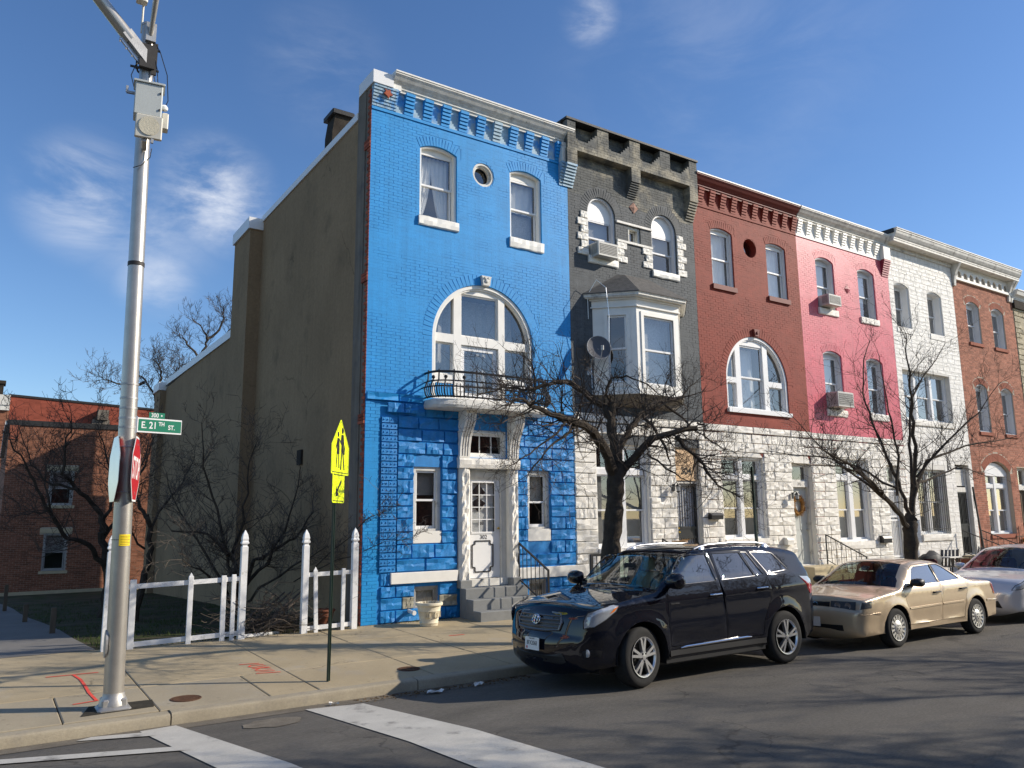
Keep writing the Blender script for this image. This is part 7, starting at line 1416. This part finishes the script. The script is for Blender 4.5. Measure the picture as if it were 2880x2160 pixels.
    # mirrors
    mx_, mz = S['mirror']; mw, mh = S['ms']
    for sg_ in (-1, 1):
        y = C.f(mx_, mz); mb = MB(); rows = []
        for u, k in ((0, .35), (.06, .8), (.4, 1), (.8, .97), (.96, .75), (1, .3)):
            rows.append([(mx_+.12*cos(a)*k*(1.0 if cos(a) < 0 else .6), sg_*(y+.05+u*mw), mz+mh/2*sin(a)*k) for a in np.linspace(0, 2*pi, 17)[:-1]])
        mb.loft(rows, close=True); mb.add(rows[0], [tuple(range(16))]); mb.add(rows[-1], [tuple(range(16))]); mb.bar((mx_+.02, sg_*(y-.01), mz-mh*.35), (mx_+.01, sg_*(y+.09), mz-mh*.2), .07, .05); mb.build('mirror', S['mirm'], t, smooth=True, ang=60, local=True, fix=True)
    return bo
def surf_patch(C, poly, name, m, off=.004, side=(-1, 1), parent=None, thick=.0, trim=None):
    for sg_ in side:
        mm = C.shell(poly, [], None, None, None, off=off, both=False, step=.035); mm.v = [(a, b*-sg_, c) for a, b, c in mm.v]
        if thick:
            n = len(poly); mm.add([(x, sg_*(C.f(x, z)+off), z) for x, z in poly]+[(x, sg_*(C.f(x, z)-.02), z) for x, z in poly], [(i, (i+1) % n, n+(i+1) % n, n+i) for i in range(n)])
        o = mm.build(name, m, parent or C.t, smooth=True, ang=50, local=True)
        if trim: q = resamp(poly+[poly[0]], .05); mb = MB(); mb.tube([(a, sg_*(C.f(a, c)+off), c) for a, c in q], .006, 4, cap=False); mb.build('lamp_rim', trim, o, local=True)
def front_x(C, z, y):                                       # x of the front skin at height z, lateral y
    P = [p for p in C.top if p[0] < .45]; i = min(range(len(P)), key=lambda k: abs(P[k][1]-z)); x = P[i][0]; Y = C.f(x, z); b = C.S['bulge'](x, z); return x-b*max(0, 1-(y/Y)**2)
# ---------------------------------------------------------------- dark blue SUV
SUVS = dict(W=.955, L=4.66, tf=.05, tr=.07, rf=.42, cf=.30, rr=.32, cr=.16, k=1.0, belt=lambda x: 1.185+.02*x, crease=lambda x: 1.0+.022*x, axles=(.93, 3.76), wr=.37, ar=.435, sill=.30, tumble=.36, tw=.235, rim=.665, re=.06,
    top=[(.22, .25), (.08, .29), (.03, .38), (.02, .50), (.035, .60), (.07, .66), (.08, .70), (.10, .80), (.13, .91), (.19, .965), (.30, 1.0), (.6, 1.055), (.95, 1.10), (1.22, 1.135), (1.30, 1.16), (1.45, 1.255), (1.95, 1.575), (2.1, 1.645), (2.35, 1.69), (2.8, 1.715), (3.3, 1.705), (3.8, 1.67), (4.15, 1.625), (4.36, 1.585), (4.42, 1.54), (4.46, 1.42), (4.56, 1.16), (4.60, 1.0), (4.63, .88), (4.67, .82), (4.68, .66), (4.65, .48), (4.56, .36)],
    bulge=lambda x, z: .13 if x < .12 else .13-.09*lerp_(x, .12, .35) if x < .35 else .04 if x < 1.25 else .075 if x < 2.0 else .035 if x < 4.3 else .05,
    ws=((1.30, 1.16), (2.0, 1.60)), rs=((4.43, 1.52), (4.55, 1.18)), paint='suv_paint',
    doors=[[(1.43, .44), (1.40, .75), (1.385, 1.05), (1.42, 1.185), (1.50, 1.27), (1.64, 1.43), (1.80, 1.575), (1.92, 1.61), (2.10, 1.625), (2.42, 1.635), (2.435, 1.25), (2.49, .80), (2.515, .44)], [(2.525, .44), (2.50, .8), (2.445, 1.25), (2.43, 1.635), (2.8, 1.64), (3.22, 1.63), (3.36, 1.45), (3.47, 1.25), (3.50, 1.06), (3.47, .92), (3.38, .80), (3.30, .66), (3.265, .44)]],
    wins=[([(1.47, 1.215), (1.56, 1.31), (1.70, 1.46), (1.83, 1.565), (1.94, 1.59), (2.34, 1.60), (2.38, 1.235)], 0), ([(2.49, 1.24), (2.48, 1.60), (3.04, 1.60), (3.20, 1.262)], 1), ([(3.075, 1.60), (3.19, 1.595), (3.40, 1.275), (3.235, 1.265)], 1)],
    quarter=[[(3.27, 1.595), (3.68, 1.58), (3.76, 1.56), (3.98, 1.335), (3.95, 1.315), (3.50, 1.285)]], handles=[(2.30, 1.055), (3.28, 1.09)], sglass=['car_glass_side', 'car_glass_dark'], wtrim='grille_grey', hm='chrome', seats=[(1.75, -.38), (1.75, .38), (2.65, -.38), (2.65, .38)], seatm='seat_beige', seatz=.72, rimm='alloy', style='five', steer=radians(9), mirror=(1.47, 1.275), ms=(.27, .205), mirm='suv_paint')
suv = Car('suv', 'dark blue SUV parked at the kerb nearest the camera, front wheels turned', (6.19, 8.62, -.03), 0, SUVS); build_car(suv); t = suv.t
suv.t.rotation_euler = (radians(-1.6), 0, 0); suv.t.location = (6.19, 8.62, -.035)
# grille: frame, bars and emblem on the nose
def nose(y, z, off=.0): return (front_x(suv, z, y)-off, y, z)
mb = MB(); hw = .43
fr_pts = [(-hw, .735), (-hw-.035, .82), (-hw+.02, .925), (-.2, .94), (.2, .94), (hw-.02, .925), (hw+.035, .82), (hw, .735), (.2, .72), (-.2, .72)]
V_, F_ = cdt(fr_pts, [], [(y, z) for y in np.arange(-.5, .5, .08) for z in (.74, .79, .84, .89)]); mb.add([nose(y, z, .006) for y, z in V_], F_); gl = mb.build('grille', 'black_iron', t, local=True, smooth=True)
mb = MB(); q = resamp(fr_pts+[fr_pts[0]], .06); mb.tube([nose(y, z, .012) for y, z in q], .017, 6, cap=False); mb.build('grille_frame', 'grille_grey', gl, smooth=True, local=True)
for z in (.765, .81, .855, .90): w = hw+.02-.02*abs(z-.8)*8; mb = MB(); mb.tube([nose(y, z, .016) for y in np.linspace(-w, w, 13)], .011, 6); mb.build('grille_bar', 'grille_grey', gl, smooth=True, local=True)
ez = .845; ell = lambda a, b, cy, cz: [(cy+a*cos(t_), cz+b*sin(t_)) for t_ in np.linspace(0, 2*pi, 21)]
mb = MB()
for a, b, cy, cz in ((.082, .058, 0, ez), (.030, .056, 0, ez), (.058, .022, 0, ez+.022)): mb.tube([nose(y, z, .035) for y, z in ell(a, b, cy, cz)], .0075, 5, cap=False)
mb.build('emblem', 'chrome', gl, smooth=True, local=True)
surf_patch(suv, [(.10, .765), (.095, .86), (.135, .955), (.30, 1.005), (.50, 1.035), (.56, 1.025), (.50, .955), (.34, .86), (.20, .785)], 'headlight', 'lamp_clear', .006, trim='suv_plastic'); surf_patch(suv, [(.40, .93), (.47, .955), (.54, 1.015), (.47, .99)], 'indicator', 'lamp_amber', .010)
surf_patch(suv, [(.10, .42), (.08, .50), (.20, .52), (.30, .50), (.28, .43)], 'fog_lamp_recess', 'suv_plastic', .004)
for sg_ in (-1, 1): x, z = .13, .475; y = sg_*suv.f(x, z); mb = MB(); mb.lathe([(.05, .0), (.045, -.012), (.0, -.016)], 16, (x+.0, y, z), 'x', cap=False); mb.build('fog_lamp', 'lamp_clear', t, smooth=True, local=True)
mb = MB(); V_, F_ = cdt([(-.55, .36), (-.5, .46), (.5, .46), (.55, .36), (.4, .30), (-.4, .30)], [], [(y, z) for y in np.arange(-.5, .5, .08) for z in (.34, .38, .42)]); mb.add([nose(y, z, .005) for y, z in V_], F_); mb.build('air_intake', 'suv_plastic', t, local=True)
M = frame_m((nose(-.02, .55, .035)), (-1, 0, .05)); pt_ = plate(rrect(.305, .155, .01), .006, M, 'number_plate', 'plate_white', None); pt_.parent = t
text('8FX2068', .075, 'lettering', 'sign_black', t, M @ Matrix.Translation((0, .005, .0075)), ext=.0004, sx=.82, local=True); text('MARYLAND', .022, 'lettering', 'sign_black', t, M @ Matrix.Translation((0, .06, .0075)), ext=.0004, local=True); q = plate(rrect(.03, .03, .003), .0006, M @ Matrix.Translation((-.11, -.05, .0065)), 'plate_sticker', 'sign_red', None); q.parent = t
for sg_ in (-1, 1):
    mb = MB(); y0 = suv.f(3.0, 1.62)-.07; pts = [(2.2, 1.665), (2.3, 1.695), (2.5, 1.722), (3.0, 1.74), (3.5, 1.728), (3.75, 1.70), (3.86, 1.64)]
    mb.tube([(x, sg_*(y0-.02*lerp_(x, 3.2, 3.9)), z) for x, z in pts], [.012, .016, .017, .017, .017, .016, .014], 8); [mb.bbox(x-.06, x+.06, sg_*y0-.025, sg_*y0+.025, 1.62, 1.71, .02) for x in (2.35, 3.72)]; mb.build('roof_rail', 'alu', t, smooth=True, ang=50, local=True)
    mb = MB(); mb.tube([(x, sg_*(suv.f(x, z)+.012), z) for x, z in ((1.60, .415), (1.7, .425), (2.48, .435), (2.9, .44), (3.0, .435))], [.006, .014, .014, .014, .006], 6); mb.build('chrome_strip', 'chrome', t, smooth=True, local=True)
    mb = MB(); q = [(x, .31) for x in np.linspace(1.4, 3.3, 12)]; mb.loft([[(x, sg_*(suv.f(x, .36)+.008), .40), (x, sg_*(suv.f(x, .34)+.012), .33), (x, sg_*(suv.f(x, .30)-.06), .28)] for x, z in q]); mb.build('side_skirt', 'suv_plastic', t, smooth=True, local=True)
    M = frame_m((1.52, sg_*(suv.f(1.52, .985)+.004), .985), (0, sg_, 0)); text('HYBRID' if False else 'HIGHLANDER', .028, 'badge', 'chrome', t, M, ext=.0015, local=True, sx=.9)
surf_patch(suv, [(4.20, 1.215), (4.42, 1.20), (4.54, 1.16), (4.56, 1.08), (4.40, 1.10)], 'tail_lamp', 'lamp_clear', .008); surf_patch(suv, [(4.22, 1.20), (4.40, 1.10), (4.565, 1.08), (4.585, .96), (4.45, .94)], 'tail_lamp', 'lamp_red', .010)
mb = MB(); mb.bbox(1.62, 1.66, -.12, .12, 1.42, 1.49, .01); mb.tube([(1.64, 0, 1.46), (1.74, 0, 1.52)], .01, 5); mb.build('inside_mirror', 'seat_dark', t, local=True)
for y in (-.35, .25): mb = MB(); mb.bar((1.30, y, 1.185), (1.38, y+.55, 1.22), .014, .012); mb.build('wiper', 'suv_plastic', t, local=True)
# ---------------------------------------------------------------- tan sedan
SEDS = dict(W=.855, L=4.43, tf=.05, tr=.06, rf=.22, cf=.16, rr=.16, cr=.12, k=.85, belt=lambda x: .93+.004*x, crease=lambda x: .86, axles=(.95, 3.49), wr=.31, ar=.365, sill=.25, tumble=.42, tw=.19, rim=.66, re=.035,
    top=[(.14, .22), (.05, .26), (.01, .36), (.005, .50), (.02, .585), (.05, .615), (.085, .625), (.10, .70), (.125, .765), (.19, .79), (.6, .835), (1.0, .885), (1.14, .915), (1.25, .975), (1.66, 1.235), (1.80, 1.29), (2.05, 1.325), (2.35, 1.325), (2.62, 1.30), (2.78, 1.25), (3.30, .99), (3.42, .945), (3.6, .93), (4.10, .905), (4.19, .88), (4.25, .80), (4.27, .66), (4.31, .60), (4.41, .575), (4.43, .48), (4.40, .33), (4.30, .26)],
    bulge=lambda x, z: .075 if x < .15 else .05 if x < .3 else .03 if x < 1.2 else .06 if x < 1.75 else .03 if x < 2.7 else .05 if x < 3.4 else .025 if x < 4.15 else .04,
    ws=((1.14, .915), (1.74, 1.265)), rs=((2.74, 1.265), (3.38, .96)), paint='sedan_paint', doors=[[(1.31, .33), (1.29, .58), (1.235, .80), (1.22, .90), (1.42, .935), (1.72, 1.21), (1.84, 1.262), (2.39, 1.285), (2.40, .93), (2.345, .62), (2.34, .33)], [(2.35, .33), (2.355, .62), (2.41, .93), (2.40, 1.285), (2.62, 1.275), (2.78, 1.225), (3.20, .985), (3.27, .93), (3.25, .78), (3.16, .66), (3.10, .5), (3.06, .33)]],
    wins=[([(1.49, .955), (1.76, 1.205), (1.87, 1.24), (2.375, 1.255), (2.385, .955)], 0), ([(2.415, .955), (2.415, 1.255), (2.61, 1.25), (2.74, 1.205), (3.13, .975)], 1)], handles=[(2.20, .80), (3.07, .815)], sglass=['car_glass_side', 'car_glass_side'], wtrim='galv_dull', hm='suv_plastic', seats=[(1.55, -.36), (1.55, .36), (2.4, -.36), (2.4, .36)], seatm='seat_maroon', seatz=.5, rimm='hubcap', style='cap', mirror=(1.52, .995), ms=(.2, .135), mirm='suv_plastic')
sed = Car('sedan', 'tan older sedan with silver hubcaps parked behind the SUV', (11.58, 8.34, -.035), 0, SEDS); build_car(sed); sed.t.rotation_euler = (radians(-1.4), 0, 0); t = sed.t
def nose2(C, y, z, off=0): return (front_x(C, z, y)-off, y, z)
for nm, m, y0, y1, z0, z1, off in (('grille', 'black_iron', -.26, .26, .635, .755, .006), ('headlight', 'lamp_dark', -.69, -.275, .635, .76, .008), ('headlight', 'lamp_dark', .275, .69, .635, .76, .008)):
    mb = MB(); ys = np.linspace(y0, y1, 8); mb.loft([[nose2(sed, y, z, off) for y in ys] for z in np.linspace(z0, z1, 4)]); o = mb.build(nm, m, t, smooth=True, local=True)
    if nm == 'grille':
        for z in (.66, .69, .72): b = MB(); b.tube([nose2(sed, y, z, .012) for y in ys], .006, 4); b.build('grille_bar', 'suv_plastic', o, local=True)
        b = MB(); b.tube([nose2(sed, .05*cos(a), .695+.035*sin(a), .016) for a in np.linspace(0, 2*pi, 16)], .005, 4, cap=False); b.build('emblem', 'chrome', o, local=True)
    else:
        b = MB(); cy = (y0+y1)/2; [b.lathe([(.05, -.004), (.045, .0), (.0, .004)], 14, nose2(sed, cy+d, .695, off+.004), 'x', cap=False) for d in (-.09, .08)]; b.build('lens', 'alu', o, local=True)
surf_patch(sed, [(.07, .645), (.10, .755), (.30, .765), (.29, .66)], 'side_marker', 'lamp_dark', .006); surf_patch(sed, [(.05, .545), (.055, .575), (.52, .585), (.52, .55)], 'bumper_strip', 'sedan_paint', .012, thick=.01)
mb = MB(); mb.loft([[nose2(sed, y, z, .006) for y in np.linspace(-.5, .5, 9)] for z in (.31, .36, .40)]); mb.build('air_intake', 'suv_plastic', t, local=True)
surf_patch(sed, [(1.33, .575), (1.33, .60), (2.33, .61), (2.33, .585)], 'side_moulding', 'sedan_paint', .012, thick=.01); surf_patch(sed, [(2.37, .585), (2.37, .61), (3.08, .615), (3.07, .59)], 'side_moulding', 'sedan_paint', .012, thick=.01); surf_patch(sed, [(3.88, .545), (3.88, .585), (4.38, .575), (4.40, .545)], 'bumper_strip', 'sedan_paint', .014, thick=.01)
surf_patch(sed, [(4.12, .86), (4.20, .86), (4.25, .78), (4.265, .66), (4.21, .66), (4.17, .76)], 'tail_lamp', 'lamp_red', .006); surf_patch(sed, [(4.19, .70), (4.255, .69), (4.265, .66), (4.21, .66)], 'tail_lamp', 'lamp_amber', .009)
for sg_ in (-1, 1):
    mb = MB(); mb.loft([[(x, sg_*(sed.f(x, .93)+.004), .932), (x, sg_*(sed.f(x, .945)+.004), .948)] for x in np.linspace(1.36, 3.36, 22)]); mb.build('belt_trim', 'chrome', t, smooth=True, local=True)
M = frame_m(nose2(sed, .0, .44, .035), (-1, 0, 0)); q = plate(rrect(.30, .15, .01), .005, M, 'number_plate', 'plate_white', None); q.parent = t
# ---------------------------------------------------------------- silver hatchback, mostly behind the sedan
HATS = dict(W=.86, L=4.2, tf=.06, tr=.06, rf=.36, cf=.26, rr=.2, cr=.14, k=.9, belt=lambda x: .97+.02*x, crease=lambda x: .86, axles=(.85, 3.42), wr=.305, ar=.355, sill=.24, tumble=.40, tw=.19, rim=.66, re=.06,
    top=[(.16, .22), (.05, .28), (.01, .38), (.01, .52), (.05, .62), (.10, .70), (.18, .775), (.32, .83), (.6, .885), (.95, .935), (1.08, .965), (1.2, 1.03), (1.72, 1.34), (1.9, 1.40), (2.3, 1.445), (2.9, 1.44), (3.4, 1.40), (3.75, 1.34), (3.9, 1.25), (4.08, .98), (4.14, .86), (4.19, .70), (4.2, .5), (4.12, .32)],
    bulge=lambda x, z: .14 if x < .12 else .14-.10*lerp_(x, .12, .4) if x < .4 else .04 if x < 1.0 else .07 if x < 1.8 else .035 if x < 3.7 else .05,
    ws=((1.08, .965), (1.82, 1.375)), rs=((3.86, 1.28), (4.06, 1.02)), paint='silver_paint', doors=[[(1.22, .33), (1.2, .6), (1.16, .88), (1.36, .99), (1.74, 1.27), (1.88, 1.325), (2.36, 1.37), (2.38, 1.0), (2.36, .33)], [(2.37, .33), (2.39, 1.0), (2.37, 1.37), (2.9, 1.37), (3.3, 1.33), (3.42, 1.05), (3.32, .8), (3.05, .6), (3.0, .33)]],
    wins=[([(1.44, 1.01), (1.76, 1.255), (1.9, 1.30), (2.31, 1.335), (2.34, 1.02)], 0), ([(2.42, 1.025), (2.42, 1.335), (2.88, 1.335), (3.25, 1.30), (3.35, 1.06)], 1)], handles=[(2.2, .88), (3.2, .91)], sglass=['car_glass_dark', 'car_glass_dark'], wglass='car_glass', hm='silver_paint', seats=[(1.6, -.36), (1.6, .36)], seatm='seat_maroon', seatz=.56, rimm='hubcap', style='cap', mirror=(1.42, 1.04), ms=(.18, .13), mirm='silver_paint')
hat = Car('hatchback', 'silver white hatchback at the right edge parked behind the tan sedan', (16.78, 8.36, -.035), 0, HATS); build_car(hat); hat.t.rotation_euler = (radians(-1.4), 0, 0); t = hat.t
mb = MB(); V_, F_ = cdt([(-.36, .69), (.36, .69), (.26, .58), (-.26, .58)], [], [(y, z) for y in np.arange(-.3, .3, .07) for z in (.61, .65)]); mb.add([nose2(hat, y, z, .006) for y, z in V_], F_); mb.build('grille', 'black_iron', t, smooth=True, local=True)
b = MB(); b.tube([nose2(hat, .05*cos(a), .64+.035*sin(a), .014) for a in np.linspace(0, 2*pi, 16)], .005, 4, cap=False); b.build('emblem', 'chrome', t, local=True)
mb = MB(); V_, F_ = cdt([(-.5, .30), (-.45, .44), (.45, .44), (.5, .30)], [], [(y, z) for y in np.arange(-.4, .4, .08) for z in (.34, .39)]); mb.add([nose2(hat, y, z, .006) for y, z in V_], F_); mb.build('air_intake', 'suv_plastic', t, smooth=True, local=True)
surf_patch(hat, [(.07, .645), (.13, .735), (.36, .83), (.46, .83), (.36, .72), (.2, .66)], 'headlight', 'lamp_clear', .006, trim='suv_plastic')
